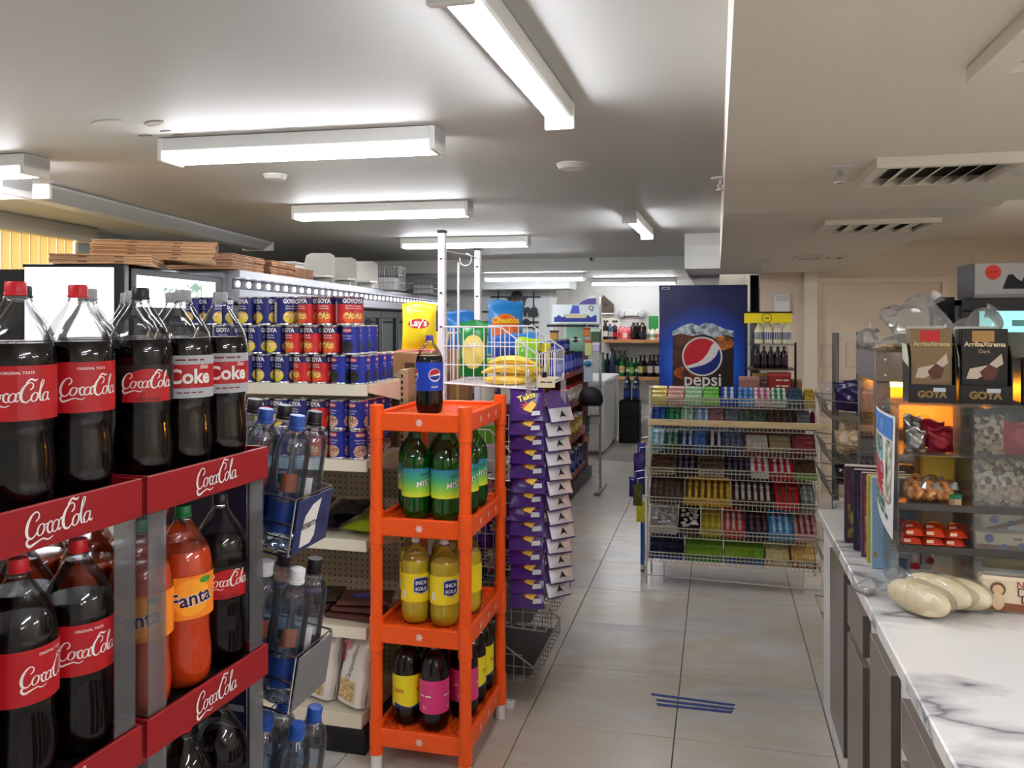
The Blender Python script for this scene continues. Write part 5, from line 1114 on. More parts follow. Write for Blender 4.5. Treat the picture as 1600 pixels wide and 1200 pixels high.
t = thing('green_carton', 'small green and white carton beside the blue machine on the upper board', 'carton', (x_y(1023, 12.86), 12.86, zs[0]+.001)); MB().cbox(-.09, .06, -.04, .04, 0, .36, .004).build('carton', INKG, t); MB().cbox(.062, .12, -.04, .04, 0, .42, .004).build('white_half', WHITE, t)
# six-packs and crate on the floor under the shelves
p = gnd(983, 693); t = thing('bottle_crate', 'black plastic bottle crate on the floor beside the freezer', 'crate', (p.x, p.y+.15, 0)); m = MB(); w = .14
for z in (0, .12, .24, .36, .48): m.cbox(-w, w, -w, -w+.012, z, z+.09, .002); m.cbox(-w, w, w-.012, w, z, z+.09, .002); m.cbox(-w, -w+.012, -w+.012, w-.012, z, z+.09, .002); m.cbox(w-.012, w, -w+.012, w-.012, z, z+.09, .002)
for x in (-w, w-.015): 
    for y in (-w, w-.015): m.box(x, x+.015, y, y+.015, 0, .57)
m.build('slatted_walls', mat((18, 18, 20), .5), t); MB().box(-w+.012, w-.012, -w+.012, w-.012, .0, .5).build('dark_filling', BLACK, t)
for k, (dx, dz) in enumerate(((-.06, 0), (.06, 0), (-.06, 1), (.06, 1))):
    q = sbottle(f'blue labelled bottle with white cap standing above the black crate, {("lower","upper")[dz]} {("near freezer","by shelves")[k % 2]}', 'bottle', .045, .26, mat((30, 44, 70), .2), INKBL, CAPW, 'bottles above the crate'); q.location = (t.location.x+dx+.02, t.location.y+(.06 if dz else -.06), .58+.265*dz*0+.001)
    if dz: q.location.z = .58; q.scale = (1, 1, 1.6)
t = thing('white_bag', 'crumpled white plastic bag on the floor by the crate', 'bag', gnd(1004, 690)+Vector((0, .3, .0))); m = MB(); m.ball((0, 0, .16), .15, .13, .16, 14, 9)
for v in m.v: v.x += .03*math.sin(23*v.z+7*v.y); v.y += .03*math.sin(19*v.x+11*v.z); v.z = max(.002, v.z+.02*math.sin(17*v.x))
m.build('bag', mat((226, 226, 222), .4), t, smooth=60); MB().tube([(-.03, 0, .30), (0, 0, .40), (.03, 0, .30)], .01, 6).build('tied_handles', WHITE, t)
# emergency light and little shelf house, sunglasses board
p = at_y(987, 489, 12.96); t = thing('emergency_light', 'white twin head emergency light on the far wall', 'lamp', (p.x, 12.995, p.z)); MB().cbox(-.13, .13, -.07, 0, -.05, .06, .01).build('housing', mat((206, 206, 202), .45), t)
for s in (-1, 1): MB().lathe([(.02, 0), (.06, .02), (.062, .07), (.055, .075), (.002, .07)], 14, (0, 0, 0)).build('lamp_head', mat((196, 198, 200), .3), t, smooth=50, loc=(s*.14, -.04, 0)).rotation_euler = (PI/2+.2, 0, s*.4)
p = at_y(949, 480, 12.9); t = thing('birdhouse', 'small dark wooden house with a round hole on the far wall', 'birdhouse', (p.x, 12.95, p.z-.09)); MB().prism([(-.09, 0), (.09, 0), (.09, .14), (-.07, .28), (-.09, .20)], -.05, .04, 'y').build('house', mat((80, 66, 52), .7), t); MB().cyl((-.03, -.051, .13), (-.03, -.054, .13), .03, 12).build('hole', BLACK, t); MB().cbox(-.09, .10, -.06, .04, -.02, -.0005, .003).build('ledge', WHITE, t)
p = at_y(955, 502, 12.9); t = thing('sunglasses_board', 'pale board of dark sunglasses on the far wall', 'board', (p.x, 12.99, p.z)); MB().cbox(-.16, .14, -.012, 0, -.25, .06, .002).build('backing', mat((222, 214, 200), .6), t)
for r_ in range(3):
    for q in (0, 1):
        m = MB()
        for s in (-.022, .022): m.prism([(s+.02*math.cos(a), .016*math.sin(a)) for a in [2*PI*i/10 for i in range(10)]], -.03, -.014, 'y')
        m.box(-.006, .006, -.028, -.016, .002, .008); m.build('sunglasses', INKB, t, loc=(-.09+.14*q, 0, -.0-.09*r_))
# crown wall art
p = at_y(808, 466, 11.98); t = thing('wall_art', 'dark metal crown with letters on a grid of thin rods on the grey wall', 'wall art', (p.x, 11.995, p.z)); q = lambda px, py: at_y(px, py, 11.98)-p
m = MB()
for px in (779, 834): a, b = q(px, 455), q(px, 516); m.tube([(a.x, -.03, a.z), (b.x, -.03, b.z)], .010, 6)
for py, x0, x1 in ((464, 768, 845), (487, 750, 830), (503, 752, 842), (511, 824, 842), (522, 752, 770)): a, b = q(x0, py), q(x1, py); m.tube([(a.x, -.03, a.z), (b.x, -.03, b.z)], .010, 6)
m.build('rod_grid', BLACK, t, smooth=60)
CRW = [(-.5, .1), (-.34, -.45), (.34, -.45), (.5, .1), (.30, .12), (.18, .34), (.06, .36), (0, .5), (-.06, .36), (-.18, .34), (-.30, .12)]
m = MB(); m.prism([(x*.31, z*.28) for x, z in CRW], -.05, -.03, 'y'); cr_ = m.build('crown', mat((34, 38, 34), .5, .3), t); m = MB(); m.box(-.11, .11, -.056, -.05, -.12, -.085); m.build('crown_band', mat((70, 60, 40), .5), cr_); 
for x in (-.06, 0, .06): MB().cyl((x, -.05, -.03), (x, -.056, -.03), .014, 8).build('jewel', mat((110, 80, 40), .4), cr_)
a = q(832, 487); letter('ma', .30, BLACK, t, (a.x-.05, -.055, a.z), bold=.05); a = q(823, 504); letter('o', .12, BLACK, t, (a.x, -.055, a.z), bold=.08)
# clear panel stand with sign and hanging goods
py_ = 8.1; sx0, sx1 = x_y(864, py_), x_y(938, py_); t = thing('clear_display_stand', 'clear plastic display panel on a steel foot beside the freezer', 'stand', (sx1, py_, 0)); w = sx1-sx0; zt = at_y(900, 503, py_).z
MB().box(-.18, 0, -.004, .004, .16, zt).build('clear_panel', ACRY, t); MB().cbox(-.012, .012, -.012, .012, .03, zt+.25, .002).build('post', STEEL, t); MB().cbox(-.03, .03, -.25, .25, 0, .03, .004).build('foot', mat((150, 150, 150), .4, .5), t); MB().cbox(-w-.06, -.02, -.02, .01, at_y(900, 509, py_).z-.012, at_y(900, 509, py_).z+.012, .002).build('top_rail', BLACK, t)
sg = thing('wave_sign', 'white sign with blue waves and a little boat above the clear stand', 'sign', ((sx0+sx1)/2, py_-.03, at_y(900, 506, py_).z)); zz = lambda y: at_y(900, y, py_).z-sg.location.z
so = MB().cbox(-w/2, w/2, -.01, 0, .004, zz(476), .002).build('sign_board', mat((214, 224, 228), .4), sg)
wav = [(-w/2+.02, zz(503)), (w/2-.03, zz(503))]+[(w/2-.03-(w-.05)*i/24, zz(494)+.012*math.sin(i*1.55)) for i in range(25)]
b = MB(); b.add([(x, -.0115, z) for x, z in wav], [list(range(len(wav)))]); b.build('blue_waves', mat((24, 50, 140), .4), so)
b = MB(); b.add([(x, -.012, z) for x, z in ((-.10, zz(497)), (.10, zz(497)), (.12, zz(491)), (-.12, zz(491)))], [(0, 1, 2, 3)]); b.build('boat_print', mat((200, 190, 150), .4), so)
b = MB(); b.add([(x, -.012, z) for x, z in ((-.06, zz(490)), (.04, zz(490)), (.03, zz(478)), (-.03, zz(477)))], [(0, 1, 2, 3)]); b.build('sail_print', mat((60, 80, 180), .4), so); letter('Q', .05, INKB, so, (w*.32, -.0115, zz(482)))
b = MB(); b.prism([(.02, zz(477)), (.20, zz(477)), (.20, zz(465)), (.12, zz(467)), (.06, zz(471))], -.008, 0, 'y'); b.build('purple_sail', mat((90, 74, 150), .5), sg); b = MB(); b.prism([(.10, zz(467)), (.20, zz(466)), (.19, zz(462)), (.15, zz(461.5))], -.012, .002, 'y'); b.build('white_tip', WHITE, sg)
def hang(nm, lab, cat, px0, py0, px1, py1, y, c, d=.03, rough=.5, extra=None):
    a, b = at_y(px0, py1, y), at_y(px1, py0, y); t = thing(nm, lab, cat, ((a.x+b.x)/2, y, a.z), 0, None); w, h = b.x-a.x, b.z-a.z
    MB().cbox(-w/2, w/2, -d/2, d/2, 0, h, min(.006, d/3)).build('body', mat(c, rough), t)
    if extra: extra(t, w, h, d)
    return t
def cardtop(c): return lambda t, w, h, d: (MB().cbox(-w/2-.002, w/2+.002, -d/2-.002, d/2+.002, h*.78, h*.99, .003).build('header_card', mat(c, .5), t), MB().cyl((0, 0, h), (0, 0, h+.04), .004, 6).build('hook', STEEL, t))
hang('green_poster', 'pale green poster with a dark oval emblem behind the clear stand', 'poster', 885, 505, 914, 549, 8.3, (150, 200, 170), .012, .5, lambda t, w, h, d: (letter(disc2d(20), w*.32, BLACK, t, (0, -d/2-.002, h*.42), name='oval_emblem'), letter(fine_print(2, 7), w*.62, INKW, t, (0, -d/2-.003, h*.43)), MB().box(-w*.6, -w*.52, -.006, .006, -.02, h+.02).build('frame_bar', WHITE, t)))
hang('amber_packet', 'amber honey coloured packet hanging from the black rail', 'packet', 860, 516, 872, 534, 8.0, (176, 130, 50), .05, .4, cardtop((40, 34, 26))); hang('orange_packet', 'orange packet hanging at the stand end of the black rail', 'packet', 912, 512, 922, 526, 8.0, (190, 110, 40), .05, .4, cardtop((120, 60, 20)))
hang('wrapped_toy', 'dark and pale green wrapped toy hanging by the post', 'toy', 924, 514, 938, 534, 7.98, (60, 84, 60), .06, .3, cardtop((180, 210, 190))); hang('lilac_packet', 'lilac packet hanging below the wrapped toy', 'packet', 926, 536, 937, 549, 7.98, (190, 176, 214), .03, .4, cardtop((230, 226, 240)))
hang('patterned_packet', 'small packet with yellow and red print under the orange one', 'packet', 914, 530, 926, 556, 8.0, (186, 190, 120), .03, .4, cardtop((190, 90, 60)))
hang('blue_top_bottle', 'blister card with a round blue top on the clear stand', 'card', 912, 562, 926, 597, 7.97, (176, 190, 200), .03, .4, lambda t, w, h, d: MB().ball((0, -d*.6, h*.82), w*.42, d, h*.14).build('blue_dome', mat((50, 110, 150), .4), t, smooth=60))
def cap_shape(t, w, h, d): MB().lathe([(.10, 0), (.12, .03), (.115, .09), (.09, .14), (.04, .17), (.002, .175)], 16).build('crown', mat((22, 20, 24), .6), t, smooth=60, loc=(0, -.08, .02)); MB().prism([(-.11, -.08), (.11, -.08), (.10, -.2), (0, -.23), (-.10, -.2)], .02, .032, 'z').build('peak', mat((20, 20, 24), .6), t)
t = hang('peaked_hat', 'black peaked hat in a clear bag hanging on the stand', 'hat', 914, 612, 936, 634, 7.97, (40, 40, 44), .02, .6, cap_shape)
hang('pale_packet', 'pale printed packet low on the clear stand', 'packet', 922, 648, 938, 663, 7.97, (176, 180, 176), .02, .5, cardtop((120, 126, 130))); hang('teal_strip', 'narrow teal tag hanging low on the stand', 'tag', 917, 650, 921, 676, 7.97, (50, 140, 130), .01, .5, cardtop((40, 110, 110))); hang('pink_packet', 'pink packet beside the teal tag', 'packet', 906, 664, 914, 678, 7.97, (214, 130, 140), .02, .5, cardtop((230, 180, 190))); hang('tan_packet', 'tan packet lowest on the clear stand', 'packet', 912, 679, 921, 690, 7.97, (170, 120, 84), .02, .5, cardtop((130, 90, 60)))
# goods along the aisle shelves of the run
JC = [((28, 36, 120), 'navy blue tin'), ((40, 50, 150), 'royal blue tin'), ((96, 90, 84), 'grey jar'), ((60, 110, 60), 'green jar'), ((150, 60, 60), 'red jar'), ((200, 190, 170), 'cream jar'), ((120, 80, 50), 'brown jar'), ((190, 150, 60), 'amber jar'), ((70, 60, 110), 'violet jar')]
jar_m = {}
def jar(px_y, x, z, R, hh, c, lab, lid): 
    k = (c, R, hh)
    if k not in jar_m:
        t = thing('shelf_jar', lab, 'jar', group='jars along the aisle shelves'); MB().lathe([(R*.9, 0), (R, .004), (R, hh*.82), (R*.8, hh*.88), (R*.8, hh*.9)], 14).build('jar', mat(c, .25), t, smooth=50); band(t, 'paper_label', mat((min(255, c[0]+90), min(255, c[1]+90), min(255, c[2]+80)), .5), R*1.01, hh*.2, hh*.55, 14); MB().lathe([(R*.84, hh*.86), (R*.86, hh), (.001, hh)], 14).build('lid', lid, t, smooth=40); jar_m[k] = Proto(t)
    jar_m[k].put((x, px_y, z+.001), random.uniform(0, 6), lab)
rnd = random.Random(3)
for lv, (z, nm) in enumerate(((1.17, 'top'), (.86, 'second'), (.52, 'third'), (.16, 'lowest'))):
    for k in range(16):
        y = 5.0+.242*k; c, cn = JC[(k//4+lv*2) % 9] if lv else JC[(k//8) % 2]
        for r_ in ((0, 1) if lv == 0 else (0,)):
            jar(y+(.0 if r_ == 0 else .09), -1.425-.12*r_, z+.0005, .052, (.20, .17, .19, .22)[lv], c, f'{cn} on the {nm} aisle shelf, {ORD[k]} along, {("front","second")[r_]} row', [BLACK, CAPR, CAPW, STEEL][(k+lv) % 4])
for k in range(9):
    jar(6.2+.28*k, -1.48, 1.17+.2035, .052, .12, JC[(k//3) % 2][0], f'short {JC[(k//3) % 2][1]} stacked on the top aisle shelf, {ORD[k]} along', STEEL)
# ================================================================ CANDY RACK
KX0, KX1 = -.435, .622
def ky(z): return 5.31+.30*(z/1.21)
CW = mat((206, 200, 184), .4, .4)
kr = thing('candy_rack', 'cream wire candy rack of seven tiers with one wooden strip', 'rack', (0, 0, 0))
TZK = [1.163, 1.017, .860, .713, .529, .345, .194]
m = MB(); r = .0065
for x in (KX0, KX1): m.tube([(x, 5.31, .004), (x, ky(.6), .6), (x, ky(1.235), 1.235)], r, 8); m.tube([(x, 5.31, .004), (x, 5.33, .13), (x, 5.72, .13), (x, 5.72, .004)], r, 8); m.tube([(x, 5.72, .13), (x, 5.74, 1.2), (x, ky(1.235), 1.235)], r, 8)
for x in (KX0+.11, KX1-.11): m.tube([(x, 5.34, .006), (x, 5.33, .15)], r*.8, 6)
m.tube([(KX0, 5.345, .05), (KX1, 5.345, .03)], r*.7, 6); m.tube([(KX0, 5.72, .13), (KX1, 5.72, .13)], r, 6); m.tube([(KX0, 5.735, 1.1), (KX1, 5.735, 1.1)], r, 6)
m.build('side_frame', CW, kr, smooth=60)
DEP = [.16, .16, .20, .20, .22, .24, .26]
for k, z in enumerate(TZK):
    y = ky(z)-.004; m = MB(); D = DEP[k]; zf = z-.060
    if k == 1: MB().cbox(KX0-.01, KX1+.07, y-.012, y+.004, z-.036, z+.006, .003).build('wooden_strip', noise_mat('pale_pine_strip', [(.3, (206, 176, 130)), (.6, (228, 204, 160))], 6, .5, stretch=(1, 10, 14)), kr)
    else:
        for zz in (z, z-.022): m.tube([(KX0, y, zz), (KX1, y, zz)], .0042, 6)
    n = 42
    for q in range(n+1):
        x = KX0+(KX1-KX0)*q/n; m.tube([(x, y, z), (x, y, zf), (x, y+D, zf+.04)], .0021, 4)
    for q in range(4): m.tube([(KX0, y+D*q/3, zf+.04*q/3), (KX1, y+D*q/3, zf+.04*q/3)], .0028, 5)
    for x in (KX0, KX1): m.tube([(x, y, z), (x, y+D, z+.06), (x, y+D, zf+.04), (x, y, zf)], .0042, 5, closed=True)
    m.build('wire_tier', CW, kr, smooth=60)
TN = ['top', 'second', 'third', 'fourth', 'fifth', 'sixth', 'lowest']
def carton(k, px0, px1, col, lab, bars=None, word=None, ink=None, front=None, n=6, h=None, back=None, mixed=None, wrapped=False, lid=None):
    """open counter carton sitting in tier k between two picture columns: walls, contents, front print"""
    z = TZK[k]; y = ky(z)+.021; x0, x1 = max(x_y(px0, y)+.002, KX0+.011), min(x_y(px1, y)-.002, KX1-.011); h = h or (.085 if k in (4, 5) else .074); back = (.046 if k in (4, 5) else .022) if back is None else back; w = x1-x0; D = DEP[k]-.042; zf = z-.0475
    t = thing('candy_carton', f'{lab} on the {TN[k]} tier of the candy rack', 'candy carton', ((x0+x1)/2, y, zf), 0, 'candy cartons on the wire rack', rot=(math.atan2(.04, DEP[k])+.006, 0, 0))
    c = mat(front or col, .45); m = MB(); fh = h-.030
    m.cbox(-w/2, w/2, 0, .003, 0, fh, .0008); m.cbox(-w/2, w/2, D-.003, D, 0, h+back, .0008); m.box(-w/2, w/2, .003, D-.003, 0, .003)
    for x in (-w/2, w/2-.002): m.prism([(.003, .003), (D-.003, .003), (D-.003, h+back-.002), (.003, fh-.002)], x, x+.002, 'x')
    bo = m.build('carton', c, t)
    if back > .03: MB().box(-w/2+.003, w/2-.003, D-.0042, D-.003, .01, h+back-.004).build('inside_print', mat(lid or col, .45), t)
    if word: letter(word, w*.8, ink or INKW, bo, (0, -.0012, fh*.52), bold=.03, h=min(.028, fh*.6))
    bb = bars or col
    if wrapped:
        m = MB(); rn = random.Random(px0)
        for q in range(40): 
            cx = rn.uniform(-w/2+.02, w/2-.02); cy = rn.uniform(.02, D-.03); m.ball((cx, cy, fh-.012+cy*.35+rn.uniform(0, .02)), .014, .012, .009, 6, 4)
        o = m.build('wrapped_sweets', mat(bb, .3), t, smooth=60, kind='stuff')
    else:
        for s in range(2 if mixed else 1):
            m = MB()
            for q in range(n):
                if mixed and (q % 2) != s: continue
                a = -w/2+.004+(w-.008)*q/n; b_ = -w/2+.004+(w-.008)*(q+1)/n-.0022
                for r_ in range(3):
                    yy = .006+(D-.02)*r_/3; zz = .004; m.prism([(yy, zz), (yy+(D-.02)/3-.003, zz), (yy+(D-.02)/3+.008, h-.012+.018*r_), (yy+.012, h-.018+.018*r_)], a, b_, 'x')
            m.build('candy_bars', mat(mixed if s else bb, .3, var=.35, bscale=120), t, kind='stuff')
    return t
Y_, R_C, PG, G_, BL, LB = (240, 214, 90), (206, 40, 44), (176, 220, 176), (130, 200, 90), (40, 70, 170), (120, 170, 220)
T = [
 (0, [(1016, 1043, Y_, 'yellow and white carton of sweets', None, 0), (1043, 1070, (230, 170, 160), 'red pink carton of sweets', (196, 30, 34), 0), (1070, 1098, PG, 'pale green carton of sweets', None, 0), (1098, 1125, G_, 'bright green carton of sweets', None, 0), (1125, 1153, BL, 'blue and white checked carton of gum', (220, 226, 240), 1), (1153, 1178, LB, 'light blue carton of gum', (60, 110, 190), 1), (1178, 1205, (236, 214, 220), 'pink and white carton of mints', (200, 100, 140), 1), (1205, 1230, (226, 232, 226), 'white carton of mints with green dots', (60, 140, 90), 1), (1230, 1256, (60, 86, 110), 'slate blue carton of mints', None, 0), (1257, 1282, (206, 170, 60), 'amber carton at the spinner end', None, 0)]),
 (1, [(1016, 1040, (30, 60, 140), 'navy gum carton', (60, 110, 190), 1), (1040, 1063, (24, 110, 70), 'green gum carton', (60, 150, 100), 1), (1063, 1084, (140, 190, 160), 'mint gum carton', (190, 220, 200), 1), (1084, 1108, (120, 150, 190), 'pale blue gum carton', (190, 205, 225), 1), (1108, 1132, (150, 100, 110), 'mauve gum carton', None, 0), (1132, 1155, (110, 116, 130), 'grey blue gum carton', None, 0), (1155, 1176, (100, 110, 104), 'grey green gum carton', (70, 90, 70), 1), (1176, 1198, (90, 104, 90), 'olive grey gum carton', (60, 90, 60), 1), (1198, 1245, (60, 44, 36), 'wide dark brown carton', (90, 70, 60), 1), (1245, 1268, (110, 110, 116), 'grey box', None, 0), (1268, 1283, (150, 20, 50), 'crimson box', None, 0)]),
 (2, [(1015, 1038, (120, 190, 210), 'aqua striped gum carton', (220, 236, 240), 1), (1038, 1060, (30, 80, 60), 'dark green gum carton', (120, 170, 140), 1), (1060, 1083, (26, 34, 90), 'navy striped gum carton', (180, 190, 220), 1), (1083, 1104, (60, 110, 180), 'low blue gum carton', None, 0), (1104, 1128, (20, 20, 24), 'black gum carton with pale text', (200, 200, 205), 1), (1128, 1163, (70, 80, 110), 'slate carton', (110, 120, 150), 1), (1165, 1202, (120, 30, 30), 'open brown carton of red packets', (210, 200, 190), 2), (1202, 1238, (90, 66, 50), 'open brown carton of cards', (170, 150, 110), 2), (1238, 1280, (90, 50, 50), 'open brown carton of dark packets', (150, 60, 60), 2)]),
 (3, [(1014, 1054, (200, 180, 140), 'beige carton of bars', (90, 60, 40), 3), (1055, 1090, (22, 20, 22), 'black carton of bars', (110, 90, 110), 1), (1091, 1131, (200, 190, 160), 'beige and pale blue carton of bars', (90, 70, 50), 3), (1132, 1172, (24, 22, 26), 'second black carton of bars', (90, 90, 110), 1), (1173, 1202, (232, 226, 224), 'white carton of red and white bars', (200, 60, 60), 1), (1203, 1242, (190, 26, 32), 'red carton of wafer bars', (220, 200, 200), 1), (1243, 1280, (60, 40, 30), 'brown carton with a lime green front', (130, 190, 60), 4)]),
 (4, [(1012, 1068, (90, 66, 56), 'wide brown carton of upright bars', (120, 96, 84), 1), (1069, 1142, (236, 180, 40), 'wide yellow carton of peanut sweets', (110, 70, 30), 5), (1143, 1210, (60, 34, 30), 'wide dark brown carton of bars', (220, 214, 206), 1), (1211, 1250, (206, 34, 40), 'red carton of bars', (120, 80, 70), 1), (1251, 1274, (110, 120, 114), 'grey green carton of bars', (160, 160, 150), 1)]),
 (5, [(1012, 1058, (232, 226, 226), 'white tub of wrapped sweets', (226, 216, 218), 6), (1059, 1094, (80, 60, 60), 'brown carton of white wrapped sweets', (220, 214, 212), 6), (1095, 1128, (190, 170, 40), 'mustard yellow carton of bars', (220, 200, 80), 1), (1129, 1165, (206, 60, 60), 'red and cream carton of bars', (236, 210, 200), 1), (1166, 1200, (28, 34, 84), 'navy carton of bars', (140, 90, 60), 1), (1201, 1240, (60, 150, 210), 'sky blue carton of bars', (200, 224, 236), 1), (1241, 1278, (210, 160, 160), 'pale pink carton of bars', (120, 60, 60), 1)]),
 (6, [(1011, 1068, (30, 70, 190), 'empty looking bright blue carton', (200, 60, 50), 7), (1069, 1130, (50, 140, 60), 'green carton with a lime band', (150, 200, 60), 8), (1131, 1195, (30, 100, 150), 'teal blue carton with a lime band', (150, 200, 60), 8), (1196, 1235, (200, 160, 40), 'gold carton of peanut bars', (240, 220, 150), 9), (1236, 1276, (150, 70, 30), 'rust brown carton of peanut bars', (240, 200, 120), 9)])]
for k, row in T:
    for px0, px1, c, lab, c2_, md in row:
        kw = dict(mixed=c2_ if md == 1 else None, n=max(4, int((px1-px0)/5)))
        if k == 0: kw.update(h=.068, back=.006)
        if k == 1: kw.update(h=.075, back=.008, lid=(120, 124, 128))
        if md == 2: kw.update(bars=c2_, h=.06, back=.034)
        if md == 3: kw.update(bars=c2_, word="REESE'S", ink=mat((60, 40, 30), .5))
        if md == 4: kw.update(front=c2_, bars=(90, 60, 40))
        if md == 5: kw.update(bars=c2_, mixed=(240, 200, 60))
        if md == 6: kw.update(bars=c2_, wrapped=True)
        if md == 7: kw.update(bars=(20, 24, 60), n=3, h=.055, back=.04)
        if md == 8: kw.update(bars=c2_)
        if md == 9: kw.update(bars=c2_, word='NIPS', ink=INKW)
        carton(k, px0, px1, c, lab, **kw)
# printed strip hanging behind the third tier
t = thing('shelf_card', 'long light blue printed card behind the third tier cartons', 'card', (0, ky(1.0)+.05, .925)); xa, xb = x_y(1020, 5.6), x_y(1160, 5.6); MB().cbox(xa, xb, .09, .093, -.01, .035, .0006).build('card', mat((120, 180, 225), .4), t); MB().cbox(xa, xb, .088, .0895, .003, .013, .0004).build('pale_band', mat((200, 225, 240), .4), t)
# things hung at the rack's left side
y_ = 5.38
def pend(px0, py0, px1, py1, c, lab, y=y_, d=.045, seed=0, word=None):
    a, b = at_y(px0, py1, y), at_y(px1, py0, y); t = pouch('hanging_bag', lab, 'snack bag', b.x-a.x, b.z-a.z, d, mat(c, .25), word, INKW, .8, 'bags hung at the candy rack side', seed=seed); t.location = ((a.x+b.x)/2, y, a.z); MB().tube([(0, 0, (b.z-a.z)-.002), (0, .01, b.z-a.z+.03), (.06, .03, b.z-a.z+.04)], .0025, 5).build('hang_wire', WIRE, t); return t
pend(996, 692, 1009, 728, (60, 60, 150), 'violet blue bag topmost at the candy rack side', 5.56, seed=51); pend(990, 708, 1008, 772, (54, 44, 120), 'blue bag with a dark picture at the candy rack side', 5.47, seed=52); t = pend(983, 745, 1001, 776, (40, 40, 110), 'dark blue bag sticking out furthest from the candy rack side', 5.36, seed=53); pend(989, 756, 1004, 790, (90, 100, 40), 'olive striped bag at the candy rack side', 5.31, .03, seed=54); pend(994, 785, 1008, 815, (214, 206, 50), 'bright yellow bag lowest at the candy rack side', 5.40, seed=55)
a = at_y(1003, 876, 5.56); t = thing('blue_side_panel', 'bright blue carton side standing at the candy rack foot', 'carton', (a.x, 5.60, 0)); MB().cbox(-.008, .012, -.06, .1, .004, at_y(1003, 815, 5.56).z, .002).build('carton', mat((40, 100, 190), .4), t); MB().cbox(-.009, .013, -.061, .101, .02, .05, .0005).build('white_edge', INKW, t)
# ================================================================ YELLOW TOPPED DISPLAY BEHIND
yy = 6.75; yx = lambda px: x_y(px, yy); yz = lambda py: at_y(1195, py, yy).z
YD = mat((248, 222, 30), .4)
t = thing('bottle_display', 'black bottle display with a yellow header behind the candy rack', 'display', (yx(1200), yy, 0)); X = lambda px: yx(px)-yx(1200)
MB().cbox(X(1155), X(1255), -.20, .42, .0, yz(618), .005).build('counter_base', mat((60, 48, 40), .5), t)
hd = MB().cbox(X(1163), X(1237), -.02, .02, yz(505), yz(489), .003).build('yellow_header', YD, t); MB().cbox(X(1163)-.004, X(1237)+.004, -.024, .03, yz(489), yz(487), .001).build('black_edge', BLACK, t)
letter(disc2d(24), .075, mat((120, 110, 20), .5), hd, (X(1198), -.0212, yz(497)), name='round_emblem'); letter(disc2d(24), .062, YD, hd, (X(1198), -.0216, yz(497)), name='round_emblem'); letter(fine_print(1, 3), .03, mat((90, 80, 16), .5), hd, (X(1198), -.0222, yz(497)), bold=.03)
for px in (1165, 1243): MB().cbox(X(px)-.008, X(px)+.008, .0, .02, yz(618), yz(489 if px < 1200 else 535), .002).build('post', BLACK, t)
MB().box(X(1170), X(1237), .30, .31, yz(618), yz(506)).build('clear_back', ACRY, t)
for py in (537, 576): MB().cbox(X(1168), X(1243), -.02, .28, yz(py)-.012, yz(py), .003).build('clear_shelf', ACRY if py < 560 else mat((90, 70, 60), .4), t)
MLK = [(.92, 0), (1, .02), (1, .56), (.82, .66), (.52, .78), (.46, .84), (.46, .90), (.5, .905), (.5, 1), (.05, 1)]
for k, px in enumerate((1186.5, 1201, 1215, 1230)):
    for r_ in (0, 1):
        q = sbottle(f'cream bottle with blue label, {ORD[k]} of the {("front","rear")[r_]} row under the yellow header', 'bottle', .034, yz(502)-yz(537), mat((240, 232, 200), .3), mat((70, 84, 140), .5), mat((190, 170, 60), .4), 'cream bottles in the yellow topped display', MLK); q.location = (yx(px)+.006*r_, yy+.06+.09*r_, yz(537)+.001)
for k, px in enumerate((1183, 1194, 1205, 1216, 1226)):
    for r_ in (0, 1):
        q = sbottle(f'dark brown bottle, {ORD[k]} of the {("front","rear")[r_]} row under the cream bottles', 'bottle', .0265, yz(541)-yz(575), DKB, mat((56, 40, 56), .4), CAPK, 'dark bottles in the yellow topped display', [(.92, 0), (1, .02), (1, .62), (.8, .74), (.42, .84), (.42, 1), (.05, 1)]); q.location = (yx(px)+.004*r_, yy+.03+.08*r_, yz(576)+.001)
def ybox(px0, py0, px1, py1, c, lab, y=yy-.12, d=.12, word=None, extra=None, base=None):
    a, b = at_y(px0, py1, y), at_y(px1, py0, y); t = thing('carton', lab, 'carton', ((a.x+b.x)/2, y, a.z if base is None else base), 0, None); w = b.x-a.x; h = b.z-t.location.z; bo = MB().cbox(-w/2, w/2, 0, d, 0, h, .003).build('carton', mat(c, .45), t); MB().cbox(-w/2-.001, w/2+.001, -.001, d+.001, h*.86, h+.001, .001).build('lid', mat(tuple(min(255, q+24) for q in c), .45), t)
    if word:
        for i, wd_ in enumerate(word): letter(fine_print(2, i), w*.55, INKW, bo, (w*.12, -.001, h*(.68-.26*i)), bold=.02)
    return t
zt_ = yz(618)+.002
ybox(1200, 583, 1236, 611, (150, 44, 36), 'red box with white text standing in front of the dark bottles', yy+.0, .1, ('cafe', 'instant', 'Turbinado'), base=zt_)
ybox(1176, 584, 1198, 608, (190, 160, 70), 'yellow and brown printed packet under the dark bottles', yy+.10, .06, base=zt_)
ybox(1155, 590, 1186, 612, (150, 100, 90), 'low patterned pink and brown box beside the blue machine', yy-.16, .1, base=zt_)
ybox(1188, 588, 1199, 612, (90, 60, 50), 'narrow brown packet with white lines in the display', yy-.005, .03, ('a', 'b'), base=zt_)
ybox(1237, 594, 1253, 612, (150, 110, 70), 'small brown box at the end of the yellow topped display', yy+.02, .1, base=zt_)
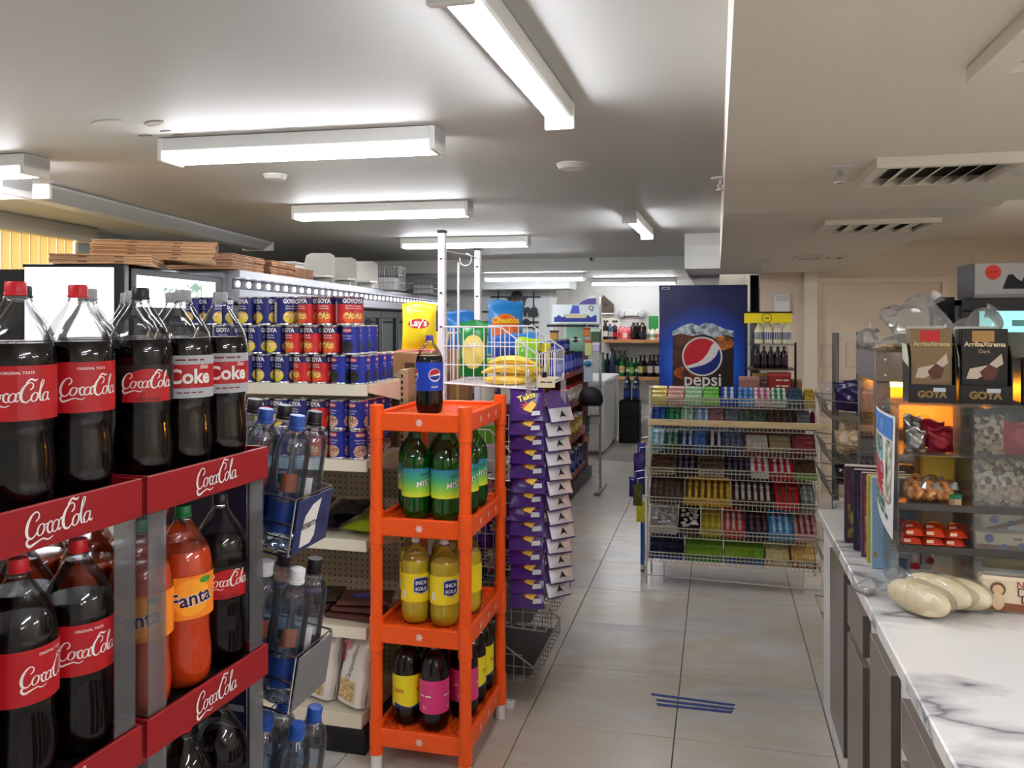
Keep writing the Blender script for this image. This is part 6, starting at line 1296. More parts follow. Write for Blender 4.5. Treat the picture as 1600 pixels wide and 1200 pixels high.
# ================================================================ COUNTER
def marble():
    m = bpy.data.materials.new('white_veined_marble'); m.use_nodes = True; nt = m.node_tree; b = nt.nodes['Principled BSDF']; L = nt.links.new; b.inputs['Roughness'].default_value = .16
    g = nt.nodes.new('ShaderNodeNewGeometry'); mp = nt.nodes.new('ShaderNodeMapping'); mp.inputs['Rotation'].default_value = (0, 0, .5); mp.inputs['Location'].default_value = (1.35, .2, 0); mp.inputs['Scale'].default_value = (.62, 1.5, 1); L(g.outputs['Position'], mp.inputs[0])
    n = nt.nodes.new('ShaderNodeTexNoise'); n.inputs['Scale'].default_value = 1.6; n.inputs['Detail'].default_value = 5; n.inputs['Distortion'].default_value = .35; L(mp.outputs[0], n.inputs['Vector'])
    s = nt.nodes.new('ShaderNodeMath'); s.operation = 'SUBTRACT'; s.inputs[1].default_value = .5; a = nt.nodes.new('ShaderNodeMath'); a.operation = 'ABSOLUTE'; L(n.outputs['Fac'], s.inputs[0]); L(s.outputs[0], a.inputs[0])
    cr = nt.nodes.new('ShaderNodeValToRGB'); E = cr.color_ramp.elements; E.new(.03)
    for e, (p, c) in zip(E, [(0, (132, 132, 138)), (.010, (200, 200, 202)), (.05, (246, 246, 243))]): e.position = p; e.color = lin(c)
    L(a.outputs[0], cr.inputs[0]); L(cr.outputs[0], b.inputs['Base Color']); return m
MARB = marble(); GREYD = mat((120, 108, 100), .28, spec=.5); GREYE = mat((84, 76, 72), .35); FRW = mat((236, 234, 232), .4)
ZC = .85
t = thing('marble_worktop', 'white marble counter top with grey veins along the aisle', 'countertop', (.43, 0, ZC)); MB().cbox(0, 1.05, -.5, 3.85, -.042, 0, .004).build('slab', MARB, t)
t = thing('counter_cabinet', 'white counter base with grey slab doors facing the aisle', 'cabinet', (.43, 0, 0))
MB().box(.032, .95, -.5, 3.80, .02, ZC-.043).build('carcass', FRW, t)
MB().cbox(.02, .05, 3.53, 3.80, .0, ZC-.043, .002).build('end_stile', FRW, t); MB().cbox(.024, .05, -.5, 3.53, .0, .11, .002).build('plinth', FRW, t)
for (ya_, yb_, parts_) in ((3.137, 3.50, ((.12, .775),)), (2.74, 3.049, ((.635, .765), (.12, .605))), (2.316, 2.62, ((.12, .757),)), (1.83, 2.187, ((.635, .757), (.12, .605))), (1.38, 1.72, ((.12, .757),)), (.9, 1.28, ((.12, .757),))):
    for k, (za, zb) in enumerate(parts_):
        d = MB().cbox(.008, .031, ya_, yb_, za, zb, .0012).build('drawer_front' if (k == 0 and len(parts_) == 2) else 'door', GREYD, t)
        MB().box(.0085, .0305, ya_-.0012, ya_+.0003, za+.001, zb-.001).build('edge_band', GREYE, d, label='darker door edge')
# ---- books and boards standing on the counter
def board(px, py, w, h, d, c, lab, rz=0.0, extra=None, tilt=0.0):
    p = at(px, py, (EYE-ZC)*F_PX/(py-HY)); t = thing('activity_book', lab, 'book', (p.x, p.y, ZC+.001), rz, 'books standing on the counter', rot=(tilt, 0, rz))
    b = MB().cbox(0, w, 0, d, 0, h, .0015).build('cover', mat(c, .4), t); MB().box(.002, w-.003, .0015, d-.0015, .002, h+.0012).build('page_block', mat((226, 220, 206), .7), t)
    if extra: extra(t, b, w, h, d)
    return t
PX_ = lambda nm, cols, sc=14: noise_mat(nm, cols, sc*2.5, .45, detail=3)
def spine(cols, nm): return lambda t, b, w, h, d: (MB().box(-.0012, -.0002, .002, d-.002, .004, h-.004).build('spine_print', PX_(nm, cols, 18), b), MB().box(.01, w-.01, -.0012, -.0002, .01, h-.01).build('cover_print', PX_(nm+'_cover', cols, 10), b))
board(1320, 848, .17, .285, .045, (70, 36, 70), 'purple and green activity book standing furthest along the counter', -.1, spine([(.3, (60, 30, 66)), (.5, (90, 40, 60)), (.62, (150, 160, 60))], 'purple_green_print'))
board(1334, 860, .17, .29, .022, (40, 40, 60), 'dark blue activity book behind the purple and green one', -.12, spine([(.3, (24, 24, 40)), (.55, (60, 50, 90)), (.7, (150, 90, 110))], 'dark_blue_print'))
board(1346, 871, .17, .295, .018, (90, 60, 90), 'violet edged activity book in the middle of the row', -.08, spine([(.3, (60, 40, 90)), (.5, (170, 70, 70)), (.7, (220, 200, 160))], 'violet_print'))
board(1355, 880, .17, .30, .014, (190, 180, 60), 'yellow green activity book beside the pale blue one', -.08, spine([(.3, (90, 150, 60)), (.5, (214, 190, 70)), (.7, (240, 230, 120))], 'yellow_green_print'))
def pale(t, b, w, h, d):
    m = MB(); m.box(.004, w-.004, -.0012, -.0002, .004, h-.004); m.build('cover_print', mat((150, 186, 214), .4), b)
    letter(disc2d(18), .05, mat((236, 224, 206), .5), b, (.09, -.0016, .085), h=.09, name='figure_print'); letter(disc2d(14), .03, mat((206, 60, 70), .5), b, (.09, -.0018, .16), h=.03, name='hat_print'); letter(poly2d([(-.5, -.4), (.5, -.4), (0, .5)]), .014, mat((220, 130, 40), .5), b, (.012, -.0018, .05), h=.02, name='lantern_print')
board(1361, 888, .15, .305, .012, (190, 214, 226), 'pale blue activity book with a white figure nearest the display case', -.04, pale)
# ---- clear display case
case = thing('acrylic_case', 'clear acrylic snack case standing on the marble counter', 'display case', (.53, 2.70, ZC)); CWD, CDP, CHT = .95, .22, .575
for nm, bx_ in (('left_panel', (0, .004, 0, CDP)), ('right_panel', (CWD, CWD+.004, 0, CDP)), ('front_panel', (.210, CWD, 0, .004)), ('centre_panel', (.205, .209, .0, CDP)), ('back_panel', (0, CWD, CDP, CDP+.004))): MB().box(bx_[0], bx_[1], bx_[2], bx_[3], .001, CHT-.004).build(nm, ACRY, case)
MB().box(-.002, CWD+.006, -.002, CDP+.006, CHT-.003, CHT+.002).build('top_panel', ACRY, case)
SHZ = [.150, .275, .425]
for z in SHZ: MB().box(.005, .204, .005, CDP-.002, z-.004, z).build('shelf', ACRY, case); MB().box(.210, CWD-.002, .005, CDP-.002, z-.004, z).build('shelf', ACRY, case)
m = MB(); m.cbox(-.002, CWD, -.004, .002, SHZ[0]-.018, SHZ[0]+.003, .001); m.cbox(.0, CWD, -.004, .002, SHZ[1]-.016, SHZ[1]+.004, .001); m.build('shelf_edge_and_shadow', mat((70, 66, 62), .4), case)  # dark strips: upper a shelf edge, lower the painted shadow beneath the shelf
CG = 'snacks in the acrylic case'
def cpos(px, lvl, dy): 
    y = 2.70+.012+dy*.64; return Vector((x_y(px, y), y, ZC+(0 if lvl < 0 else SHZ[lvl])+.0012))
def cbag(px, lvl, dy, w, h, d, m, lab, seed, panel=None, rz=0.0, film=False, tilt=-.08, word=None, cat='snack bag'):
    t = pouch('snack_bag', lab, cat, w, h, d, m, word, INKW, .7, CG, panel, seed=seed); p = cpos(px, lvl, dy); t.location = p; t.rotation_euler = (tilt, 0, rz); return t
ORR = mat((214, 60, 26), .28, var=.3, bscale=70)
for r_ in range(2):
    for k in range(3):
        p = cpos(1423+34*k, 0, .045+.13*r_); 
        for lv in range(2):
            t = thing('wrapped_wafer', f'orange red wrapped wafer, {ORD[k]} along the case front, {("front","back")[r_]} row, {("lower","upper")[lv]} one', 'wafer', p+Vector((.004*lv, 0, .025*lv)), random.uniform(-.12, .12), 'orange red wafers in the case')
            m = MB(); m.surf(lambda u, v: ((u-.5)*.06, (v-.5)*.046, .001+.022*(math.sin(PI*u)*math.sin(PI*v))**.35), 8, 6); m.surf(lambda u, v: ((u-.5)*.06, (v-.5)*.046, .0005), 2, 2); w_ = m.build('wrapper', ORR, t, smooth=60)
            MB().cbox(-.024, -.004, -.024, -.0225, .006, .016, .0004).build('pale_flash', mat((236, 200, 170), .4), w_)
sil = mat((190, 188, 184), .22, .8)
for k, (px, lvl, dy, w, h, d, c, lab) in enumerate(((1530, 0, .24, .08, .07, .03, sil, 'silver foil packet lying in the case'), (1431, 2, .07, .055, .07, .05, sil, 'silver foil tray standing by the hanging sign'), (1426, 2, .24, .055, .10, .04, sil, 'second silver foil packet behind the tray'))): cbag(px, lvl, dy, w, h, d, c, lab, 60+k)
RFO = mat((150, 24, 44), .2, .25, var=.3, bscale=70)
cbag(1470, 2, .08, .075, .075, .045, RFO, 'dark red foil bag under the chocolate boxes', 64, rz=.1); cbag(1455, 2, .24, .08, .085, .04, mat((176, 30, 50), .22), 'bright red foil bag beside the dark red one', 65); cbag(1590, 2, .08, .10, .10, .05, mat((206, 40, 50), .25), 'red snack bag at the case end', 66)
COOK = noise_mat('cookie_bag_filling', [(.30, (96, 60, 34)), (.45, (190, 140, 90)), (.60, (228, 200, 160)), (.8, (244, 232, 212))], 70, .35, voronoi=True, bump=.4)
for k, (px, lvl, dy, w, h) in enumerate(((1546, 2, .08, .08, .115), (1541, 1, .07, .075, .13), (1573, 1, .07, .075, .13), (1605, 1, .07, .075, .13), (1637, 1, .07, .075, .14), (1550, 1, .22, .08, .135), (1586, 1, .22, .08, .135))): cbag(px, lvl, dy, w, h, .045, COOK, f'clear bag of brown and cream biscuits, {["on the top shelf","first on the middle shelf","second on the middle shelf","third on the middle shelf","at the far end of the middle shelf","behind the first one","behind the second one"][k]}', 70+k, rz=.05*k-.15)
AMB = noise_mat('caramel_wrap', [(.3, (110, 60, 24)), (.5, (190, 120, 60)), (.7, (236, 196, 150))], 60, .2, detail=4)
for k, (px, dy, rz) in enumerate(((1426, .07, .2), (1449, .07, -.1), (1472, .07, .2), (1432, .22, .1), (1456, .22, -.1))):
    p = cpos(px, 1, dy); t = thing('wrapped_pastry', f'amber wrapped pastry, {ORD[k]} in the middle shelf beside the sign', 'pastry', p, rz, CG); m = MB(); m.ball((0, 0, .033), .031, .044, .033, 12, 8); m.build('pastry', AMB, t, smooth=60); MB().cyl((.02, -.03, .05), (.024, -.036, .066), .016, 8, .004).build('twist', FILM, t)
t = thing('green_cap_tub', 'small tub with a green lid on the middle case shelf', 'tub', cpos(1492, 1, .02)); MB().cyl((0, 0, 0), (0, 0, .02), .018, 12).build('tub', mat((190, 160, 120), .4), t); MB().cyl((0, 0, .02), (0, 0, .032), .020, 12).build('lid', mat((20, 110, 76), .4), t)
t = thing('yellow_packet', 'flat yellow packet on the top case shelf', 'packet', cpos(1466, 1, .25)+Vector((0, 0, .09))); t.location.z = ZC+SHZ[1]+.0012; MB().cbox(-.05, .05, -.008, .012, 0, .12, .004).build('packet', mat((226, 186, 50), .4), t); MB().cbox(-.04, .04, -.0095, -.0075, .02, .05, .0005).build('print_panel', mat((190, 120, 30), .4), t)
for k, (px, w) in enumerate(((1520, .07), (1556, .08), (1592, .08))): cbag(px, 2, .27, w, .13, .03, mat((50, 74, 40), .3, var=.4, bscale=60), f'dark green snack bag at the back of the top case shelf, {ORD[k]} of three', 80+k)
# cream cartons with blue dots
CRC = mat((224, 204, 168), .45)
def ccart(px, lvl, dy, rz, ry, lab, w=.16, h=.05, zz=0.0):
    p = cpos(px, lvl, dy)+Vector((0, 0, zz)); t = thing('biscuit_carton', lab, 'carton', p, rz, 'cream biscuit cartons', rot=(0, ry, rz)); b = MB().cbox(-w/2, w/2, 0, .05, 0, h, .002).build('carton', CRC, t); MB().box(-w/2+.002, w/2-.002, -.0008, 0, .002, h*.3).build('brown_band', mat((130, 70, 44), .4), b)
    for x, z, r in ((-.045, h*.66, .026), (-.005, h*.2, .018), (.04, h*.28, .02)): letter(disc2d(16), r, mat((50, 90, 160), .4), b, (x, -.0012, z), name='blue_dot')
    letter(fine_print(2, 9), .05, mat((80, 60, 50), .5), b, (.045, -.0012, h*.68), bold=.02)
    return t
ccart(1572, 0, .0, 0, 0, 'cream carton with blue dots lying in the case front'); ccart(1584, 0, .09, .03, -.30, 'tilted cream carton with blue dots leaning above the lying one', zz=.06)
# things on the counter in front of the case
def cnt(px, py): return at(px, py, (EYE-ZC-.001)*F_PX/(py-HY))
BREAD = noise_mat('pale_roll_crust', [(.3, (232, 208, 156)), (.55, (246, 230, 192)), (.8, (250, 240, 216))], 30, .45)
t = thing('bag_of_rolls', 'clear bag of three pale bread rolls on the marble counter', 'bread', cnt(1466, 950)+Vector((-.012, -.03, 0)), -.80)
for k in range(3):
    m = MB(); y = -.070+.070*k; m.ball((0, 0, 0), .100, .040, .045, 16, 12)
    for v in m.v:
        f = 1-.08*math.exp(-(v.x/.014)**2)*(v.z > 0); v.y *= f*(1+.05*math.sin(20*v.x)); v.z *= f
    o = m.build('bread_roll', BREAD, t, smooth=70, loc=(.012*k-.01, y, .047+(.012 if k == 1 else 0))); o.rotation_euler = (0, 0, .10*k-.1)
m = MB(); rn = random.Random(4)
for k in range(3):
    a = len(m.v); m.ball((.012*k-.008, -.070+.070*k, .051+(.012 if k == 1 else 0)), .112, .046, .0502, 24, 14)
    for v in m.v[a:]:
        q = 1+.035*math.sin(61*v.x+37*v.y)+.03*math.sin(83*v.z-43*v.x); v.y *= q; v.x *= q; v.z = max(.0012, v.z*(1+.03*math.sin(57*v.x+49*v.y)))
m.build('clear_bag', clear_mat('bread_bag_film', (250, 250, 248), .05, .04, .12, edge=.25), t, smooth=35); m = MB(); m.cyl((-.105, .03, .05), (-.17, .07, .04), .014, 10, .035, caps=False); m.build('gathered_end', FILM, t, smooth=70)
def dulce(px, py, lab, rz, w=.20, h=.10, ld=0.0):
    t = thing('biscuit_pack', lab, 'biscuits', cnt(px, py)+Vector((0, .03, 0)), rz, 'dulce biscuit packs'); b = MB().cbox(-w/2, w/2, 0, .055, 0, h, .008).build('pack', mat((232, 216, 184), .35), t)
    MB().box(-w/2+.004, w/2-.004, -.001, 0.0002, .006, .028).build('brown_band', mat((140, 80, 50), .4), b)
    letter('Natural', .075, mat((190, 70, 60), .5), b, (.03, -.0016, h*.83), bold=.02); letter('Dulce', .085, mat((250, 246, 236), .5), b, (.035, -.0016, h*.62), bold=.05); letter('Dulce', .083, mat((110, 60, 50), .5), b, (.035, -.0022, h*.62), bold=.01); letter('Leche', .075, mat((110, 60, 50), .5), b, (.04, -.0018, h*.42), bold=.02)
    letter(disc2d(16), .04, mat((120, 84, 60), .5), b, (-.055, -.0016, h*.66), name='round_print'); letter(disc2d(16), .028, mat((226, 190, 150), .5), b, (-.055, -.0022, h*.64), name='round_print'); letter(disc2d(12), .034, mat((230, 200, 160), .5), b, (-.055, -.0024, h*.32), h=.05, name='jug_print')
    MB().cbox(-w/2+.01, w/2-.01, .008, .05, h, h+.012, .004).build('clear_top', FILM, t); return t
dulce(1600, 966, 'cream biscuit pack with brown band beside the bread rolls', -.12)
t = thing('caramel_pack', 'golden clear topped biscuit pack behind the cream one', 'biscuits', cnt(1612, 938)+Vector((0, .0, 0)), -.05); MB().cbox(-.12, .10, 0, .06, 0, .125, .008).build('pack', mat((206, 160, 96), .3, var=.35, bscale=40), t); MB().cbox(-.122, .102, -.0015, .0615, .10, .118, .002).build('gold_flap', mat((226, 190, 120), .3), t); MB().box(-.10, -.02, -.0012, -.0002, .04, .085).build('pale_label', mat((220, 230, 230), .4), t)
for k, (px, py, c) in enumerate(((1444, 889, (226, 228, 234)), (1421, 898, (232, 230, 226)))):
    p = cnt(px, py); t = thing('small_carton', f'small white drink pouch with a red cap, {("behind the bread bag","at the case corner")[k]}', 'pouch', p+Vector((0, .02, 0)), -.4, 'red capped pouches'); MB().cbox(-.03, .03, -.015, .02, 0, .07, .006).build('pouch', mat(c, .35), t); MB().cyl((.02, -.016, .03), (.03, -.03, .034), .012, 12).build('red_cap', mat((190, 30, 36), .35), t); MB().cbox(-.025, .0, -.0165, -.0152, .01, .05, .0004).build('blue_print', mat((90, 90, 150), .4), t)
p = cnt(1352, 925); t = thing('crumpled_wrap', 'crumpled grey plastic wrap at the foot of the pale blue book', 'wrap', p+Vector((0, -.02, 0)), .2); m = MB(); m.ball((0, 0, .02), .035, .04, .02, 12, 8)
for v in m.v: v.x *= 1+.2*math.sin(60*v.y+40*v.z); v.z = max(.001, v.z*(1+.25*math.sin(70*v.x)))
m.build('wrap', FILM, t, smooth=30); MB().cbox(-.02, .02, -.02, .02, .003, .02, .006).build('grey_content', mat((120, 114, 108), .6), t)
# ---- sign taped to the case side
t = thing('paper_sign', 'white paper sign with blue header and red capitals taped to the case side', 'sign', (.512, 2.61, 1.09), 0); sw, sh_ = .30, .31
m = MB(); f_ = lambda u, v: (-.010*math.sin(PI*u)-.012*(1-v)*u-.004*v, .31-sw*u+.0, sh_*v-.055*u*(1-v)-.004*u*v); m.surf(f_, 14, 6); m.surf(lambda u, v: tuple(Vector(f_(u, v))+Vector((.0008, 0, 0))), 14, 6); pp = m.build('paper', mat((232, 234, 234), .5), t, smooth=60)
def on_paper(src, w, mm, u0, v0, nm='lettering', h=None):
    vs, fs, W0, H0 = src; sx = w/W0; sy = sx if h is None else h/H0
    b = letter_mb(src, w, h); P = []
    for v in b.v: u = u0+v.x/sw; vv = v0+v.z/sh_; q = f_(min(max(u, .01), .99), min(max(vv, .01), .99)); P.append((q[0]-.0016, q[1], q[2]))
    b.v = [Vector(q) for q in P]; b.build(nm, mm, pp)
sq = lambda n=10: norm2d([(x/n-.5, -.5) for x in range(n+1)]+[(.5-x/n, .5) for x in range(n+1)], [[i, i+1, 2*n-i, 2*n+1-i] for i in range(n)])
on_paper(sq(), .26, mat((60, 124, 196), .5), .5, .885, 'blue_header', .058)
on_paper(fine_print(2, 2), .20, INKW, .52, .912); on_paper(fine_print(2, 3), .20, INKW, .52, .862)
on_paper(text2d('AND', .02), .13, mat((50, 110, 80), .5), .35, .70, h=.042); on_paper(fine_print(2, 4), .13, mat((120, 190, 190), .5), .36, .60, h=.03)
on_paper(text2d('SOLD', .04), .17, mat((200, 40, 50), .5), .34, .47, h=.045); on_paper(text2d('HERE', .04), .17, mat((200, 40, 50), .5), .34, .355, h=.045)
on_paper(sq(), .06, noise_mat('sign_photo_print', [(.35, (60, 70, 60)), (.5, (150, 160, 130)), (.65, (226, 224, 210))], 26, .5), .82, .52, 'photo_strip', .16)
on_paper(fine_print(4, 5), .22, mat((200, 80, 90), .5), .5, .255); on_paper(fine_print(2, 6), .17, mat((60, 120, 110), .5), .42, .185, h=.022); on_paper(fine_print(4, 7), .2, mat((90, 110, 110), .5), .5, .12)
# ---- calculator box by the warmer
t = thing('calculator', 'small dark device box with white lettering beside the warmer', 'calculator', (.575, 3.20, ZC+.001)); b = MB().cbox(0, .11, 0, .05, 0, .31, .004).build('case', mat((30, 32, 40), .4), t); letter('CASIO', .05, INKW, b, (.035, -.0008, .275), bold=.03); MB().cbox(.01, .1, -.001, .0, .18, .24, .0003).build('screen', mat((60, 70, 66), .3), t)
# ================================================================ FOOD WARMER
wx0, wx1, wy0, wy1, wz1 = .585, 1.03, 3.36, 3.78, 1.56
fw_ = thing('food_warmer', 'stainless steel food warmer glowing orange inside', 'warmer', (wx0, wy0, ZC+.001)); Wd, Dd, Hh = wx1-wx0, wy1-wy0, wz1-ZC
SST = mat((176, 172, 166), .3, .9)
MB().cbox(0, Wd, 0, Dd, 0, .22, .004).build('lower_body', SST, fw_); MB().cbox(-.006, Wd+.006, -.006, Dd+.006, Hh-.115, Hh, .004).build('top_hood', SST, fw_)
for x in (0, Wd-.05):
    for y in (0, Dd-.05): MB().cbox(x, x+.05, y, y+.05, .22, Hh-.115, .002).build('corner_post', SST, fw_)
MB().box(Wd-.004, Wd, .05, Dd-.05, .22, Hh-.115).build('side_wall', mat((214, 190, 150), .4), fw_); MB().box(.05, Wd-.05, Dd-.006, Dd, .22, Hh-.115).build('back_wall', mat((240, 200, 130), .4), fw_)  # warm wall colours hold part of the orange lamp glow on plain steel
MB().box(.05, Wd-.05, .0, .004, .22, Hh-.115).build('front_pane', GLASS, fw_); MB().box(.0, .004, .05, Dd-.05, .22, Hh-.115).build('side_pane', GLASS, fw_)
MB().cyl((.07, Dd*.5, Hh-.135), (Wd-.08, Dd*.5, Hh-.135), .014, 10).build('heat_lamp', glow('amber_heat_lamp', (255, 140, 30), 170), fw_, smooth=50)
for z in (.24, .36): MB().cbox(.03, Wd-.03, .02, Dd-.02, z-.006, z, .001).build('wire_tray', mat((180, 150, 110), .4, .5), fw_)
m = MB()
for (x, y, z) in [(.025, -.001, .3), (.025, -.001, .5), (.03, -.007, Hh-.03), (.03, -.007, Hh-.09), (.10, -.007, Hh-.09), (-.001, .025, .35)]: m.ball((x, y, z), .006, .004, .006, 8, 5)
m.build('rivets', CHROME, fw_, kind='stuff')
for k in range(3):
    t = thing('hot_pastry', f'golden pastry keeping warm inside the steel warmer, {ORD[k]} along', 'pastry', (wx0+.12+.1*k, wy0+.16, ZC+.363), .3*k, 'pastries in the warmer'); m = MB(); m.prism([(-.045, -.03), (.045, -.03), (.03, .035), (-.03, .035)], 0, .04, 'z'); m.build('crust', mat((190, 120, 50), .5, var=.3, bscale=40), t); MB().cbox(-.03, .03, -.005, .005, .04, .046, .002).build('crimp', mat((150, 90, 40), .5), t)
# on top of the warmer: bread in film, clear bags, little card
def film(p, rx, ry, rz_, lab, seed, name='clear_bag', inner=None):
    t = thing(name, lab, 'bag', p, 0, 'clear bags on the warmer'); m = MB(); m.ball((0, 0, rz_), rx, ry, rz_, 22, 14); r_ = random.Random(seed); a, b_, c = [r_.uniform(20, 50) for _ in range(3)]
    for v in m.v: k = 1+.16*math.sin(a*v.x+b_*v.z)+.12*math.sin(c*v.y-a*v.z); v.x *= k; v.y *= k; v.z = max(.001, v.z*(1+.14*math.sin(b_*v.x+c*v.y)))
    m.build('film', FILM, t, smooth=24)
    if inner: 
        mm = MB(); mm.cbox(-rx*.8, rx*.8, -ry*.75, ry*.75, .004, rz_*1.0, .012); mm.build('contents', inner, t)
    else:
        mm = MB(); mm.cyl((rx*.3, 0, rz_*1.7), (rx*.7, 0, rz_*2.2), .004, 6, .03, caps=False); mm.build('gathered_neck', FILM, t, smooth=40)
    return t
wt = ZC+.001+Hh+.001
PITA = noise_mat('flat_bread', [(.3, (170, 120, 70)), (.5, (226, 196, 150)), (.7, (240, 222, 190))], 40, .6)
film((wx0+.10, wy0+.10, wt), .085, .07, .028, 'flat breads in a clear bag on the warmer corner', 3, inner=PITA); film((wx0+.20, wy0+.28, wt), .12, .08, .10, 'tall crumpled clear bag in the middle of the warmer top', 5); film((wx0+.43, wy0+.30, wt), .085, .09, .075, 'wide crumpled clear bag at the back of the warmer top', 8); film((wx0+.02, wy0+.33, wt), .045, .05, .04, 'small crumpled clear bag at the rear corner of the warmer', 9)
t = thing('price_card', 'white card with a dark word on the warmer front edge', 'card', (wx0+.205, wy0+.03, wt), .05); b = MB().cbox(-.045, .045, 0, .002, 0, .068, .0006).build('card', mat((232, 232, 230), .5), t); letter('CELTC', .06, INKB, b, (-.008, -.0008, .048)); letter(fine_print(3, 9), .055, mat((120, 120, 120), .5), b, (-.005, -.0008, .03)); MB().cbox(-.03, .03, .002, .03, 0, .003, .0008).build('foot', INKW, t)
# ---- chocolate cartons on the case
def choc(px0, px1, y, lab, topc, badge, blab, title, ink, sub=None):
    zt_ = ZC+CHT+.0035; x0, x1 = x_y(px0, y), x_y(px1, y); w = x1-x0; hh = .225; t = thing('chocolate_carton', lab, 'carton', ((x0+x1)/2, y, zt_), -.03, 'chocolate cartons on the case'); BK = mat((20, 17, 17), .35)
    m = MB(); m.cbox(-w/2, w/2, 0, .003, 0, .055, .0006); m.box(-w/2, w/2, 0, .10, 0, .003); m.box(-w/2, w/2, .097, .10, 0, hh*.75)
    tr = m.build('tray', BK, t)
    for s, mm in ((-1, BK), (1, BK)):
        x = s*w/2; MB().prism([(0, 0), (.10, 0), (.10, hh*.80), (.03, hh*.78), (0, hh*.60)], min(x, x-s*.003), max(x, x-s*.003), 'x').build('side_wall', mm, t)
    MB().prism([(.0, hh*.60), (.03, hh*.78), (.10, hh*.80), (.10, hh*.58), (.0, hh*.48)], -w/2-.0012, -w/2-.0002, 'x').build('pale_side_flap', mat((200, 204, 176), .5), t)
    letter('GOYA', w*.62, mat((150, 116, 60), .4), tr, (0, -.0008, .026), bold=.05); MB().cbox(w*.02, w*.28, -.0016, -.0004, .034, .046, .0003).build('price_tag', mat((190, 200, 210), .5), t)
    for k in range(3):
        m = MB(); m.cbox(-w*.44, w*.44, .012+.028*k, .036+.028*k, .004, hh*(1-.004*k), .002); bar = m.build('chocolate_bar', mat(topc, .35), t)
        if k == 0:
            letter(poly2d([(-.5, -.5), (.5, -.5), (.5, .5), (-.5, .5)]), w*.42, mat(badge, .4), bar, (-.004, .0112, hh*.90), h=hh*.15, name='badge'); letter(title, w*.78, ink, bar, (0, .0104, hh*.795), bold=.03)
            letter(poly2d([(-.5, -.5), (-.2, -.5), (.5, .1), (.45, .5), (.1, .05), (-.4, -.1)]), w*.7, mat((196, 180, 160), .4), bar, (.0, .0112, hh*.50), h=hh*.34, name='cream_swirl'); letter(poly2d([(-.5, 0), (0, .5), (.5, .2), (.3, -.4), (-.2, -.5)]), w*.36, mat((92, 46, 30), .4), bar, (.012, .0106, hh*.42), h=hh*.22, name='chocolate_print')
            if sub: letter(sub, w*.22, mat((190, 150, 110), .4), bar, (0, .0104, hh*.70))
    m = MB(); m.cbox(-w*.40, w*.42, .100, .112, 0, hh*1.03, .001); m.build('rear_board', mat((206, 204, 190), .5), t)
choc(1420, 1494, 2.74, 'black chocolate carton of gold bars with a red badge', (128, 104, 70), (190, 30, 36), None, 'ArribaXtrema', mat((206, 180, 120), .35))
choc(1499, 1582, 2.735, 'black chocolate carton of dark bars with a gold badge', (30, 24, 22), (170, 130, 70), None, 'ArribaXtrema', mat((226, 206, 160), .35), 'Dark')
t = thing('black_gadget_box', 'low black box with a pale label at the case end', 'box', (x_y(1594, 2.76), 2.75, ZC+CHT+.0035), -.05); MB().cbox(0, .12, 0, .09, 0, .135, .005).build('box', mat((18, 17, 18), .35), t); MB().cbox(.045, .085, -.0012, 0, .095, .115, .0004).build('pale_label', mat((196, 200, 204), .5), t); MB().cbox(.0, .12, .0, .09, .135, .141, .002).build('lid', mat((40, 36, 36), .3), t)
t = thing('small_bottle', 'small pale bottle between the two chocolate cartons', 'bottle', (x_y(1503, 2.92), 2.92, ZC+CHT+.0035)); MB().lathe([(.018, 0), (.02, .01), (.02, .13), (.012, .15), (.012, .16)], 14).build('bottle', mat((220, 220, 200), .4), t, smooth=50); MB().cyl((0, 0, .16), (0, 0, .185), .013, 12).build('cap', WHITE, t)
# ================================================================ FRIDGE BEHIND THE COUNTER
rf = thing('glass_fridge', 'black glass-door fridge with a pale teal lit header behind the counter', 'fridge', (1.225, 4.55, 0)); FWD, FH = .95, 1.785
FBK = mat((20, 20, 22), .4)
MB().box(0, .03, .03, .6, .02, FH).build('side_wall', FBK, rf); MB().box(FWD-.03, FWD, .03, .6, .02, FH).build('side_wall', FBK, rf); MB().box(.03, FWD-.03, .57, .6, .02, FH).build('back_wall', mat((150, 156, 156), .4), rf); MB().box(0, FWD, .03, .6, FH-.03, FH).build('top', FBK, rf); MB().box(0, FWD, .03, .6, .02, .12).build('base', FBK, rf)
for x in (.06, FWD-.06): MB().cyl((x, .1, 0), (x, .1, .02), .025, 8).build('foot', FBK, rf)
MB().cbox(-.03, FWD+.02, -.0, .03, FH-.06, FH+.004, .003).build('top_rail', FBK, rf); hb = MB().box(.045, FWD, .003, .02, FH-.165, FH-.06).build('lit_header', glow('teal_header', (150, 226, 222), .62), rf)
letter(fine_print(1, 9), .12, mat((120, 190, 190), .5), hb, (.25, .0015, FH-.12))
m = MB(); m.cbox(-.03, .045, 0, .03, .12, FH-.06, .004); m.cbox(FWD-.06, FWD, 0, .03, .12, FH-.165, .004); m.build('door_frame', FBK, rf); MB().box(.045, FWD-.06, .012, .018, .12, FH-.165).build('glass_pane', GLASS, rf); MB().tube([(-.005, -.0, 1.15), (-.005, -.04, 1.17), (-.005, -.04, 1.50), (-.005, 0, 1.52)], .009, 6).build('handle', STEEL, rf, smooth=50)
for z in (.45, .75, 1.05, 1.33): 
    MB().cbox(.035, FWD-.035, .06, .55, z-.012, z, .002).build('shelf', mat((200, 204, 200), .4), rf); MB().cbox(.04, FWD-.04, .052, .06, z-.03, z+.006, .001).build('price_strip', mat((224, 214, 170), .4), rf)
FC = [(60, 64, 70), (200, 200, 196), (150, 170, 90), (190, 60, 60), (60, 100, 150), (210, 170, 80)]
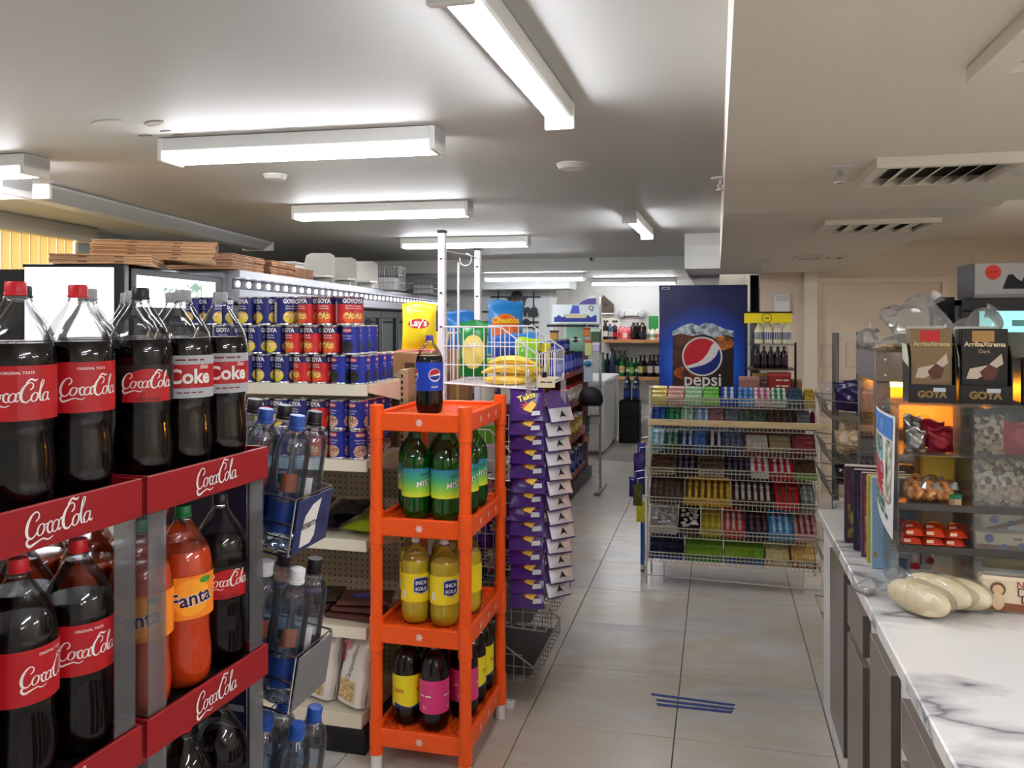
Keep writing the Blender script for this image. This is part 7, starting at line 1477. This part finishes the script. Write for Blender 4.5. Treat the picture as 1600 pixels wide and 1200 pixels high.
for i, z in enumerate((1.05, 1.33, .75)):
    for k in range(7):
        c = FC[(k+2*i) % 6]; q = sbottle(f'chilled {["grey","white","green","red","blue","amber"][(k+2*i) % 6]} bottle, {ORD[k]} on the {("third","top","second")[i]} fridge shelf', 'bottle', .045, .22, mat(c, .3), INKW if k % 2 else None, CAPK, 'bottles in the fridge', [(.92, 0), (1, .02), (1, .62), (.8, .74), (.42, .84), (.42, 1), (.05, 1)]); q.location = (1.225+.10+.115*k, 4.55+.14, z+.001)
t = thing('appliance_box', 'white box with a dark plant picture and red star sticker on the fridge', 'box', (1.26, 4.60, FH+.006)); bw, bh = .62, .175; b = MB().cbox(0, bw, 0, .3, 0, bh, .003).build('box', mat((206, 206, 208), .45), t); MB().box(-.0012, 0, .0, .3, .0, bh).build('side_panel', mat((70, 66, 62), .5), t)
rn = random.Random(9); pts = [(.13, .045)]+[(.13+.46*i/22, .035+.10*abs(math.sin(i*.9))*(.6+.4*rn.random())+.02) for i in range(23)]+[(.60, .05), (.45, .062), (.35, .045)]
m = MB(); m.add([(x, -.0008, z) for x, z in pts], [list(range(len(pts)))]); m.build('plant_print', mat((26, 30, 36), .5), b); letter(poly2d([((.5 if i % 2 else .42)*math.cos(2*PI*i/36), (.5 if i % 2 else .42)*math.sin(2*PI*i/36)) for i in range(36)]), .078, mat((250, 52, 40), .4), b, (.085, -.0014, .128), name='red_sticker'); letter(fine_print(2, 5), .04, mat((170, 20, 20), .5), b, (.085, -.002, .13))
m = MB(); m.cbox(-.001, bw, -.0006, 0, 0, .02, .0002); m.build('grey_rim', mat((170, 170, 172), .5), b)
t = thing('dark_rack', 'dark rack with red and blue packets beside the fridge', 'rack', (1.10, 4.75, 0)); MB().cbox(-.01, .11, 0, .02, .02, 1.80, .002).build('panel', mat((34, 34, 40), .5), t); MB().cbox(-.012, .112, -.02, .04, 0, .02, .002).build('foot', BLACK, t)
for k in range(6): MB().cbox(.0, .035, -.02, -.001, 1.28+.075*k, 1.345+.075*k, .003).build('red_packet', mat((120, 54, 44) if k % 2 else (96, 40, 40), .4), t); MB().cbox(.045, .07, -.018, -.001, 1.28+.075*k, 1.345+.075*k, .003).build('blue_packet', mat((60, 70, 100), .4), t)
# ================================================================ SPINNER RACK BETWEEN COUNTER AND CANDY
sx, sy = .585, 4.47
sp = thing('spinner_rack', 'grey post rack of wire trays with bagged bread beyond the counter', 'rack', (sx, sy, 0))
MB().cyl((0, 0, .02), (0, 0, 1.615), .017, 12).build('post', mat((120, 116, 110), .35, .7), sp, smooth=50); MB().cyl((.125, .06, .02), (.125, .06, 1.62), .017, 12).build('post', mat((120, 116, 110), .35, .7), sp, smooth=50); MB().cyl((.06, .03, 0), (.06, .03, .022), .1, 24).build('base_plate', mat((90, 88, 84), .4, .5), sp)
WG = mat((150, 146, 138), .35, .7); m = MB()
for zz in (1.56, 1.31, 1.08):
    for x0, x1, y in ((-.07, -.016, 0), (.06, .12, .06), (.142, .25, .06)): m.tube([(x0, y, zz), (x1, y, zz), (x1, y, zz-.12), (x0, y, zz-.12)], .003, 5, closed=True)
m.build('hanger_loops', WG, sp, smooth=60)
def tray_(z, w=.20):
    m = MB()
    for k in range(11):
        y = -.20+.04*k; m.tube([(-.075, y, z+.09), (-.045, y, z), (w, y, z-.02)], .0025, 4)
    for k in range(6): m.tube([(-.075+.012*k*.5, -.20, z+.09-.036*k*.5), (-.075+.012*k*.5, .20, z+.09-.036*k*.5)], .0025, 4)
    for x in (.0, .06, .12, .18): m.tube([(x, -.20, z-.01), (x, .20, z-.01)], .0025, 4)
    for y in (-.20, .20): m.tube([(-.075, y, z+.09), (w, y, z+.07), (w, y, z-.02), (-.045, y, z)], .0035, 5, closed=True)
    m.build('wire_tray', WG, sp, smooth=60)
for z in (1.20, .99, .83, .42, .12): tray_(z)
SG = 'bags on the spinner rack'
def sbag(x, y, z, w, h, d, m, lab, seed, film_=False, rz=-.5, tilt=.25):
    t = pouch('bread_bag', lab, 'bread bag', w, h, d, m, group=SG, seed=seed, crump=.012); t.location = (sx+x, sy+y, z); t.rotation_euler = (tilt, 0, rz); return t
VIO = mat((44, 34, 90), .2, var=.4, bscale=50); PBR = noise_mat('bagged_pita', [(.3, (120, 90, 60)), (.5, (190, 160, 120)), (.68, (226, 210, 186))], 36, .25, bump=.3); DKBG = mat((30, 24, 26), .18, var=.4, bscale=50)
sbag(0.065, -.13, 1.231, 0.172, .15, .07, VIO, 'violet bread bag on the topmost spinner tray', 90); sbag(0.135, .13, 1.231, 0.155, .14, .06, mat((90, 86, 120), .2, var=.5, bscale=40), 'clear and violet bread bag behind the violet one', 91, rz=-.08, tilt=.03); sbag(0.015, .14, 1.231, 0.138, .13, .06, FILM, 'clear crumpled bread bag at the back of the topmost spinner tray', 92, rz=-.08, tilt=.03)
sbag(0.075, -.13, 1.024, 0.189, .12, .07, PBR, 'bagged flat breads on the second spinner tray', 93); sbag(0.095, .14, 1.024, 0.189, .15, .07, PBR, 'bagged flat breads behind others on the second spinner tray', 94, rz=-.08, tilt=.03); sbag(0.075, -.13, 0.864, 0.189, .10, .07, DKBG, 'dark shiny bread bag on the third spinner tray', 95); sbag(0.095, .14, 0.864, 0.189, .12, .07, DKBG, 'dark shiny bread bag at the back of the third spinner tray', 96, rz=-.08, tilt=.03)
sbag(0.035, -.12, 0.451, 0.120, .34, .06, noise_mat('foil_and_red_bag', [(.35, (120, 30, 30)), (.5, (206, 206, 204)), (.7, (120, 122, 126))], 24, .2), 'shiny bag with a red patch on the low spinner tray', 97, tilt=.05, rz=-.3); sbag(0.095, .14, 0.451, 0.155, .26, .06, mat((150, 150, 152), .2, .5), 'silver bag at the back of the low spinner tray', 98, rz=-.08, tilt=.03)
t = thing('brown_box', 'small brown and blue box on the lowest spinner tray', 'box', (sx-.015, sy-.13, .125), -.2); MB().cbox(-.03, .06, -.04, .06, 0, .13, .003).build('box', mat((110, 76, 50), .5), t); MB().cbox(-.031, .061, -.041, .061, .02, .07, .001).build('blue_band', mat((70, 80, 140), .4), t)
# ---------------------------------------------------------------- labels checked for doubles
_seen = {}
for o in COL.objects:
    if o.parent is None and o.get('label'): _seen.setdefault(o['label'], []).append(o.name)
for l, n in _seen.items():
    if len(n) > 1: print('DOUBLE LABEL', l, n)
